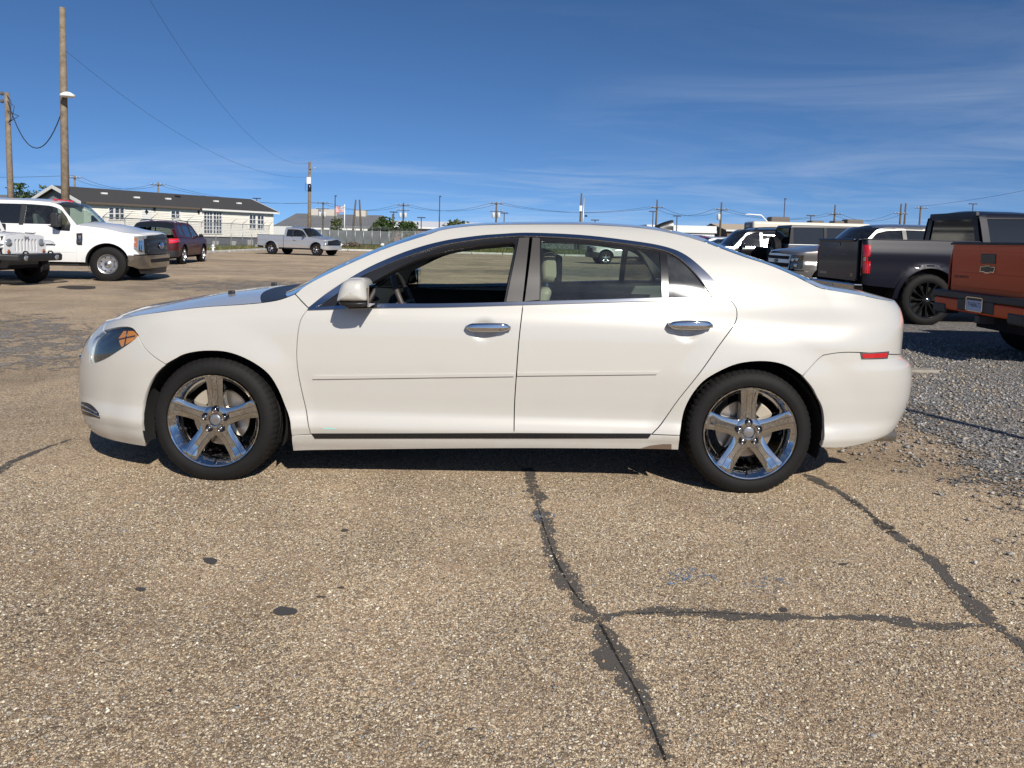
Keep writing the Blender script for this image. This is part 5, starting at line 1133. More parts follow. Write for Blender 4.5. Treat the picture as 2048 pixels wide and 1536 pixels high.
MB().box(xr + .0, xr + .012, -.78, .78, .735, .765).build('tailgate_crease', P_CHAR, tg)
MB().box(xr + .131, xr + .136, -.17, .17, .555, .645).build('number_plate', mat('plate_white', (.6, .6, .58), .5), K['rear_bumper'])
place(t3, (1, .012), (7.18 + 3.74, 12.8 + 1.02), 1.0)

# ---------------- orange pickup, tailgate only in the frame
P_ORANGE = paint('orange', (.66, .082, .008), .0, .4, .2, .002, spec=.25)
t4 = thing('pickup_truck', 'orange pickup with black emblem and plate Y468673 at the right edge', 'truck')
S, G, K = pickup(t4, P_ORANGE, dict(hw=.94, fo=.95, wb=3.26, ro=1.15, zs=.58, zb=1.22, zr=1.86, zhf=1.1, zhr=1.24, zrail=1.405, xA=.6, xT=1.15, xB=1.68, xR=2.35, xC=2.45, R=.40, r=.22, W=.26, wstyle='six', wfin=M_blkwheel, ar=.48, zarch=.43, zbt=.68, zbb=.42, gl=M_dark, glf=M_dark, bump=P_ORANGE))
xr = K['xr']; tg = K['tailgate']
MB().box(xr - .09, xr + .012, -.76, .76, 1.395, 1.43).build('tailgate_cap', M_black, tg, bevel=.012)
MB().box(xr + .003, xr + .012, -.14, .14, 1.17, 1.29).build('tailgate_handle', M_satin, tg, bevel=.004)
MB().box(xr - .002, xr + .010, -.69, .69, .86, 1.045).build('tailgate_panel', P_ORANGE, tg, bevel=.008, seg=3); MB().box(xr - .002, xr + .008, -.70, .70, 1.315, 1.385).build('tailgate_panel', P_ORANGE, tg, bevel=.007, seg=3)
bowtie('emblem_frame', M_chrome, tg, M_REAR(xr + .012, 0, 1.10), .29, .095, .009); bowtie('emblem', M_satin, tg, M_REAR(xr + .016, 0, 1.10), .255, .072, .006)
text_obj('model_badge', 'COLORADO', .052, M_satin, tg, M_REAR(xr + .011, -.52, .985), .002, xs=1.1)
for s_, b_ in zip((1, -1), K['bed']): panel('tail_lamp', S, poly((S.UR + .02, .92), (S.UR + .36, .92), (S.UR + .36, 1.33), (S.UR + .12, 1.33)), M_red, b_, off=.006, gap=0, res=.05, side=s_)
rb_ = K['rear_bumper']
MB().box(xr - .03, xr + .145, -.90, .90, .715, .80).build('bumper_step', M_black, rb_, bevel=.01)
MB().box(xr + .06, xr + .136, -.36, .36, .575, .72).build('plate_recess', M_black, rb_, bevel=.01)
for s_ in (1, -1): MB().box(xr - .05, xr + .14, min(s_ * .60, s_ * .89), max(s_ * .60, s_ * .89), .50, .63).build('bumper_corner', M_black, rb_, bevel=.02)
pl = MB().box(xr + .137, xr + .141, -.155, .155, .592, .747).build('number_plate', mat('plate_blue', (.50, .56, .68), .5), rb_)
pf = MB()
for a in ((-.165, -.150, .582, .757), (.150, .165, .582, .757), (-.165, .165, .747, .757), (-.165, .165, .582, .592)): pf.box(xr + .137, xr + .146, a[0], a[1], a[2], a[3])
pf.build('plate_frame', M_chrome, pl)
text_obj('plate_number', 'Y468673', .088, mat('plate_ink', (.01, .015, .06), .5), pl, M_REAR(xr + .1412, 0, .663), .0006, xs=.80)
text_obj('plate_state', 'LOUISIANA', .022, mat('plate_ink', (.01, .015, .06), .5), pl, M_REAR(xr + .1412, 0, .728), .0006)
MB().box(xr - .1, xr + .1, -.05, .05, .44, .54).build('tow_hitch', M_black, rb_, bevel=.01)
place(t4, (1, 0), (5.78 + K['xr'], 9.0), 1.0)

# ---------------- grey-beige pickup facing left
P_TAN = paint('pewter', (.19, .18, .17), .5, .3, 1.0, .03)
t5 = thing('pickup_truck', 'pewter crew-cab pickup facing left behind the charcoal pickup', 'truck')
S, G, K = pickup(t5, P_TAN, dict(hw=1.0, fo=.98, wb=3.66, ro=1.2, zs=.46, zb=1.27, zr=1.87, zhf=1.16, zhr=1.28, zrail=1.38, xA=.60, xT=1.2, xB=1.75, xR=2.6, xC=2.75, ar=.5, zbt=.72, zbb=.40, gl=M_dark, glf=M_tint, bump=P_TAN))
NS = K['NS']
fr_ = both('grille_frame', S, poly((NS, .76), (S.UF - .60, .76), (S.UF - .55, 1.10), (NS, 1.13)), M_alloy, t5, off=.014, gap=0, res=.06)
for s_, p in zip((1, -1), fr_):
    for z0, z1 in ((.80, .90), (.99, 1.07)): panel('grille_slot', S, poly((NS, z0), (S.UF - .62, z0), (S.UF - .60, z1), (NS, z1)), M_gap, p, off=.02, gap=0, res=.08, side=s_)
bowtie('emblem', M_satin, fr_[0], M_FRONT(S(NS, .94)[0] - .03, 0, .945), .22, .08, .012)
for s_, p in zip((1, -1), both('headlamp', S, poly((S.UF - .56, .76), (S.UF - .14, .79), (S.UF - .12, 1.10), (S.UF - .54, 1.10)), mat('smoked_lamp', (.03, .028, .02), .1, coat=1), t5, off=.012, gap=0, res=.06)):
    for u, z in ((-.46, .99), (-.32, 1.0), (-.36, .86)):
        c = S(S.UF + u, z); MB().lathe([(.045, .0), (.05, -.006), (.03, -.012), (0, -.01)], 14).build('lamp_bulb', M_chrome, p, loc=(c[0] - .02, c[1] * s_ - .015 * s_, z), rot=(0, 0, -.9 * s_))
both('bumper_panel', S, poly((NS, .40), (S.UF - .02, .46), (S.UF - .02, .72), (NS, .73)), P_TAN, t5, off=.05, gap=0, res=.08)
MB().box(S(NS, .6)[0] - .075, S(NS, .6)[0] - .06, -.18, .18, .52, .66).build('number_plate', mat('plate_white', (.6, .6, .58), .5), t5)
for s_, d_ in zip((1, -1), K['doors'][0]): mirror(d_, .85, .95, 1.27, M_satin, .2, .2, .1, s_)
place(t5, (-1, 0.0), (6.55 + .98, 18.45), 1.0)

# ---------------- two pickups far behind, seen through the sedan's windows
P_WHITE2 = paint('far_white', (.66, .66, .64), .1, .35, 1.0, .08)
for i, (lab, at_, pt_) in enumerate((('white pickup with amber lamps seen through the sedan rear door glass', (5.1, 42.3), P_WHITE2), ('pale silver pickup behind the white one, seen through the sedan rear door glass', (8.3, 46.5), P_SILVER))):
    t6 = thing('pickup_truck', lab, 'truck', group='pickups at the far side of the lot')
    S, G, K = pickup(t6, pt_, dict(hw=.9, fo=.85, wb=3.2, ro=1.1, zs=.46, zb=1.14, zr=1.72, zhf=1.0, zhr=1.15, zrail=1.22, xA=.58, xT=1.12, xB=1.68, xR=2.3, xC=2.4, R=.36, r=.22, ar=.45, zarch=.40, gl=M_dark, glf=M_tint, bump=M_black, zbt=.66, zbb=.38))
    both('headlamp', S, poly((S.UF - .5, .74), (S.UF - .15, .76), (S.UF - .12, .93), (S.UF - .5, .95)), M_lens, t6, off=.008, gap=0)
    both('turn_signal', S, poly((S.UF - .28, .76), (S.UF - .12, .77), (S.UF - .12, .82), (S.UF - .28, .82)), M_amber, t6, off=.014, gap=0)
    place(t6, (-1, -.12), at_, 1.0)

# ---------------- crossover / SUV body
def wagon(root, pt, d, holes=True):
    g = dict(hw=.92, fo=.9, wb=2.72, ro=.95, zs=.34, zb=1.05, zr=1.66, zhf=.95, zhr=1.06, xA=.48, xT=1.15, xB=1.5, xR=2.45, xD=3.05, R=.36, r=.24, wstyle='five', ar=.42, gl=M_dark, glf=M_tint, zend=1.0, xTr=3.3, noselen=.5, rearlen=.3, crown=.05, wfin=None, W=.23, zdeck=None)
    g.update(d); G = type('G', (), g); xn = -G.fo; xr = G.wb + G.ro
    prof = [(.15, .85 * G.hw), (G.zs - .05, .95 * G.hw), (G.zs + .15, .985 * G.hw), (.5 * (G.zs + G.zb), G.hw), (G.zb - .1, .985 * G.hw), (G.zb, .95 * G.hw), (G.zb + .4 * (G.zr - G.zb), .85 * G.hw), (G.zr - .1, .74 * G.hw), (G.zr - .03, .68 * G.hw), (G.zr, .6 * G.hw)]
    zl = [0.0, G.zb, G.zr]; S = Surf(prof, xn + G.noselen, xr - G.rearlen, ([0, .5, G.zhf, 1.8], [G.noselen * .94, G.noselen, G.noselen * .8, G.noselen * .6]), ([0.0, .5, G.zb, G.zr], [G.rearlen * .9, G.rearlen, G.rearlen * .9, G.rearlen * .8]), 1.0, .8, (2.3, 2.7, 2.6, 3.4), ((0, G.R), (G.wb, G.R)), .02, (G.ar - .03, G.ar + .14), (), None, .002)
    NS = S.UF - S.ULF; TL = S.UR + S.ULR; za = G.R + .02
    def roofz(x): return np.interp(x, [G.xA, G.xT - .12, G.xT + .15, .5 * (G.xT + G.xTr), G.xTr - .1, G.xTr + .1, xr], [G.zhr, G.zr - .13, G.zr - .05, G.zr - .02, G.zr - .05, G.zr - .12, G.zend])
    af = arch(0, za, G.ar, 0, 180, 11); aR = arch(G.wb, za, G.ar, 0, 180, 11)
    hl = [(NS, G.zhf - .08), (S.UF - .4, G.zhf - .03), (S.UF + .1, G.zhf + .02), (.5 * (S.UF + G.xA), .5 * (G.zhf + G.zhr) + .03), (G.xA, G.zhr)]
    both('front_fender', S, outline(hl, [(G.xA, G.zhr), (G.xA, G.zs)], [(G.xA, G.zs), (af[0][0], G.zs)], [(af[0][0], G.zs)] + af[:-1], [af[-1], (af[-1][0], G.zs - .05)], [(af[-1][0], G.zs - .05), (NS, G.zs - .06)], [(NS, G.zs - .06), hl[0]], step=.07), pt, root, res=.08)
    d1 = both('door', S, poly((G.xA, G.zs), (G.xB, G.zs), (G.xB, G.zb), (G.xA, G.zb)), pt, root, res=.09)
    xb_ = aR[-1][0]
    d2 = both('door', S, outline([(G.xB, G.zb), (G.xB, G.zs)], [(G.xB, G.zs), (xb_ - .04, G.zs)], [(xb_ - .04, G.zs), (xb_ - .02, za + .2), (xb_ + .16, za + .42), (G.xR, G.zb)], [(G.xR, G.zb), (G.xB, G.zb)], step=.07), pt, root, res=.09)
    xs = np.linspace(G.xA, S.UR, 26); top = [(x, float(roofz(x))) for x in xs] + [(S.UR + .3, float(roofz(S.UR)) - .03)]
    q = outline([(G.xR, G.zb), (xb_ + .16, za + .42), (xb_ - .02, za + .2), (xb_ - .04, G.zs)], [(xb_ - .04, G.zs), (aR[-1][0], G.zs)], [(aR[-1][0], G.zs)] + aR[::-1][1:-1], [aR[0], (aR[0][0], G.zs)], [(aR[0][0], G.zs), (TL, G.zs + .02)], [(TL, G.zs + .02), (TL, G.zend if G.zdeck is None else G.zdeck)], [(TL, G.zend if G.zdeck is None else G.zdeck), (S.UR, max(G.zb + .02, G.zend - .02))] if G.zdeck is not None else [(TL, G.zend), (S.UR + .3, G.zend)], [(S.UR, max(G.zb + .02, G.zend - .02)) if G.zdeck is not None else (S.UR + .3, G.zend), (G.xR, G.zb)], step=.07)
    both('quarter_panel', S, q, pt, root, res=.08)
    gh = outline(top, [top[-1], (S.UR + .3 if G.zdeck is None else S.UR, G.zb)], [(S.UR + .3 if G.zdeck is None else S.UR, G.zb), (G.xA, G.zb)], step=.07)
    lim = lambda x: float(roofz(x)) - .09
    up = [(x, lim(x)) for x in np.linspace(G.xA + .28, G.xB - .05, 7)]; up = [p for p in up if p[1] > G.zb + .07]
    w1 = outline([(G.xA + .22, G.zb + .03), up[0]], up, [up[-1], (G.xB - .05, G.zb + .03)], step=.07)
    w2 = poly((G.xB + .05, G.zb + .03), (G.xR - .1, G.zb + .03), (G.xR - .06, lim(G.xR - .06)), (G.xB + .05, lim(G.xB + .05)))
    ws = [w1, w2]
    if G.xD > G.xR + .2: ws.append(poly((G.xR + .02, G.zb + .05), (G.xD - .05, G.zb + .12), (G.xD - .12, lim(G.xD - .1)), (G.xR + .06, lim(G.xR + .06))))
    sd = both('roof_side', S, gh, pt, root, holes=ws, res=.09)
    for s_, p in zip((1, -1), sd):
        for k, w in enumerate(ws): panel('window_glass', S, w, G.glf if k == 0 else G.gl, p, off=-.015, gap=0, res=.15, flange=0, side=s_)
        panel('pillar_cover', S, poly((G.xB - .05, G.zb + .02), (G.xB + .05, G.zb + .02), (G.xB + .05, lim(G.xB)), (G.xB - .05, lim(G.xB))), M_satin, p, off=.003, gap=0, res=.2, side=s_)
    strip('hood', S, hl, pt, root, .07, -.08)
    strip('windscreen', S, [(x, float(roofz(x))) for x in np.linspace(G.xA + .01, G.xT, 8)], M_tint, root, .05, -.2)
    strip('roof', S, [(x, float(roofz(x))) for x in np.linspace(G.xT, G.xTr, 14)], pt, root, G.crown, 0)
    e = [(x, float(roofz(x))) for x in np.linspace(G.xTr, S.UR, 6)]
    if G.zdeck is None: e.append((S.UR + .3, max(float(roofz(S.UR)) - .03, G.zend)))
    rw = strip('rear_window', S, e, M_dark, root, .05, .12)
    if G.zdeck is not None: strip('boot_lid', S, [(S.UR, max(G.zb + .02, G.zend - .02)), (S.UR + .35, G.zdeck + .01), (TL - .1, G.zdeck)], pt, root, .03, .1)
    MB().box(G.xA + .1, S.UR - .1, -.78 * G.hw, .78 * G.hw, G.zs - .05, G.zb - .1).build('cabin', M_cabin, root)
    MB().box(xn + .2, xr - .25, -.6 * G.hw, .6 * G.hw, .22, G.zs + .1).build('underbody', M_gap, root)
    for s_ in (1, -1):
        for x in (0, G.wb):
            wheel(root, x, -s_ * (G.hw - .015), G.R - .005, G.R, G.r, G.W, G.wstyle, s_, finish=G.wfin)
            MB().lathe([(G.ar + .02, -s_ * (G.hw - .05)), (G.ar + .02, -s_ * (G.hw - .36)), (.05, -s_ * (G.hw - .36))], 20, (x, 0, za), a0=-.2, a1=PI + .2).build('wheel_well', M_gap, root)
    both('headlamp', S, poly((S.UF - .6, G.zhf - .3), (S.UF - .15, G.zhf - .22), (S.UF - .05, G.zhf - .12), (S.UF - .6, G.zhf - .14)), M_lens, root, off=.008, gap=0, res=.08)
    both('grille', S, poly((NS, G.zs + .12), (S.UF - .65, G.zs + .12), (S.UF - .62, G.zhf - .16), (NS, G.zhf - .14)), M_satin, root, off=.01, gap=0, res=.1)
    return S, G, dict(NS=NS, TL=TL, xr=xr, doors=[d1, d2], sides=sd, roofz=roofz, rear_window=rw)
def roof_rails(root, S, K, a, b, m, out=.0):
    for s_ in (1, -1):
        p = [S(x, float(K['roofz'](x))) * np.array([1, s_, 1]) for x in (a, a + .12, .5 * (a + b), b - .12, b)]
        MB().tube([p[0] + [0, 0, 0], p[1] + [0, 0, .06], p[2] + [0, 0, .075], p[3] + [0, 0, .06], p[4]], .02, 6).build('roof_rail', m, root)

# ---------------- dark red crossover, seen from behind
P_RED = paint('dark_red', (.055, .003, .004), .0, .4, .3, .005, spec=.3)
t7 = thing('crossover', 'dark red crossover seen from behind, parked beside the white pickup', 'car')
S, G, K = wagon(t7, P_RED, dict(hw=.92, fo=.93, wb=2.73, ro=.98, zr=1.66, zb=1.04, xTr=3.2, zend=1.02, wfin=M_alloy))
roof_rails(t7, S, K, 1.3, 3.0, M_alloy); TL = K['TL']
for s_ in (1, -1):
    tl = panel('tail_lamp', S, poly((S.UR - .05, .90), (TL - .28, .82), (TL - .28, .98), (S.UR + .02, 1.02)), mat('tail_bright', (.7, .01, .015), .1, coat=1), t7, off=.012, gap=0, res=.06, side=s_)
    panel('lamp_chrome', S, poly((S.UR + .05, .945), (TL - .3, .90), (TL - .3, .915), (S.UR + .05, .96)), M_chrome, tl, off=.02, gap=0, res=.06, side=s_)
    panel('bumper_lower', S, poly((S.UR - .1, .30), (TL, .30), (TL, .55), (S.UR - .05, .55)), M_black, t7, off=.01, gap=0, res=.08, side=s_)
    panel('tailgate_skin', S, poly((S.UR + .22, .60), (TL, .60), (TL, .99), (S.UR + .25, .99)), P_RED, t7, off=.006, gap=0, res=.06, side=s_)
    mirror(K['doors'][0][0 if s_ > 0 else 1], .78, .87, 1.05, M_satin, .17, .14, .09, s_)
MB().box(S(TL, .75)[0] + .008, S(TL, .75)[0] + .016, -.26, .26, .68, .80).build('number_plate', mat('plate_white', (.6, .6, .58), .5), t7)
hd_ = (-.139, .99); place(t7, hd_, (-12.87 + hd_[0] * 2.73 - hd_[1] * .9, 28.7 + hd_[1] * 2.73 + hd_[0] * .9 + .3), 1.0)

# ---------------- black SUV with roof rails
P_BLACK = paint('gloss_black', (.008, .008, .009), .1, .2, 1.0, .01)
t8 = thing('suv', 'black SUV with roof rails facing left, chrome light along its windows', 'car')
S, G, K = wagon(t8, P_BLACK, dict(hw=.92, fo=.85, wb=2.7, ro=.8, zr=1.80, zb=1.14, zhf=1.05, zhr=1.16, xA=.5, xT=1.12, xB=1.45, xR=2.35, xD=3.1, xTr=3.35, zend=1.2, rearlen=.12, noselen=.35, R=.37, glf=M_tint))
roof_rails(t8, S, K, 1.25, 3.2, M_satin)
for s_, d_ in zip((1, -1), K['doors'][0]): mirror(d_, .78, .88, 1.12, P_BLACK, .2, .17, .1, s_)
both('belt_trim', S, poly((.62, 1.145), (3.0, 1.145), (3.0, 1.17), (.62, 1.17)), M_chrome, K['sides'][0], off=.01, gap=0, res=.1)
place(t8, (-1, 0), (7.35, 27.4), 1.06)

# ---------------- cars whose roofs show over the boot of the sedan
for i, (lab, col, at_, hd_) in enumerate((('bright blue car roof left of the black SUV', (.012, .06, .30), (8.35, 33.5), (-1, .05)), ('white car roof just behind the blue one', (.72, .72, .71), (9.0, 38.5), (-1, 0)), ('dark red car roof behind the white one', (.12, .012, .018), (8.9, 43.5), (-1, 0)), ('second white car roof, farther back in the row', (.70, .69, .66), (9.3, 49.0), (-1, .04)), ('maroon car roof at the far end of the row', (.07, .012, .016), (11.2, 56.0), (-1, 0)))):
    t9 = thing('parked_car', lab, 'car', group='row of cars behind the white sedan')
    hh = (.02, .08, .14, .22, .34)[i]
    wagon(t9, paint('row_%d' % i, col, .1, .3, .8, .01), dict(hw=.9, fo=.88, wb=2.7, ro=.85, zs=.33, zb=1.0 + hh * .5, zr=1.56 + hh, zhf=.9 + hh * .4, zhr=1.02 + hh * .5, xA=.45, xT=1.1, xB=1.45, xR=2.35, xD=3.0, xTr=3.1, zend=1.02 + hh * .5, R=.34, r=.22, ar=.40, gl=M_dark, glf=M_tint))
    place(t9, hd_, at_, 1.0)

# ---------------- wranglers
def wrangler(root, pt, lifted=0.0, top=M_black, long_=True):
    L = lifted; zs = .55 + L; zb = 1.22 + L; zr = 1.80 + L; R = .40 + L * .25; wb = 2.95 if long_ else 2.45; xc = .62; hw = .76
    body = MB().hexa([(xc, -hw, zs), (wb + .62, -hw, zs), (wb + .62, hw, zs), (xc, hw, zs)], [(xc, -hw + .02, zb), (wb + .62, -hw + .02, zb), (wb + .62, hw - .02, zb), (xc, hw - .02, zb)]).build('tub', pt, root, bevel=.02)
    S_ = lambda y: y
    # hood: tapers forward, domed
    rows_ = []
    for x, w, z in ((-.52, .55, 1.13 + L), (-.45, .57, 1.165 + L), (-.1, .61, 1.20 + L), (.3, .65, 1.225 + L), (.64, .68, 1.24 + L)):
        q = np.linspace(-1, 1, 13); rows_.append(np.stack([np.full(13, x), q * w, z - .045 * np.abs(q) ** 6 + .02 * (1 - q * q)], -1))
    hd = loft('hood', rows_, pt, root, flip=True)
    for s in (1, -1):
        rr = [np.array([(x, s * w, z - .045), (x, s * (w + .01), .86 + L)]) for x, w, z in ((-.52, .55, 1.13 + L), (-.1, .61, 1.20 + L), (.3, .65, 1.225 + L), (.64, .68, 1.24 + L))]
        loft('hood_side', rr, pt, root, flip=s < 0)
        MB().box(-.40, -.34, s * .56 - .03, s * .56 + .03, 1.06 + L, 1.12 + L).build('hood_latch', M_black, hd)
    # grille with seven slots cut through
    gw = .60; zt = 1.15 + L; zl_ = .70 + L
    out_ = outline([(-gw + .02, zl_ + .05), (-gw, .9 + L), (-gw + .03, zt - .08), (-gw + .12, zt), (0, zt + .03), (gw - .12, zt), (gw - .03, zt - .08), (gw, .9 + L), (gw - .02, zl_ + .05)], [(gw - .02, zl_ + .05), (gw - .1, zl_)], [(gw - .1, zl_), (-gw + .1, zl_)], step=.04)
    slots = [outline([(y - .024, zl_ + .11), (y, zl_ + .085), (y + .024, zl_ + .11)], [(y + .024, zl_ + .11), (y + .026, zt - .10)], [(y + .026, zt - .10), (y, zt - .08), (y - .026, zt - .10)], step=.03) for y in np.linspace(-.285, .285, 7)]
    circ = lambda cy, cz, r: np.array([(cy + r * math.cos(a), cz + r * math.sin(a)) for a in np.linspace(0, 2 * PI, 24, endpoint=False)])
    lamps = [circ(-.46, .985 + L, .092), circ(.46, .985 + L, .092)]
    GS = lambda u, z: np.stack([-.56 - .05 * (np.asarray(z) - .7 - L) * -1.0 + .02 * (np.asarray(u) / .6) ** 2 - .02, np.asarray(u, float), np.asarray(z, float)], -1)
    v, f = cdt(out_, slots + lamps, .06); P = GS(v[:, 0], v[:, 1]); V = [tuple(p) for p in P]; F = [tuple(q[::-1]) for q in f]; b0 = len(V)
    for lp in [out_] + slots + lamps:
        n = len(lp); p0 = GS(lp[:, 0], lp[:, 1]); p1 = p0 + np.array([.06, 0, 0]); b = len(V); V += [tuple(p) for p in p0] + [tuple(p) for p in p1]; F += [(b + i, b + (i + 1) % n, b + n + (i + 1) % n, b + n + i) for i in range(n)]
    g = MB(); g.v = V; g.f = F; g.sm = [False] * len(F); go = g.build('grille', pt, root, fix=False)
    MB().box(-.50, -.47, -.58, .58, zl_, zt - .02).build('grille_back', M_gap, go)
    for s in (-1, 1):
        MB().lathe([(.092, -.0), (.085, -.012), (.06, -.03), (0, -.038)], 24, axis='x').build('headlamp', M_lens, go, loc=(-.545, s * .46, .985 + L))
        MB().lathe([(.045, 0), (.04, -.01), (0, -.014)], 16, axis='x').build('turn_signal', mat('amber_dull', (.33, .10, .03), .3, coat=1), go, loc=(-.578, s * .50, .80 + L))
    text_obj('grille_letters', 'Jeep', .075, M_satin, go, M_FRONT(-.585, 0, zt - .035), .002)
    # flat fenders
    for s in (1, -1):
        pts = [(-.55, .95 + L), (-.42, 1.04 + L), (.1, 1.06 + L), (.45, .98 + L), (.66, .70 + L)]
        rr = []
        for x, z in resample(crom(pts, 5), .08): rr.append(np.array([(x, s * .58, z + .01), (x, s * .78, z + .01), (x, s * .90, z - .005), (x, s * .925, z - .035), (x, s * .92, z - .085), (x, s * .60, z - .06)]))
        loft('front_fender', rr, pt, root, flip=s > 0)
        pts = [(wb - .62, .70 + L), (wb - .48, .98 + L), (wb - .2, 1.06 + L), (wb + .25, 1.06 + L), (wb + .5, .92 + L), (wb + .6, .72 + L)]
        rr = []
        for x, z in resample(crom(pts, 5), .08): rr.append(np.array([(x, s * .74, z + .01), (x, s * .90, z), (x, s * .925, z - .035), (x, s * .92, z - .085), (x, s * .74, z - .06)]))
        loft('rear_fender', rr, pt, root, flip=s > 0)
        for x in (0, wb): wheel(root, x, -s * .93, R - .005, R, .22, .27, 'five', s, finish=M_satin if lifted else M_alloy, chunk=.014, every=4, seg=80)
    bp = MB().hexa([(-.95, -.62, .58 + L), (-.68, -.90, .60 + L), (-.68, .90, .60 + L), (-.95, .62, .58 + L)], [(-.96, -.62, .74 + L), (-.68, -.92, .76 + L), (-.68, .92, .76 + L), (-.96, .62, .74 + L)]).build('front_bumper', M_black, root, bevel=.04, seg=3)
    for y_ in (-.36, .36):
        MB().tube([(-.80, y_, .74 + L), (-.83, y_, .80 + L), (-.90, y_, .80 + L), (-.93, y_, .76 + L)], .018, 6).build('tow_hook', M_satin, bp)
        MB().lathe([(.06, 0), (.055, -.012), (0, -.016)], 18, axis='x').build('fog_lamp', M_lens, bp, loc=(-.955, y_ * 1.25, .66 + L))
    MB().box(-.5, wb + .5, -.42, .42, .42 + L, .62 + L).build('chassis', M_gap, root)
    MB().tube([(0, -.8, R), (0, .8, R)], .06, 8).build('axle', M_gap, root); MB().tube([(wb, -.8, R), (wb, .8, R)], .06, 8).build('axle', M_gap, root)
    # windscreen frame and hard top
    fr = MB()
    for s in (1, -1): fr.hexa([(.62, s * .66, 1.23 + L), (.69, s * .66, 1.23 + L), (.69, s * .73, 1.23 + L), (.62, s * .73, 1.23 + L)], [(.86, s * .60, zr - .03), (.93, s * .60, zr - .03), (.93, s * .66, zr - .03), (.86, s * .66, zr - .03)])
    fr.box(.85, .94, -.66, .66, zr - .08, zr - .01); fr.build('windscreen_frame', pt, root)
    MB().hexa([(.66, -.66, 1.24 + L), (.67, -.66, 1.24 + L), (.67, .66, 1.24 + L), (.66, .66, 1.24 + L)], [(.89, -.6, zr - .08), (.90, -.6, zr - .08), (.90, .6, zr - .08), (.89, .6, zr - .08)]).build('windscreen', M_tint, root)
    xe = wb + .60
    tp = MB(); tp.hexa([(.86, -.66, zr - .06), (xe - .06, -.66, zr - .06), (xe - .06, .66, zr - .06), (.86, .66, zr - .06)], [(.88, -.62, zr + .02), (xe - .1, -.62, zr + .03), (xe - .1, .62, zr + .03), (.88, .62, zr + .02)])
    for s in (1, -1):
        for a, b in ((1.5, 1.6), (2.32, 2.44), (xe - .16, xe)): tp.hexa([(a, s * .71, zb), (b, s * .71, zb), (b, s * .745, zb), (a, s * .745, zb)], [(a, s * .63, zr - .05), (b - (.06 if b == xe else 0), s * .63, zr - .05), (b - (.06 if b == xe else 0), s * .665, zr - .05), (a, s * .665, zr - .05)])
    tp.build('hard_top', top, root, bevel=.015)
    for s in (1, -1):
        for a, b in ((.78, 1.5), (1.6, 2.32), (2.44, xe - .16)): MB().hexa([(a, s * .715, zb), (b, s * .715, zb), (b, s * .725, zb), (a, s * .725, zb)], [(a + (.1 if a < 1 else 0), s * .64, zr - .06), (b, s * .64, zr - .06), (b, s * .65, zr - .06), (a + (.1 if a < 1 else 0), s * .65, zr - .06)]).build('side_window', M_dark, root)
        for a, b in ((.68, 1.52), (1.56, 2.36)): MB().box(a, b, min(s * .755, s * .77), max(s * .755, s * .77), zs + .08, zb - .01).build('door', pt, root, bevel=.012)
        mirror(root, .80, .72, 1.24 + L, M_black, .14, .17, .09, s)
    MB().box(xe - .03, xe - .02, -.60, .60, zb + .02, zr - .08).build('rear_window', M_dark, root)
    sp_ = wheel(root, xe + .33, 0, zb - .18, R * .97, .22, .25, 'five', 1, finish=M_satin, chunk=.014, every=4, seg=80); sp_.rotation_euler = (0, 0, PI / 2); sp_.name = 'spare_wheel'
    MB().box(xe + .02, xe + .12, -.12, .12, zb - .3, zb - .06).build('spare_carrier', M_black, root)
    MB().box(xe - .02, xe + .2, -.8, .8, zs - .02, zs + .13).build('rear_bumper', M_black, root, bevel=.03)
    for s in (1, -1): MB().box(xe + .0, xe + .05, s * .66 - .06, s * .66 + .06, zb - .32, zb - .12).build('tail_lamp', M_red, root, bevel=.01)
t10 = thing('off_roader', 'white off-roader with seven-slot grille and black bumper at the left edge', 'car')
wrangler(t10, P_WHITE, -.02, P_WHITE); a_ = math.radians(-8); hd_ = (math.cos(a_), math.sin(a_)); place(t10, hd_, (-11.52, 16.75), 1.0)
P_GREY = paint('steel_grey', (.16, .165, .17), .5, .3, 1.0, .05)
t11 = thing('off_roader', 'grey four-door off-roader with black hard top and rear spare wheel', 'car')
wrangler(t11, P_GREY, .12, M_satin); place(t11, (1, 0), (9.05 + 3.55, 24.9), 1.02)
# ------------------------------------------------------------------ mobile home
def hz_at(px): return HORIZON + (px - 1024) * math.tan(ROLL)
M_siding = mat('cream_siding', (.84, .80, .70), .6, fn=grainy((.85, .81, .71), .10, .7))
M_shingle = mat('dark_shingle', (.045, .043, .042), .9, fn=grainy((.06, .057, .055), .45, 14, .5))
M_trim = mat('white_trim', (.72, .71, .68), .55)
M_skirt = mat('grey_skirting', (.085, .09, .10), .8, fn=grainy((.10, .105, .115), .3, 1.2))
M_pane = mat('window_pane', (.03, .035, .045), .06, coat=1)
M_block = mat('concrete_block', (.40, .39, .37), .9, fn=grainy((.42, .41, .39), .3, 3))
HL = np.array([.52, .856]); HL /= np.linalg.norm(HL); HX0 = np.array([-33.0, 57.0]); HLEN = 18.3; HWID = 7.4; Z0, Z1, ZR = .82, 3.32, 4.5
home = thing('mobile_home', 'long cream mobile home with dark shingle roof behind the chain-link fence', 'building', (*HX0, 0), math.atan2(HL[1], HL[0]))
def hx(px):
    k = (px - 1024) / FPX; return (HX0[1] * k - HX0[0]) / (HL[0] - HL[1] * k)
def hzz(px, py):
    t = hx(px); Y = HX0[1] + HL[1] * t; return EYE + (hz_at(px) - py) * Y / FPX
wall = MB().box(0, HLEN, 0, HWID, Z0, Z1).build('wall', M_siding, home)
n = 17; h_ = (Z1 - Z0) / n
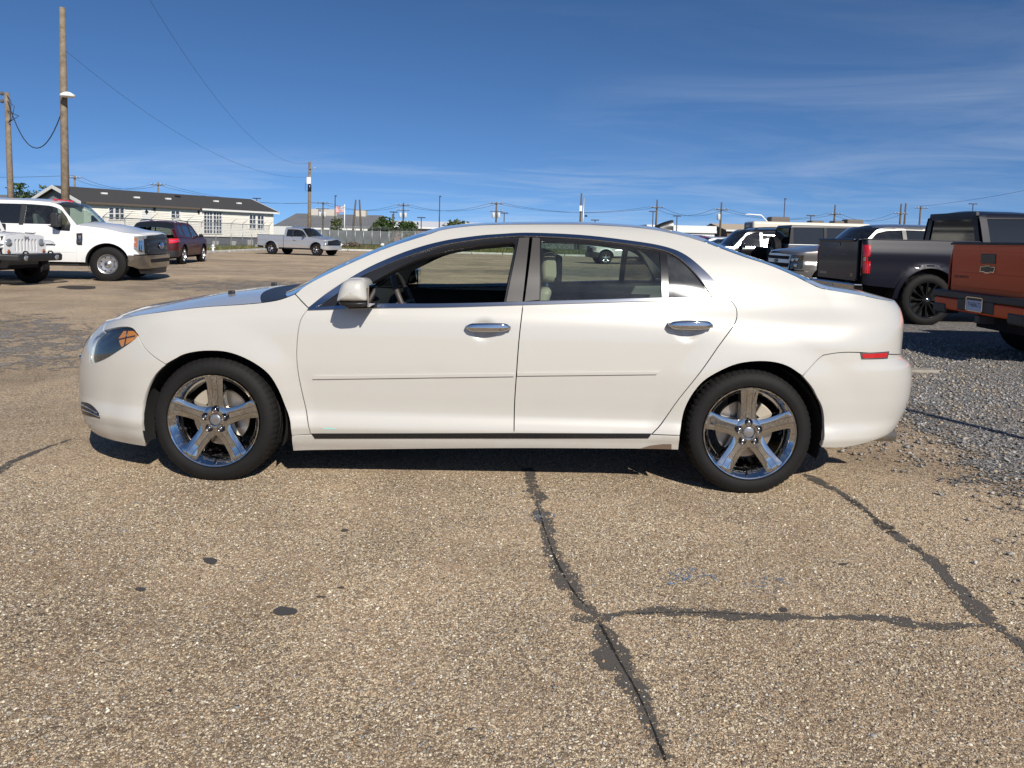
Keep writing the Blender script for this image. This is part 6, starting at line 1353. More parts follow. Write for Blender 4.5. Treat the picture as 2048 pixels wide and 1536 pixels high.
for k in range(n):   # lap siding boards, front and gable end
    z = Z0 + k * h_
    MB().add([(0, -.012, z + h_), (HLEN, -.012, z + h_), (HLEN, -.04, z), (0, -.04, z), (0, -.005, z), (HLEN, -.005, z)], [(0, 1, 2, 3), (3, 2, 5, 4)]).build('siding_board', M_siding, wall, fix=False)
gb = MB().prism([(0, Z1), (HWID, Z1), (HWID / 2, ZR - .05)], -.01, .06, 'x').build('gable', mat('gable_grey', (.20, .21, .23), .8), home)
MB().prism([(0, Z1), (HWID, Z1), (HWID / 2, ZR - .05)], HLEN - .06, HLEN + .01, 'x').build('gable', M_siding, home)
for s in (0, 1):
    y0, y1 = (-.35, HWID / 2) if s == 0 else (HWID + .35, HWID / 2); zA = Z1 - .11
    rf = MB().add([(-.4, y0, zA), (HLEN + .4, y0, zA), (HLEN + .4, y1, ZR), (-.4, y1, ZR), (-.4, y0, zA + .1), (HLEN + .4, y0, zA + .1), (HLEN + .4, y1, ZR + .1), (-.4, y1, ZR + .1)], [(0, 1, 2, 3), (4, 5, 6, 7), (0, 1, 5, 4), (1, 2, 6, 5), (0, 3, 7, 4)]).build('roof', M_shingle, home)
    for x0 in (-.46, HLEN + .40): MB().hexa([(x0, y0, zA - .14), (x0 + .06, y0, zA - .14), (x0 + .06, y1, ZR - .14), (x0, y1, ZR - .14)], [(x0, y0, zA + .12), (x0 + .06, y0, zA + .12), (x0 + .06, y1, ZR + .12), (x0, y1, ZR + .12)]).build('barge_board', M_trim, home)
    if s == 0:
        for x, yy in ((5.2, .45), (8.2, .5), (9.8, .75), (13.2, .55), (15.6, .5), (2.8, .6)):
            y_ = y0 + (y1 - y0) * yy; z_ = zA + (ZR - zA) * yy + .1; MB().box(x - .22, x + .22, y_ - .15, y_ + .15, z_ - .02, z_ + .13).build('roof_vent', M_trim if x != 9.8 else M_satin, rf, bevel=.03)
        MB().hexa([(.0, y0 - .02, zA - .06), (9.9, y0 - .02, zA - .06), (9.9, y0, zA + .03), (0, y0, zA + .03)], [(0, y0 - .02, zA + .02), (9.9, y0 - .02, zA + .02), (9.9, y0, zA + .1), (0, y0, zA + .1)]).build('fascia', mat('weathered_fascia', (.10, .075, .06), .8), home)
        MB().box(10.1, HLEN + .3, y0 - .05, y0 - .02, zA - .10, zA + .07).build('fascia', M_trim, home)
MB().box(.1, HLEN - .1, .12, .2, .1, Z0).build('skirting', M_skirt, home); MB().box(.12, .2, .2, HWID - .2, .1, Z0).build('skirting', M_skirt, home)
for x in np.linspace(6, HLEN - .8, 7): MB().box(x - .3, x + .3, -.02, .10, .04, .42 if int(x * 3) % 2 else .55).build('pier_block', M_block, home, bevel=.02)
def window(px0, px1, py0, py1, nx, nz, deep=.04):
    a, b = hx(px0), hx(px1); z1 = hzz(.5 * (px0 + px1), py0); z0 = max(hzz(.5 * (px0 + px1), py1), .9)
    w = MB()
    f = .07
    for q in ((a - f, a, z0 - f, z1 + f), (b, b + f, z0 - f, z1 + f), (a, b, z1, z1 + f), (a, b, z0 - f, z0)): w.box(q[0], q[1], -.09, -.02, q[2], q[3])
    wo = w.build('window', M_trim, home)
    for i in range(nx):
        for j in range(nz):
            xa = a + (b - a) * i / nx + .03; xb = a + (b - a) * (i + 1) / nx - .03; za = z0 + (z1 - z0) * j / nz + .03; zb_ = z0 + (z1 - z0) * (j + 1) / nz - .03
            MB().box(xa, xb, -.055, -.045, za, zb_).build('pane', M_pane, wo)
    m = MB()
    for i in range(1, nx): x = a + (b - a) * i / nx; m.box(x - .03, x + .03, -.085, -.044, z0, z1)
    for j in range(1, nz): z = z0 + (z1 - z0) * j / nz; m.box(a, b, -.084, -.0445, z - .03, z + .03)
    if nx > 1 or nz > 1: m.build('muntin', M_trim, wo)
for a in ((217, 226), (229, 237.5), (239.5, 246.5)): window(a[0], a[1], 416, 439, 1, 2)
window(341, 357, 422.5, 436, 2, 2); window(406, 422.5, 424, 466.5, 3, 6); window(425, 441, 424.5, 467, 3, 6); window(497, 509, 430.5, 456.5, 2, 3); window(513, 525, 431, 457.5, 2, 3)
a, b = hx(281.5), hx(301); dr = MB().box(a, b, -.07, -.03, Z0, hzz(291, 416)).build('door', M_trim, home)
zc_ = hzz(291, 424); xm = (a + b) / 2; MB().prism([(xm - .17, zc_), (xm, zc_ - .21), (xm + .17, zc_), (xm, zc_ + .21)], -.09, -.069).build('door_window', M_satin, dr)
for p in ((307, 418), (395, 424)):
    MB().box(hx(p[0]) - .06, hx(p[0]) + .06, -.16, -.02, hzz(*p) - .14, hzz(*p) + .12).build('porch_lamp', M_satin, home, bevel=.02)

# ------------------------------------------------------------------ fences
M_galv = mat('galvanised', (.42, .43, .44), .5, .6)
def chain_fn(name='chain_link', dens=.30, col=(.33, .34, .35)):
    if name in MATS: return MATS[name]
    m = bpy.data.materials.new(name); m.use_nodes = True; t = NT(m); b = t.n['Principled BSDF']; b.inputs['Base Color'].default_value = (*col, 1); b.inputs['Roughness'].default_value = .5
    tc_ = t.new('TexCoord'); sp = t.new('SeparateXYZ'); t.l.new(tc_.outputs['UV'], sp.inputs[0])
    def wires(sg):
        v = t.math('ADD', sp.outputs[0], t.math('MULTIPLY', sp.outputs[1], sg)); fr = t.math('FRACT', t.math('MULTIPLY', v, 9.0)); return t.math('LESS_THAN', fr, dens * .55)
    t.l.new(t.math('MAXIMUM', wires(1.0), wires(-1.0)), b.inputs['Alpha']); MATS[name] = m; return m
def fabric(par, p, q, z0, z1, m, name='mesh_fabric'):
    p = np.array(p, float); q = np.array(q, float); L = np.linalg.norm(q - p)
    me = meshdata(name, [(*p, z0), (*q, z0), (*q, z1), (*p, z1)], [(0, 1, 2, 3)]); uv = me.uv_layers.new(name='UVMap')
    for l, c in zip(uv.data, ((0, z0), (L, z0), (L, z1), (0, z1))): l.uv = c
    return link(name, me, m, par)
def chain_fence(label, pts, base, zt=1.95, lean=(.3, 0), group=None, post_r=.035, wires=True, dens=.3):
    f = thing('chain_link_fence', label, 'fence', (*base, 0), group=group); P = [np.array(p) - np.array(base) for p in pts]
    for p in P:
        po = MB().tube([(p[0], p[1], 0), (p[0], p[1], zt)], post_r, 8).build('post', M_galv, f)
        if wires: MB().tube([(p[0], p[1], zt - .02), (p[0] + lean[0], p[1] + lean[1], zt + .38)], .02, 5).build('barb_arm', M_galv, po)
    MB().tube([(p[0], p[1], zt - .02) for p in P], .022, 6).build('top_rail', M_galv, f)
    if wires:
        for k in (.3, .65, 1.0): MB().tube([(p[0] + lean[0] * k, p[1] + lean[1] * k, zt + .36 * k) for p in P], .006, 4).build('barbed_wire', M_galv, f)
    for a, b in zip(P[:-1], P[1:]): fabric(f, a, b, .06, zt - .02, chain_fn(dens=dens))
    return f
FX = -21.9
def on_fx(px): return (FX, FX / ((px - 1024) / FPX))
chain_fence('chain-link fence with slanted barbed-wire arms in front of the mobile home', [on_fx(p) for p in (205, 249, 300, 343, 373, 402, 430.5, 461, 484, 502, 523.6, 537)], (FX, 40), 1.95, (.42, .1))
FY = 96.0
def on_fy(px, Y=FY): return ((px - 1024) / FPX * Y, Y)
# corrugated privacy fence
pf = thing('privacy_fence', 'grey corrugated metal fence with barbed-wire arms behind the silver pickup', 'fence', (*on_fy(540), 0))
M_corr = mat('corrugated_grey', (.30, .32, .33), .5, .5, fn=grainy((.34, .36, .37), .35, .5))
xa, xb = 0.0, on_fy(776)[0] - on_fy(540)[0]; nseg = 14
for k in range(nseg):   # sheets side by side, each folded
    x0 = xa + (xb - xa) * k / nseg; x1 = xa + (xb - xa) * (k + 1) / nseg - .015; ncor = 9; V = []; F = []
    for i in range(ncor * 2 + 1):
        x = x0 + (x1 - x0) * i / (ncor * 2); y = -.035 if i % 2 else .035; V += [(x, y, .08), (x, y, 1.82 + .03 * math.sin(k * 2.3))]
    F = [(2 * i, 2 * i + 2, 2 * i + 3, 2 * i + 1) for i in range(ncor * 2)]; MB().add(V, F).build('metal_sheet', M_corr, pf, fix=False)
    po = MB().tube([(x0, -.08, 0), (x0, -.08, 1.95)], .05, 6).build('post', M_galv, pf); MB().tube([(x0, -.08, 1.9), (x0 + .1, -.45, 2.32)], .03, 5).build('barb_arm', M_galv, po)
for k in (.35, .7, 1.0): MB().tube([(xa, -.08 - .37 * k, 1.9 + .42 * k), (xb, -.08 - .37 * k, 1.9 + .42 * k)], .012, 4).build('barbed_wire', M_galv, pf)
chain_fence('long chain-link fence at the back of the grass behind the sedan', [on_fy(p) for p in range(776, 1420, 26)], on_fy(776), 1.9, (0, -.3), dens=.45, post_r=.05)
wb_ = thing('notice_board', 'plain white board on posts beside the mobile home', 'sign', (*on_fy(545, 74), 0)); ww = (on_fy(583, 74)[0] - on_fy(545, 74)[0])
MB().box(0, ww, -.03, .03, 1.05, 1.95).build('board', mat('board_white', (.55, .56, .56), .6), wb_)
for x in (.1, ww - .1): MB().box(x - .05, x + .05, .03, .13, 0, 1.9).build('post', M_galv, wb_)

# ------------------------------------------------------------------ far buildings
M_metalroof = mat('grey_metal_roof', (.20, .20, .195), .6, .2, fn=grainy((.22, .22, .215), .2, .3)); M_brick = mat('brown_wall', (.16, .10, .07), .85, fn=grainy((.18, .11, .08), .3, 1.0)); M_whiteroof = mat('white_roof', (.68, .68, .68), .5); M_tanwall = mat('tan_wall', (.45, .37, .27), .8)
def shed(name, label, px0, px1, ytop, yeave, Y, depth, wallm, roofm, flat=False):
    x0 = (px0 - 1024) / FPX * Y; x1 = (px1 - 1024) / FPX * Y; hm = hz_at(.5 * (px0 + px1)); ze = EYE + (hm - yeave) * Y / FPX; zt = EYE + (hm - ytop) * (Y + depth * .5) / FPX
    o = thing(name, label, 'building', ((x0 + x1) / 2, Y, 0)); w = (x1 - x0) / 2
    MB().box(-w, w, 0, depth, 0, ze).build('wall', wallm, o)
    if flat:
        MB().box(-w - .3, w + .3, -.3, depth, ze, zt).build('roof', roofm, o); MB().box(-w - .35, w + .35, -.4, -.3, ze - .1, ze + .35).build('fascia', M_trim, o)
    else:
        for s in (0, 1):
            ya, yb = (-.5, depth / 2) if s == 0 else (depth + .5, depth / 2)
            MB().hexa([(-w - .4, ya, ze - .1), (w + .4, ya, ze - .1), (w + .4, yb, zt - .15), (-w - .4, yb, zt - .15)], [(-w - .4, ya, ze + .1), (w + .4, ya, ze + .1), (w + .4, yb, zt), (-w - .4, yb, zt)]).build('roof', roofm, o)
        MB().box(-w - .4, w + .4, -.62, -.5, ze - .22, ze + .16).build('fascia', M_trim, o)
        MB().prism([(0, ze), (depth, ze), (depth / 2, zt - .2)], -w, -w + .1, 'x').build('gable', wallm, o); MB().prism([(0, ze), (depth, ze), (depth / 2, zt - .2)], w - .1, w, 'x').build('gable', wallm, o)
    for i in range(7):
        x = -w + (i + .6) * 2 * w / 7; MB().box(x - .6, x + .6, -.06, .0, .9, min(2.2, ze - .4)).build('window', M_pane, o)
    return o, w, ze, zt
o, w, ze, zt = shed('warehouse', 'grey-roofed warehouse beyond the corrugated fence', 546, 730, 428, 457, 150, 34, M_brick, M_metalroof)
for x, wd in ((-w * .2, 3.2), (w * .55, 2.2), (-w * .55, 1.6)): MB().box(x - wd / 2, x + wd / 2, 15, 17.5, zt - .4, zt + 1.0).build('roof_unit', mat('unit_beige', (.5, .46, .4), .7), o)
shed('store_building', 'long white-roofed building with brown wall behind the shrubs', 726, 985, 443, 456, 165, 30, M_brick, M_whiteroof)
o2, w2, ze2, zt2 = shed('store_building', 'low white building behind the roof fin of the sedan', 1292, 1425, 453, 464, 150, 20, M_whiteroof, M_whiteroof, True)
shed('store_building', 'tan-roofed building far behind the row of cars', 1450, 1640, 450, 463, 170, 26, M_brick, M_tanwall)
shed('store_building', 'low brown building beyond the fence, behind the sedan roof', 990, 1285, 455, 466, 185, 24, M_brick, M_metalroof)
shed('store_building', 'small white building at the left behind the mobile home', -160, 14, 388, 404, 70, 14, M_whiteroof, M_metalroof)

# ------------------------------------------------------------------ motorhome
rv = thing('motorhome', 'long cream motorhome behind the grey off-roader', 'motorhome', (18.7, 58, 0)); M_rv = paint('rv_cream', (.62, .58, .48), 0, .35, .6, .05)
MB().box(0, 9.2, 0, 2.4, .55, 3.12).build('body', M_rv, rv, bevel=.18, seg=4); MB().box(-.02, .5, .12, 2.28, 1.0, 3.05).build('rear_cap', mat('rv_grey', (.16, .15, .15), .5), rv, bevel=.15, seg=3)
text_obj('rear_letters', 'BREEZE', .28, M_white, rv, Matrix.Translation((-.03, 1.2, 2.75)) @ Matrix(((0, 0, -1, 0), (-1, 0, 0, 0), (0, 1, 0, 0), (0, 0, 0, 1))), .01)
for x, wd, hh in ((1.6, 1.5, .42), (4.8, 1.0, .2), (6.6, .8, .22), (7.6, 1.3, .36)): MB().box(x, x + wd, .6, 1.7, 3.05, 3.1 + hh).build('roof_unit', mat('rv_unit', (.12, .10, .085) if hh > .3 else (.6, .58, .54), .7), rv, bevel=.1, seg=3)
for x in (1.2, 3.2, 5.6): MB().box(x, x + 1.2, -.02, .01, 1.5, 2.3).build('window', M_pane, rv, bevel=.01)
for x in (2.2, 7.2): wheel(rv, x, .02, .42, .42, .24, .26, 'steel', 1, finish=M_steelwheel); wheel(rv, x, 2.38, .42, .42, .24, .26, 'steel', -1, finish=M_steelwheel)
MB().tube([(1.2, .3, 3.1), (.7, .3, 3.6), (-.3, .3, 3.65), (-.6, .3, 3.6)], .05, 5).build('roof_antenna', M_white, rv)

# ------------------------------------------------------------------ utility poles
M_wood = mat('pole_wood', (.21, .165, .115), .9, fn=grainy((.25, .20, .14), .45, 5, .5, (.12, .09, .06))); M_wooddk = mat('pole_wood_dark', (.10, .08, .06), .9); M_can = mat('transformer_grey', (.55, .56, .56), .5); M_lampblk = mat('lamp_pole', (.035, .035, .04), .5); M_wire = mat('wire_black', (.02, .02, .02), .6)
def utility_pole(label, px, ytop, Y, r=.15, lean=0.0, arms=(), cans=0, m=M_wood, ztop=None, name='utility_pole', group=None, arm_w=2.2):
    hm = hz_at(px); s = FPX / Y; zt = ztop or EYE + (hm - ytop) / s; x = (px - 1024) / FPX * Y
    x += (zt * .5) * 0
    o = thing(name, label, 'pole', (x, Y, 0), group=group)
    MB().tube([(0, 0, -.1), (lean * .5, 0, zt * .5), (lean, 0, zt)], [r * 1.12, r * .95, r * .75], 10).build('shaft', m, o)
    for za in arms:
        lx = lean * za / zt
        a_ = MB().box(lx - arm_w / 2, lx + arm_w / 2, -r - .1, -r + .02, za - .06, za + .06).build('crossarm', M_wooddk, o)
        for k in (-.95, -.45, .45, .95): MB().lathe([(.0, .0), (.05, .0), (.06, .06), (.03, .1), (.05, .14), (0, .2)], 8, (lx + k * arm_w / 2, -r - .04, za + .06), 'z').build('insulator', M_can, a_)
    for k in range(cans):
        xx = lean * .8 + (-.45, .45, 0)[k % 3]; zc = zt - 2.6; MB().lathe([(0, 0), (.22, 0), (.25, .06), (.25, .75), (.2, .85), (0, .9)], 14, (xx, -r - .25, zc), 'z').build('transformer', M_can, o)
    return o, x, zt
def wire(name, label, p, q, sag, r=.012, par=None, n=18):
    p = np.array(p, float); q = np.array(q, float); pts = [p + (q - p) * t - np.array([0, 0, 4 * sag * t * (1 - t)]) for t in np.linspace(0, 1, n)]
    o = MB().tube(pts, r, 5).build(name, M_wire)
    return tag(o, label, 'cable')
# the two near poles on the left
pA, xA_, zA_ = utility_pole('weathered pole at the far left edge of the picture', 24, 190, 35.0, .135, -.12)
pB, xB_, zB_ = utility_pole('taller weathered pole standing behind the white pickup', 131, 40, 32.0, .155, .0, ztop=10.6)
lampz = EYE + (hz_at(135) - 197) / (FPX / 32.0)
ll = MB().lathe([(0, .12), (.12, .12), (.28, .02), (.30, -.06), (.24, -.08), (0, -.06)], 16, (.34, -.3, lampz), 'z').build('yard_lamp', M_white, pB); MB().tube([(0, 0, lampz + .15), (.34, -.3, lampz + .12)], .03, 6).build('lamp_arm', M_galv, pB)
for z in (zA_ - .15, zA_ - .5): MB().lathe([(0, 0), (.06, 0), (.08, .08), (.05, .16), (0, .18)], 8, (-.25, -.15, z), 'z').build('insulator', M_wooddk, pA)
def bx(po, dx, z): return (po.location.x + dx, po.location.y, z)
wire('service_cable', 'slack black cable hanging between the two left poles', bx(pA, -.1, zA_ - .35), bx(pB, 0, EYE + (hz_at(125) - 215) / (FPX / 32)), 2.0, .022)
for k, (dz, dx) in enumerate(((.1, .1), (-.35, .3), (.35, -.05))):   # slack loops at the pole top
    z = zA_ - .5; MB().tube([(-.02, -.14, z + dz), (.25 + dx, -.2, z - .25 + dz), (.18 + dx * .4, -.2, z - .75), (.02, -.14, z - .9)], .016, 5).build('cable_loop', M_wire, pA)
# pole by the silver pickup and its wires
pC, xC_, zC_ = utility_pole('slim pole with white meter box behind the silver pickup', 617, 325, 60.0, .14, 0.0)
sC = FPX / 60.0; zc = lambda y: EYE + (hz_at(617) - y) / sC
MB().box(-.16, .16, -.3, -.13, zc(369), zc(356)).build('meter_box', M_white, pC, bevel=.02); MB().tube([(.0, -.14, zc(340)), (.35, -.2, zc(339)), (.55, -.2, zc(336))], .03, 5).build('lamp_arm', M_galv, pC)
MB().tube([(-.05, -.15, zc(356)), (-.3, -.15, zc(370)), (-.32, -.15, zc(382)), (-.05, -.15, zc(384))], .015, 5).build('cable_loop', M_wire, pC)
MB().lathe([(.13, 0), (.15, .02), (.15, .5), (.13, .52)], 10, (0, 0, zc(384)), 'z').build('pole_band', M_satin, pC)
wire('overhead_wire', 'upper overhead wire rising left from the slim pole', bx(pC, 0, zc(328)), (-15.0, 30.0, 11.0), 2.1, .006)
wire('overhead_wire', 'lower overhead wire rising left from the slim pole', bx(pC, 0, zc(355)), bx(pB, 0, 8.9), 1.55, .0065)
# distant poles: (pixel x, y of the top, distance, arms as pixel y, transformers, what it stands by)
far = [(150, 352, 110, (357,), 1, 'distant pole with crossarm above the left end of the mobile home'), (316, 365, 120, (371,), 0, 'distant pole with crossarm above the middle of the mobile home roof'),
    (644, 405, 135, (407, 418), 2, 'distant pole with transformers left of the flag'), (804, 406, 130, (411, 421), 2, 'distant pole with transformers above the white-roofed building'),
    (989, 405, 125, (408, 423), 2, 'distant pole with transformers left of the sedan roof top'), (1307, 400, 120, (416,), 0, 'distant pole with one crossarm left of the roof fin'),
    (1435, 405, 110, (420,), 1, 'distant pole with transformer right of the roof fin'), (1661, 410, 120, (429,), 0, 'distant pole above the motorhome'),
    (1792, 408, 115, (428,), 0, 'left one of the pair of distant poles by the charcoal pickup cab'), (1801, 407, 117, (), 0, 'right plain one of the pair of distant poles by the charcoal pickup cab'), (1831, 413, 125, (417,), 0, 'distant T-shaped pole just left of the charcoal pickup cab')]
poles = {}
for (px, yt, Y, arms, cans, lab) in far:
    s = FPX / Y; o, x, zt = utility_pole(lab, px, yt, Y, .16, .12 if px > 1024 else 0, [EYE + (hz_at(px) - a) / s for a in arms], cans, M_wooddk if px > 600 else M_wood, group='distant utility poles', arm_w=26 / s)
    poles[px] = (x, Y, zt, [EYE + (hz_at(px) - a) / s for a in arms])
for px, yt, lab, ln in ((702, 400, 'bare wooden pole right of the flag, leaning left', .5), (722, 400, 'bare wooden pole farther right of the flag', -.4), (783, 428, 'short bare pole left of the shrubs', 0)):
    utility_pole(lab, px, yt, 105, .15, ln, m=M_wooddk, group='distant utility poles')
o, x, zt = utility_pole('dark double pole rising behind the middle of the sedan roof', 1156, 387, 95, .13, .1, m=M_wooddk, group='distant utility poles')
MB().tube([(.32, 0, 0), (.42, 0, zt - .6)], .11, 8).build('second_shaft', M_galv, o); MB().box(-.12, .2, -.3, -.12, zt - 2.3, zt - 1.6).build('junction_box', M_white, o); MB().lathe([(0, 0), (.15, .0), (.18, .15), (0, .3)], 10, (.75, -.1, zt - 3.0), 'z').build('floodlight', M_satin, o)
def street_light(label, px, yt, Y, tee=True):
    s = FPX / Y; zt = EYE + (hz_at(px) - yt) / s; o = thing('street_light', label, 'lamp', ((px - 1024) / FPX * Y, Y, 0), group='parking lot lights')
    MB().tube([(0, 0, 0), (0, 0, zt)], [.12, .08], 8).build('shaft', M_lampblk, o)
    hw_ = 8 / s if tee else 3 / s
    MB().box(-hw_ if tee else -.1, hw_, -.15, .15, zt - .12, zt + .06).build('lamp_head', M_lampblk, o, bevel=.02)
for px, yt, tee, lab in ((512, 397, True, 'T-shaped lamp post above the right end of the mobile home'), (668, 392, False, 'tall dark lamp post just left of the flag'), (785, 424, True, 'T-shaped lamp post left of the shrubs'), (876, 393, False, 'tall dark lamp post above the far shrub'), (840, 435, True, 'small T-shaped lamp post over the white roof'), (1005, 426, True, 'small T-shaped lamp post right of the transformer pole'), (1301, 423, True, 'T-shaped lamp post beside the crossarm pole near the roof fin'), (1349, 432, True, 'T-shaped lamp post over the roof fin'), (1562, 398, False, 'tall dark lamp post above the motorhome'), (1615, 431, True, 'T-shaped lamp post above the motorhome roof'), (1936, 408, True, 'T-shaped lamp post above the charcoal pickup cab'), (20, 376, True, 'T-shaped lamp post at the far left'), (1186, 440, True, 'tiny lamp post at the middle of the sedan roof')):
    street_light(lab, px, yt, 140, tee)
# spans between the distant poles
ks = sorted(poles)
for i, (a, b, off) in enumerate(((150, 316, 0), (316, 644, 0), (644, 804, 0), (804, 989, 0), (989, 1307, 0), (1307, 1435, 0), (1435, 1661, 0), (1661, 1792, 0))):
    A, B = poles[a], poles[b]; za, zb_ = (A[3] or [A[2]])[0], (B[3] or [B[2]])[0]
    for k in (-.8, .8): wire('power_line', '%s power line in span %s between the distant poles' % ('left' if k < 0 else 'right', 'one two three four five six seven eight'.split()[i]), (A[0] + k, A[1], za + .2), (B[0] + k, B[1], zb_ + .2), 1.3, .022, n=12)['group'] = 'power lines between distant poles'
A = poles[1831]
wire('power_line', 'thin power line running right above the charcoal pickup', (A[0], A[1], A[2]), (75, 80, 13.5), 1.0, .02)
wire('power_line', 'thin power line running left from the far left distant pole', (poles[150][0], 110, poles[150][2]), (-140, 120, 13), 2.0, .025)

# ------------------------------------------------------------------ flag
fy = 145.0; fs = FPX / fy; fxx = (687 - 1024) / FPX * fy; ztf = EYE + (hz_at(687) - 409) / fs
fl = thing('flagpole', 'white flagpole flying a striped national flag above the warehouse', 'flagpole', (fxx, fy, 0))
MB().tube([(0, 0, 0), (0, 0, ztf)], .08, 8).build('shaft', M_white, fl)
M_fr = mat('flag_red', (.45, .03, .04), .8); M_fw = mat('flag_white', (.72, .70, .70), .8); M_fb = mat('flag_blue', (.03, .045, .16), .8)
W_ = 19 / fs; H_ = 12.5 / fs; nx_ = 16; V = []; F = []; mi = []
def fp(u, v): return (-.1 - u * W_, -.12 * math.sin(u * 7.0 + v) * (.3 + u), ztf - .25 - v * H_ - .9 * u * H_ * .28 - .06 * math.sin(u * 6))
for j in range(14):
    for i in range(nx_ + 1): V.append(fp(i / nx_, j / 13))
for j in range(13):
    for i in range(nx_): F.append((j * 17 + i, j * 17 + i + 1, (j + 1) * 17 + i + 1, (j + 1) * 17 + i)); mi.append(2 if (j < 7 and i < 7) else (0 if j % 2 == 0 else 1))
link('flag', meshdata('flag', V, F, False, None, mi), [M_fr, M_fw, M_fb], fl)
st = MB()
for r in range(9):
    for c in range(6 if r % 2 == 0 else 5):
        u = (c + (.5 if r % 2 == 0 else 1.0)) / 6 * .42 ; v = (r + .6) / 9.2 * .52; p = fp(u, v); st.prism([(p[0] + .05 * math.cos(a), p[2] + .05 * math.sin(a)) for a in np.linspace(0, 2 * PI, 5, endpoint=False)], p[1] - .012, p[1] + .012)
st.build('flag_stars', M_fw, fl)

# ------------------------------------------------------------------ shrubs and trees: trunk, limbs and many small leaf faces
def leaf_mat(name, a, b):
    def fn(t, bb):
        at = t.new('Attribute', attribute_name='tone'); t.l.new(t.mix(at.outputs['Fac'], a, b), bb.inputs['Base Color']); bb.inputs['Roughness'].default_value = .6
    return mat(name, a, .6, spec=.25, fn=fn)
M_leafA = leaf_mat('leaf_dark', (.022, .045, .012), (.075, .11, .03)); M_leafB = leaf_mat('leaf_olive', (.04, .06, .018), (.13, .14, .05)); M_bark = mat('bark', (.12, .09, .065), .9)
def plant(name, label, cat, at_, h, rad, m, seed, n=900, leaf=.22, trunk=.35, group=None, bare=.0, dens=1.0):
    r = np.random.default_rng(seed); o = thing(name, label, cat, (at_[0], at_[1], 0), group=group); t = MB(); tips = []
    for k in range(7):
        a = r.uniform(0, 2 * PI); e = r.uniform(.45, .95); p1 = np.array([rad * .75 * math.cos(a) * e, rad * .75 * math.sin(a) * e, h * r.uniform(.55, .98)]); p0 = np.array([rad * .08 * math.cos(a), rad * .08 * math.sin(a), 0.0]); pm = p0 + (p1 - p0) * .5 + r.normal(0, .06 * rad, 3)
        t.tube([p0, pm, p1], [h * .018 + .02, h * .012 + .012, .008], 5); tips += [p1, .5 * (pm + p1), pm if pm[2] > trunk * h else p1]
    t.build('trunk', M_bark, o)
    tips = np.array(tips); cl = tips[r.integers(0, len(tips), n)] + r.normal(0, 1, (n, 3)) * np.array([rad * .24, rad * .24, h * .10]); cl[:, 2] = np.clip(cl[:, 2], .05 * h, h * 1.04)
    s = leaf * r.uniform(.5, 1.3, n); d1 = r.normal(0, 1, (n, 3)); d1 /= np.linalg.norm(d1, axis=1, keepdims=True); d2 = np.cross(d1, r.normal(0, 1, (n, 3))); d2 /= np.linalg.norm(d2, axis=1, keepdims=True)
    V = np.stack([cl - d1 * s[:, None], cl + d2 * s[:, None] * .45, cl + d1 * s[:, None], cl - d2 * s[:, None] * .45], 1).reshape(-1, 3); me = meshdata('crown', V, [(4 * i, 4 * i + 1, 4 * i + 2, 4 * i + 3) for i in range(n)])
    a_ = me.attributes.new('tone', 'FLOAT', 'POINT'); a_.data.foreach_set('value', np.repeat(r.uniform(0, 1, n) ** 1.5, 4).astype(np.float32)); link('crown', me, m, o); return o
Y_ = 92.0
for i, (px, yt, wpx, lab, mm) in enumerate(((742, 437, 26, 'round green shrub beyond the corrugated fence', M_leafA), (790, 446, 26, 'darker shrub right of the round one beyond the fence', M_leafA), (722, 452, 18, 'low olive shrub at the bare pole beyond the fence', M_leafB), (893, 442, 28, 'shrub over the sedan windscreen', M_leafB), (622, 437, 16, 'thin shrub behind the slim pole', M_leafB))):
    s = FPX / Y_; plant('shrub', lab, 'shrub', ((px - 1024) / FPX * Y_, Y_ + 8 + i), EYE + (hz_at(px) - yt) / s * 1.1, wpx / s, mm, 20 + i, 1400 if wpx > 20 else 500, .3, group='shrubs beyond the fence')
plant('tree', 'thin green tree behind the mobile home at the far left', 'tree', ((52 - 1024) / FPX * 66, 66), EYE + (hz_at(52) - 374) * 66 / FPX, 1.3, M_leafA, 40, 1500, .22, .4); plant('tree', 'broader tree behind the mobile home roof edge', 'tree', ((92 - 1024) / FPX * 76, 76), EYE + (hz_at(92) - 379) * 76 / FPX, 1.6, M_leafB, 41, 1300, .25, .4)
for i in range(11):   # bushes along the far fence, seen through the windows
    px = 985 + i * 33; plant('shrub', 'green bush along the far fence, number %s from the left' % ('first second third fourth fifth sixth seventh eighth ninth tenth eleventh'.split()[i]), 'shrub', ((px - 1024) / FPX * 99, 99 + (i % 3)), 2.2 + .7 * ((i * 7) % 5) / 4, 2.1, M_leafA if i % 2 else M_leafB, 60 + i, 900, .32, .1, group='bushes along the far fence')
ps = thing('brush_pile', 'dark heap of brush on the grass in front of the corrugated fence', 'brush', ((705 - 1024) / FPX * 72, 72, 0)); r = np.random.default_rng(5); t = MB()
for k in range(70):
    a = r.uniform(0, PI); c = r.normal(0, .55, 2); L = r.uniform(.3, .8); z = r.uniform(.05, .55) * max(.2, 1 - abs(c[0]) / 1.4); t.tube([(c[0] - L * math.cos(a), c[1] - L * math.sin(a) * .5, max(.03, z - .1)), (c[0], c[1], z + .15), (c[0] + L * math.cos(a), c[1] + L * math.sin(a) * .5, max(.03, z - .15))], .025, 4)
t.build('twigs', M_bark, ps)
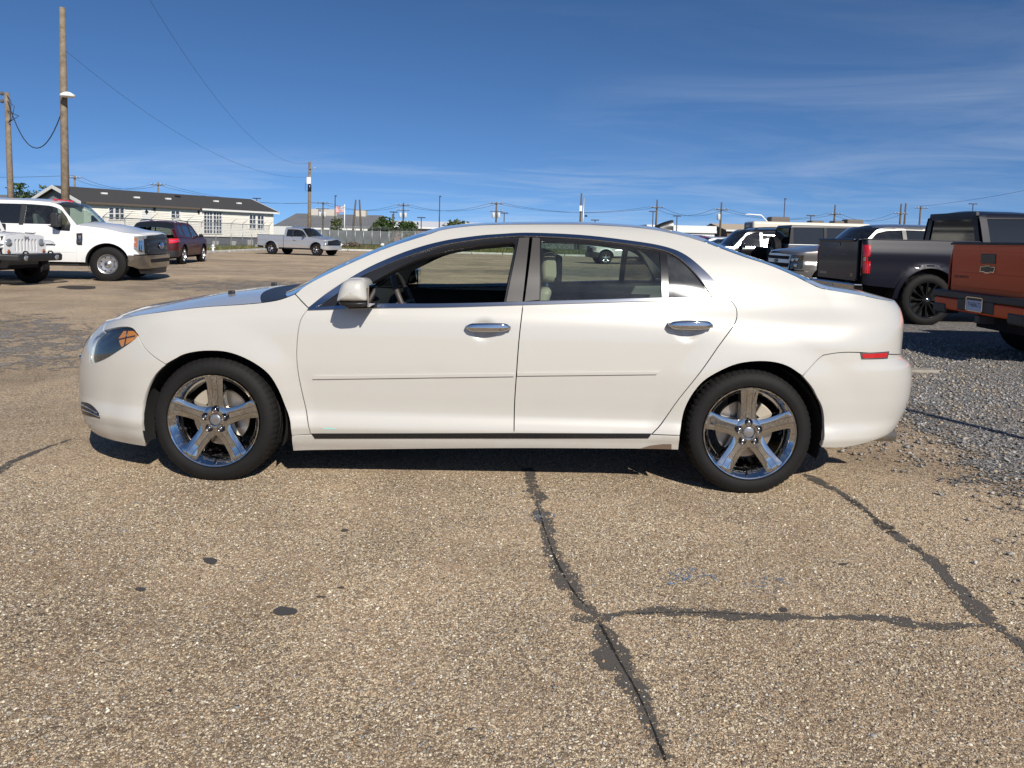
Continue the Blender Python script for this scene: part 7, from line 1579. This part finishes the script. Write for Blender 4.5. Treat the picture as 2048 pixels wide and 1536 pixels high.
for i, (px, py) in enumerate(((683, 493), (689, 494), (694, 493), (765, 491))):
    p = onground(px, py, .05); o = MB(); tv, tf = TPL[i]; o.add(tv * np.array([.28, .2, .2]), [tuple(q) for q in tf]); tag(o.build('white_rock', mat('painted_rock', (.68, .66, .62), .7), loc=(p[0], p[1], .18)), 'white painted rock on the grass, %s from the silver pickup' % ('first second third fourth'.split()[i]), 'rock', group='white rocks on the grass')
hyd = onground(426, 503, .05); hy = thing('hydrant', 'small white hydrant on the grass by the kerb', 'hydrant', (hyd[0], hyd[1], .05)); hy.scale = (.62, .62, .62); MB().lathe([(.16, 0), (.16, .06), (.11, .1), (.11, .5), (.14, .52), (.14, .6), (.1, .66), (0, .72)], 14, axis='z').build('barrel', M_white, hy); MB().tube([(-.2, 0, .4), (.2, 0, .4)], .06, 8).build('nozzle', M_white, hy)
# grass tufts on the verge
r = np.random.default_rng(9); n = 5200; P = np.c_[r.uniform(-21.7, -18.3, n), r.uniform(38, 70, n)]; q = np.c_[r.uniform(-17, 12, 4200), r.uniform(59.3, 80, 4200)]; P = np.vstack([P, q]); n = len(P); h = r.uniform(.05, .16, n) * (1 + (r.uniform(0, 1, n) < .04) * 2); a = r.uniform(0, 2 * PI, n); w = .05
V = np.stack([np.c_[P[:, 0] - w * np.cos(a), P[:, 1] - w * np.sin(a), np.full(n, .05)], np.c_[P[:, 0] + w * np.cos(a), P[:, 1] + w * np.sin(a), np.full(n, .05)], np.c_[P[:, 0] + r.normal(0, .06, n), P[:, 1] + r.normal(0, .06, n), .05 + h]], 1).reshape(-1, 3)
me = meshdata('grass', V, [(3 * i, 3 * i + 1, 3 * i + 2) for i in range(n)]); a_ = me.attributes.new('tone', 'FLOAT', 'POINT'); a_.data.foreach_set('value', np.repeat(r.uniform(0, 1, n), 3).astype(np.float32)); tag(link('grass', me, leaf_mat('grass_blade', (.06, .075, .02), (.20, .18, .07))), 'rough grass tufts on the verge', kind='stuff')
# post out of frame to the right whose shadow crosses the gravel
sp_ = thing('steel_post', 'slim steel post whose shadow crosses the gravel', 'post', (5.35, 1.45, 0)); MB().tube([(0, 0, 0), (0, 0, 4.3)], .045, 10).build('shaft', M_galv, sp_)
bpy.context.view_layer.update()
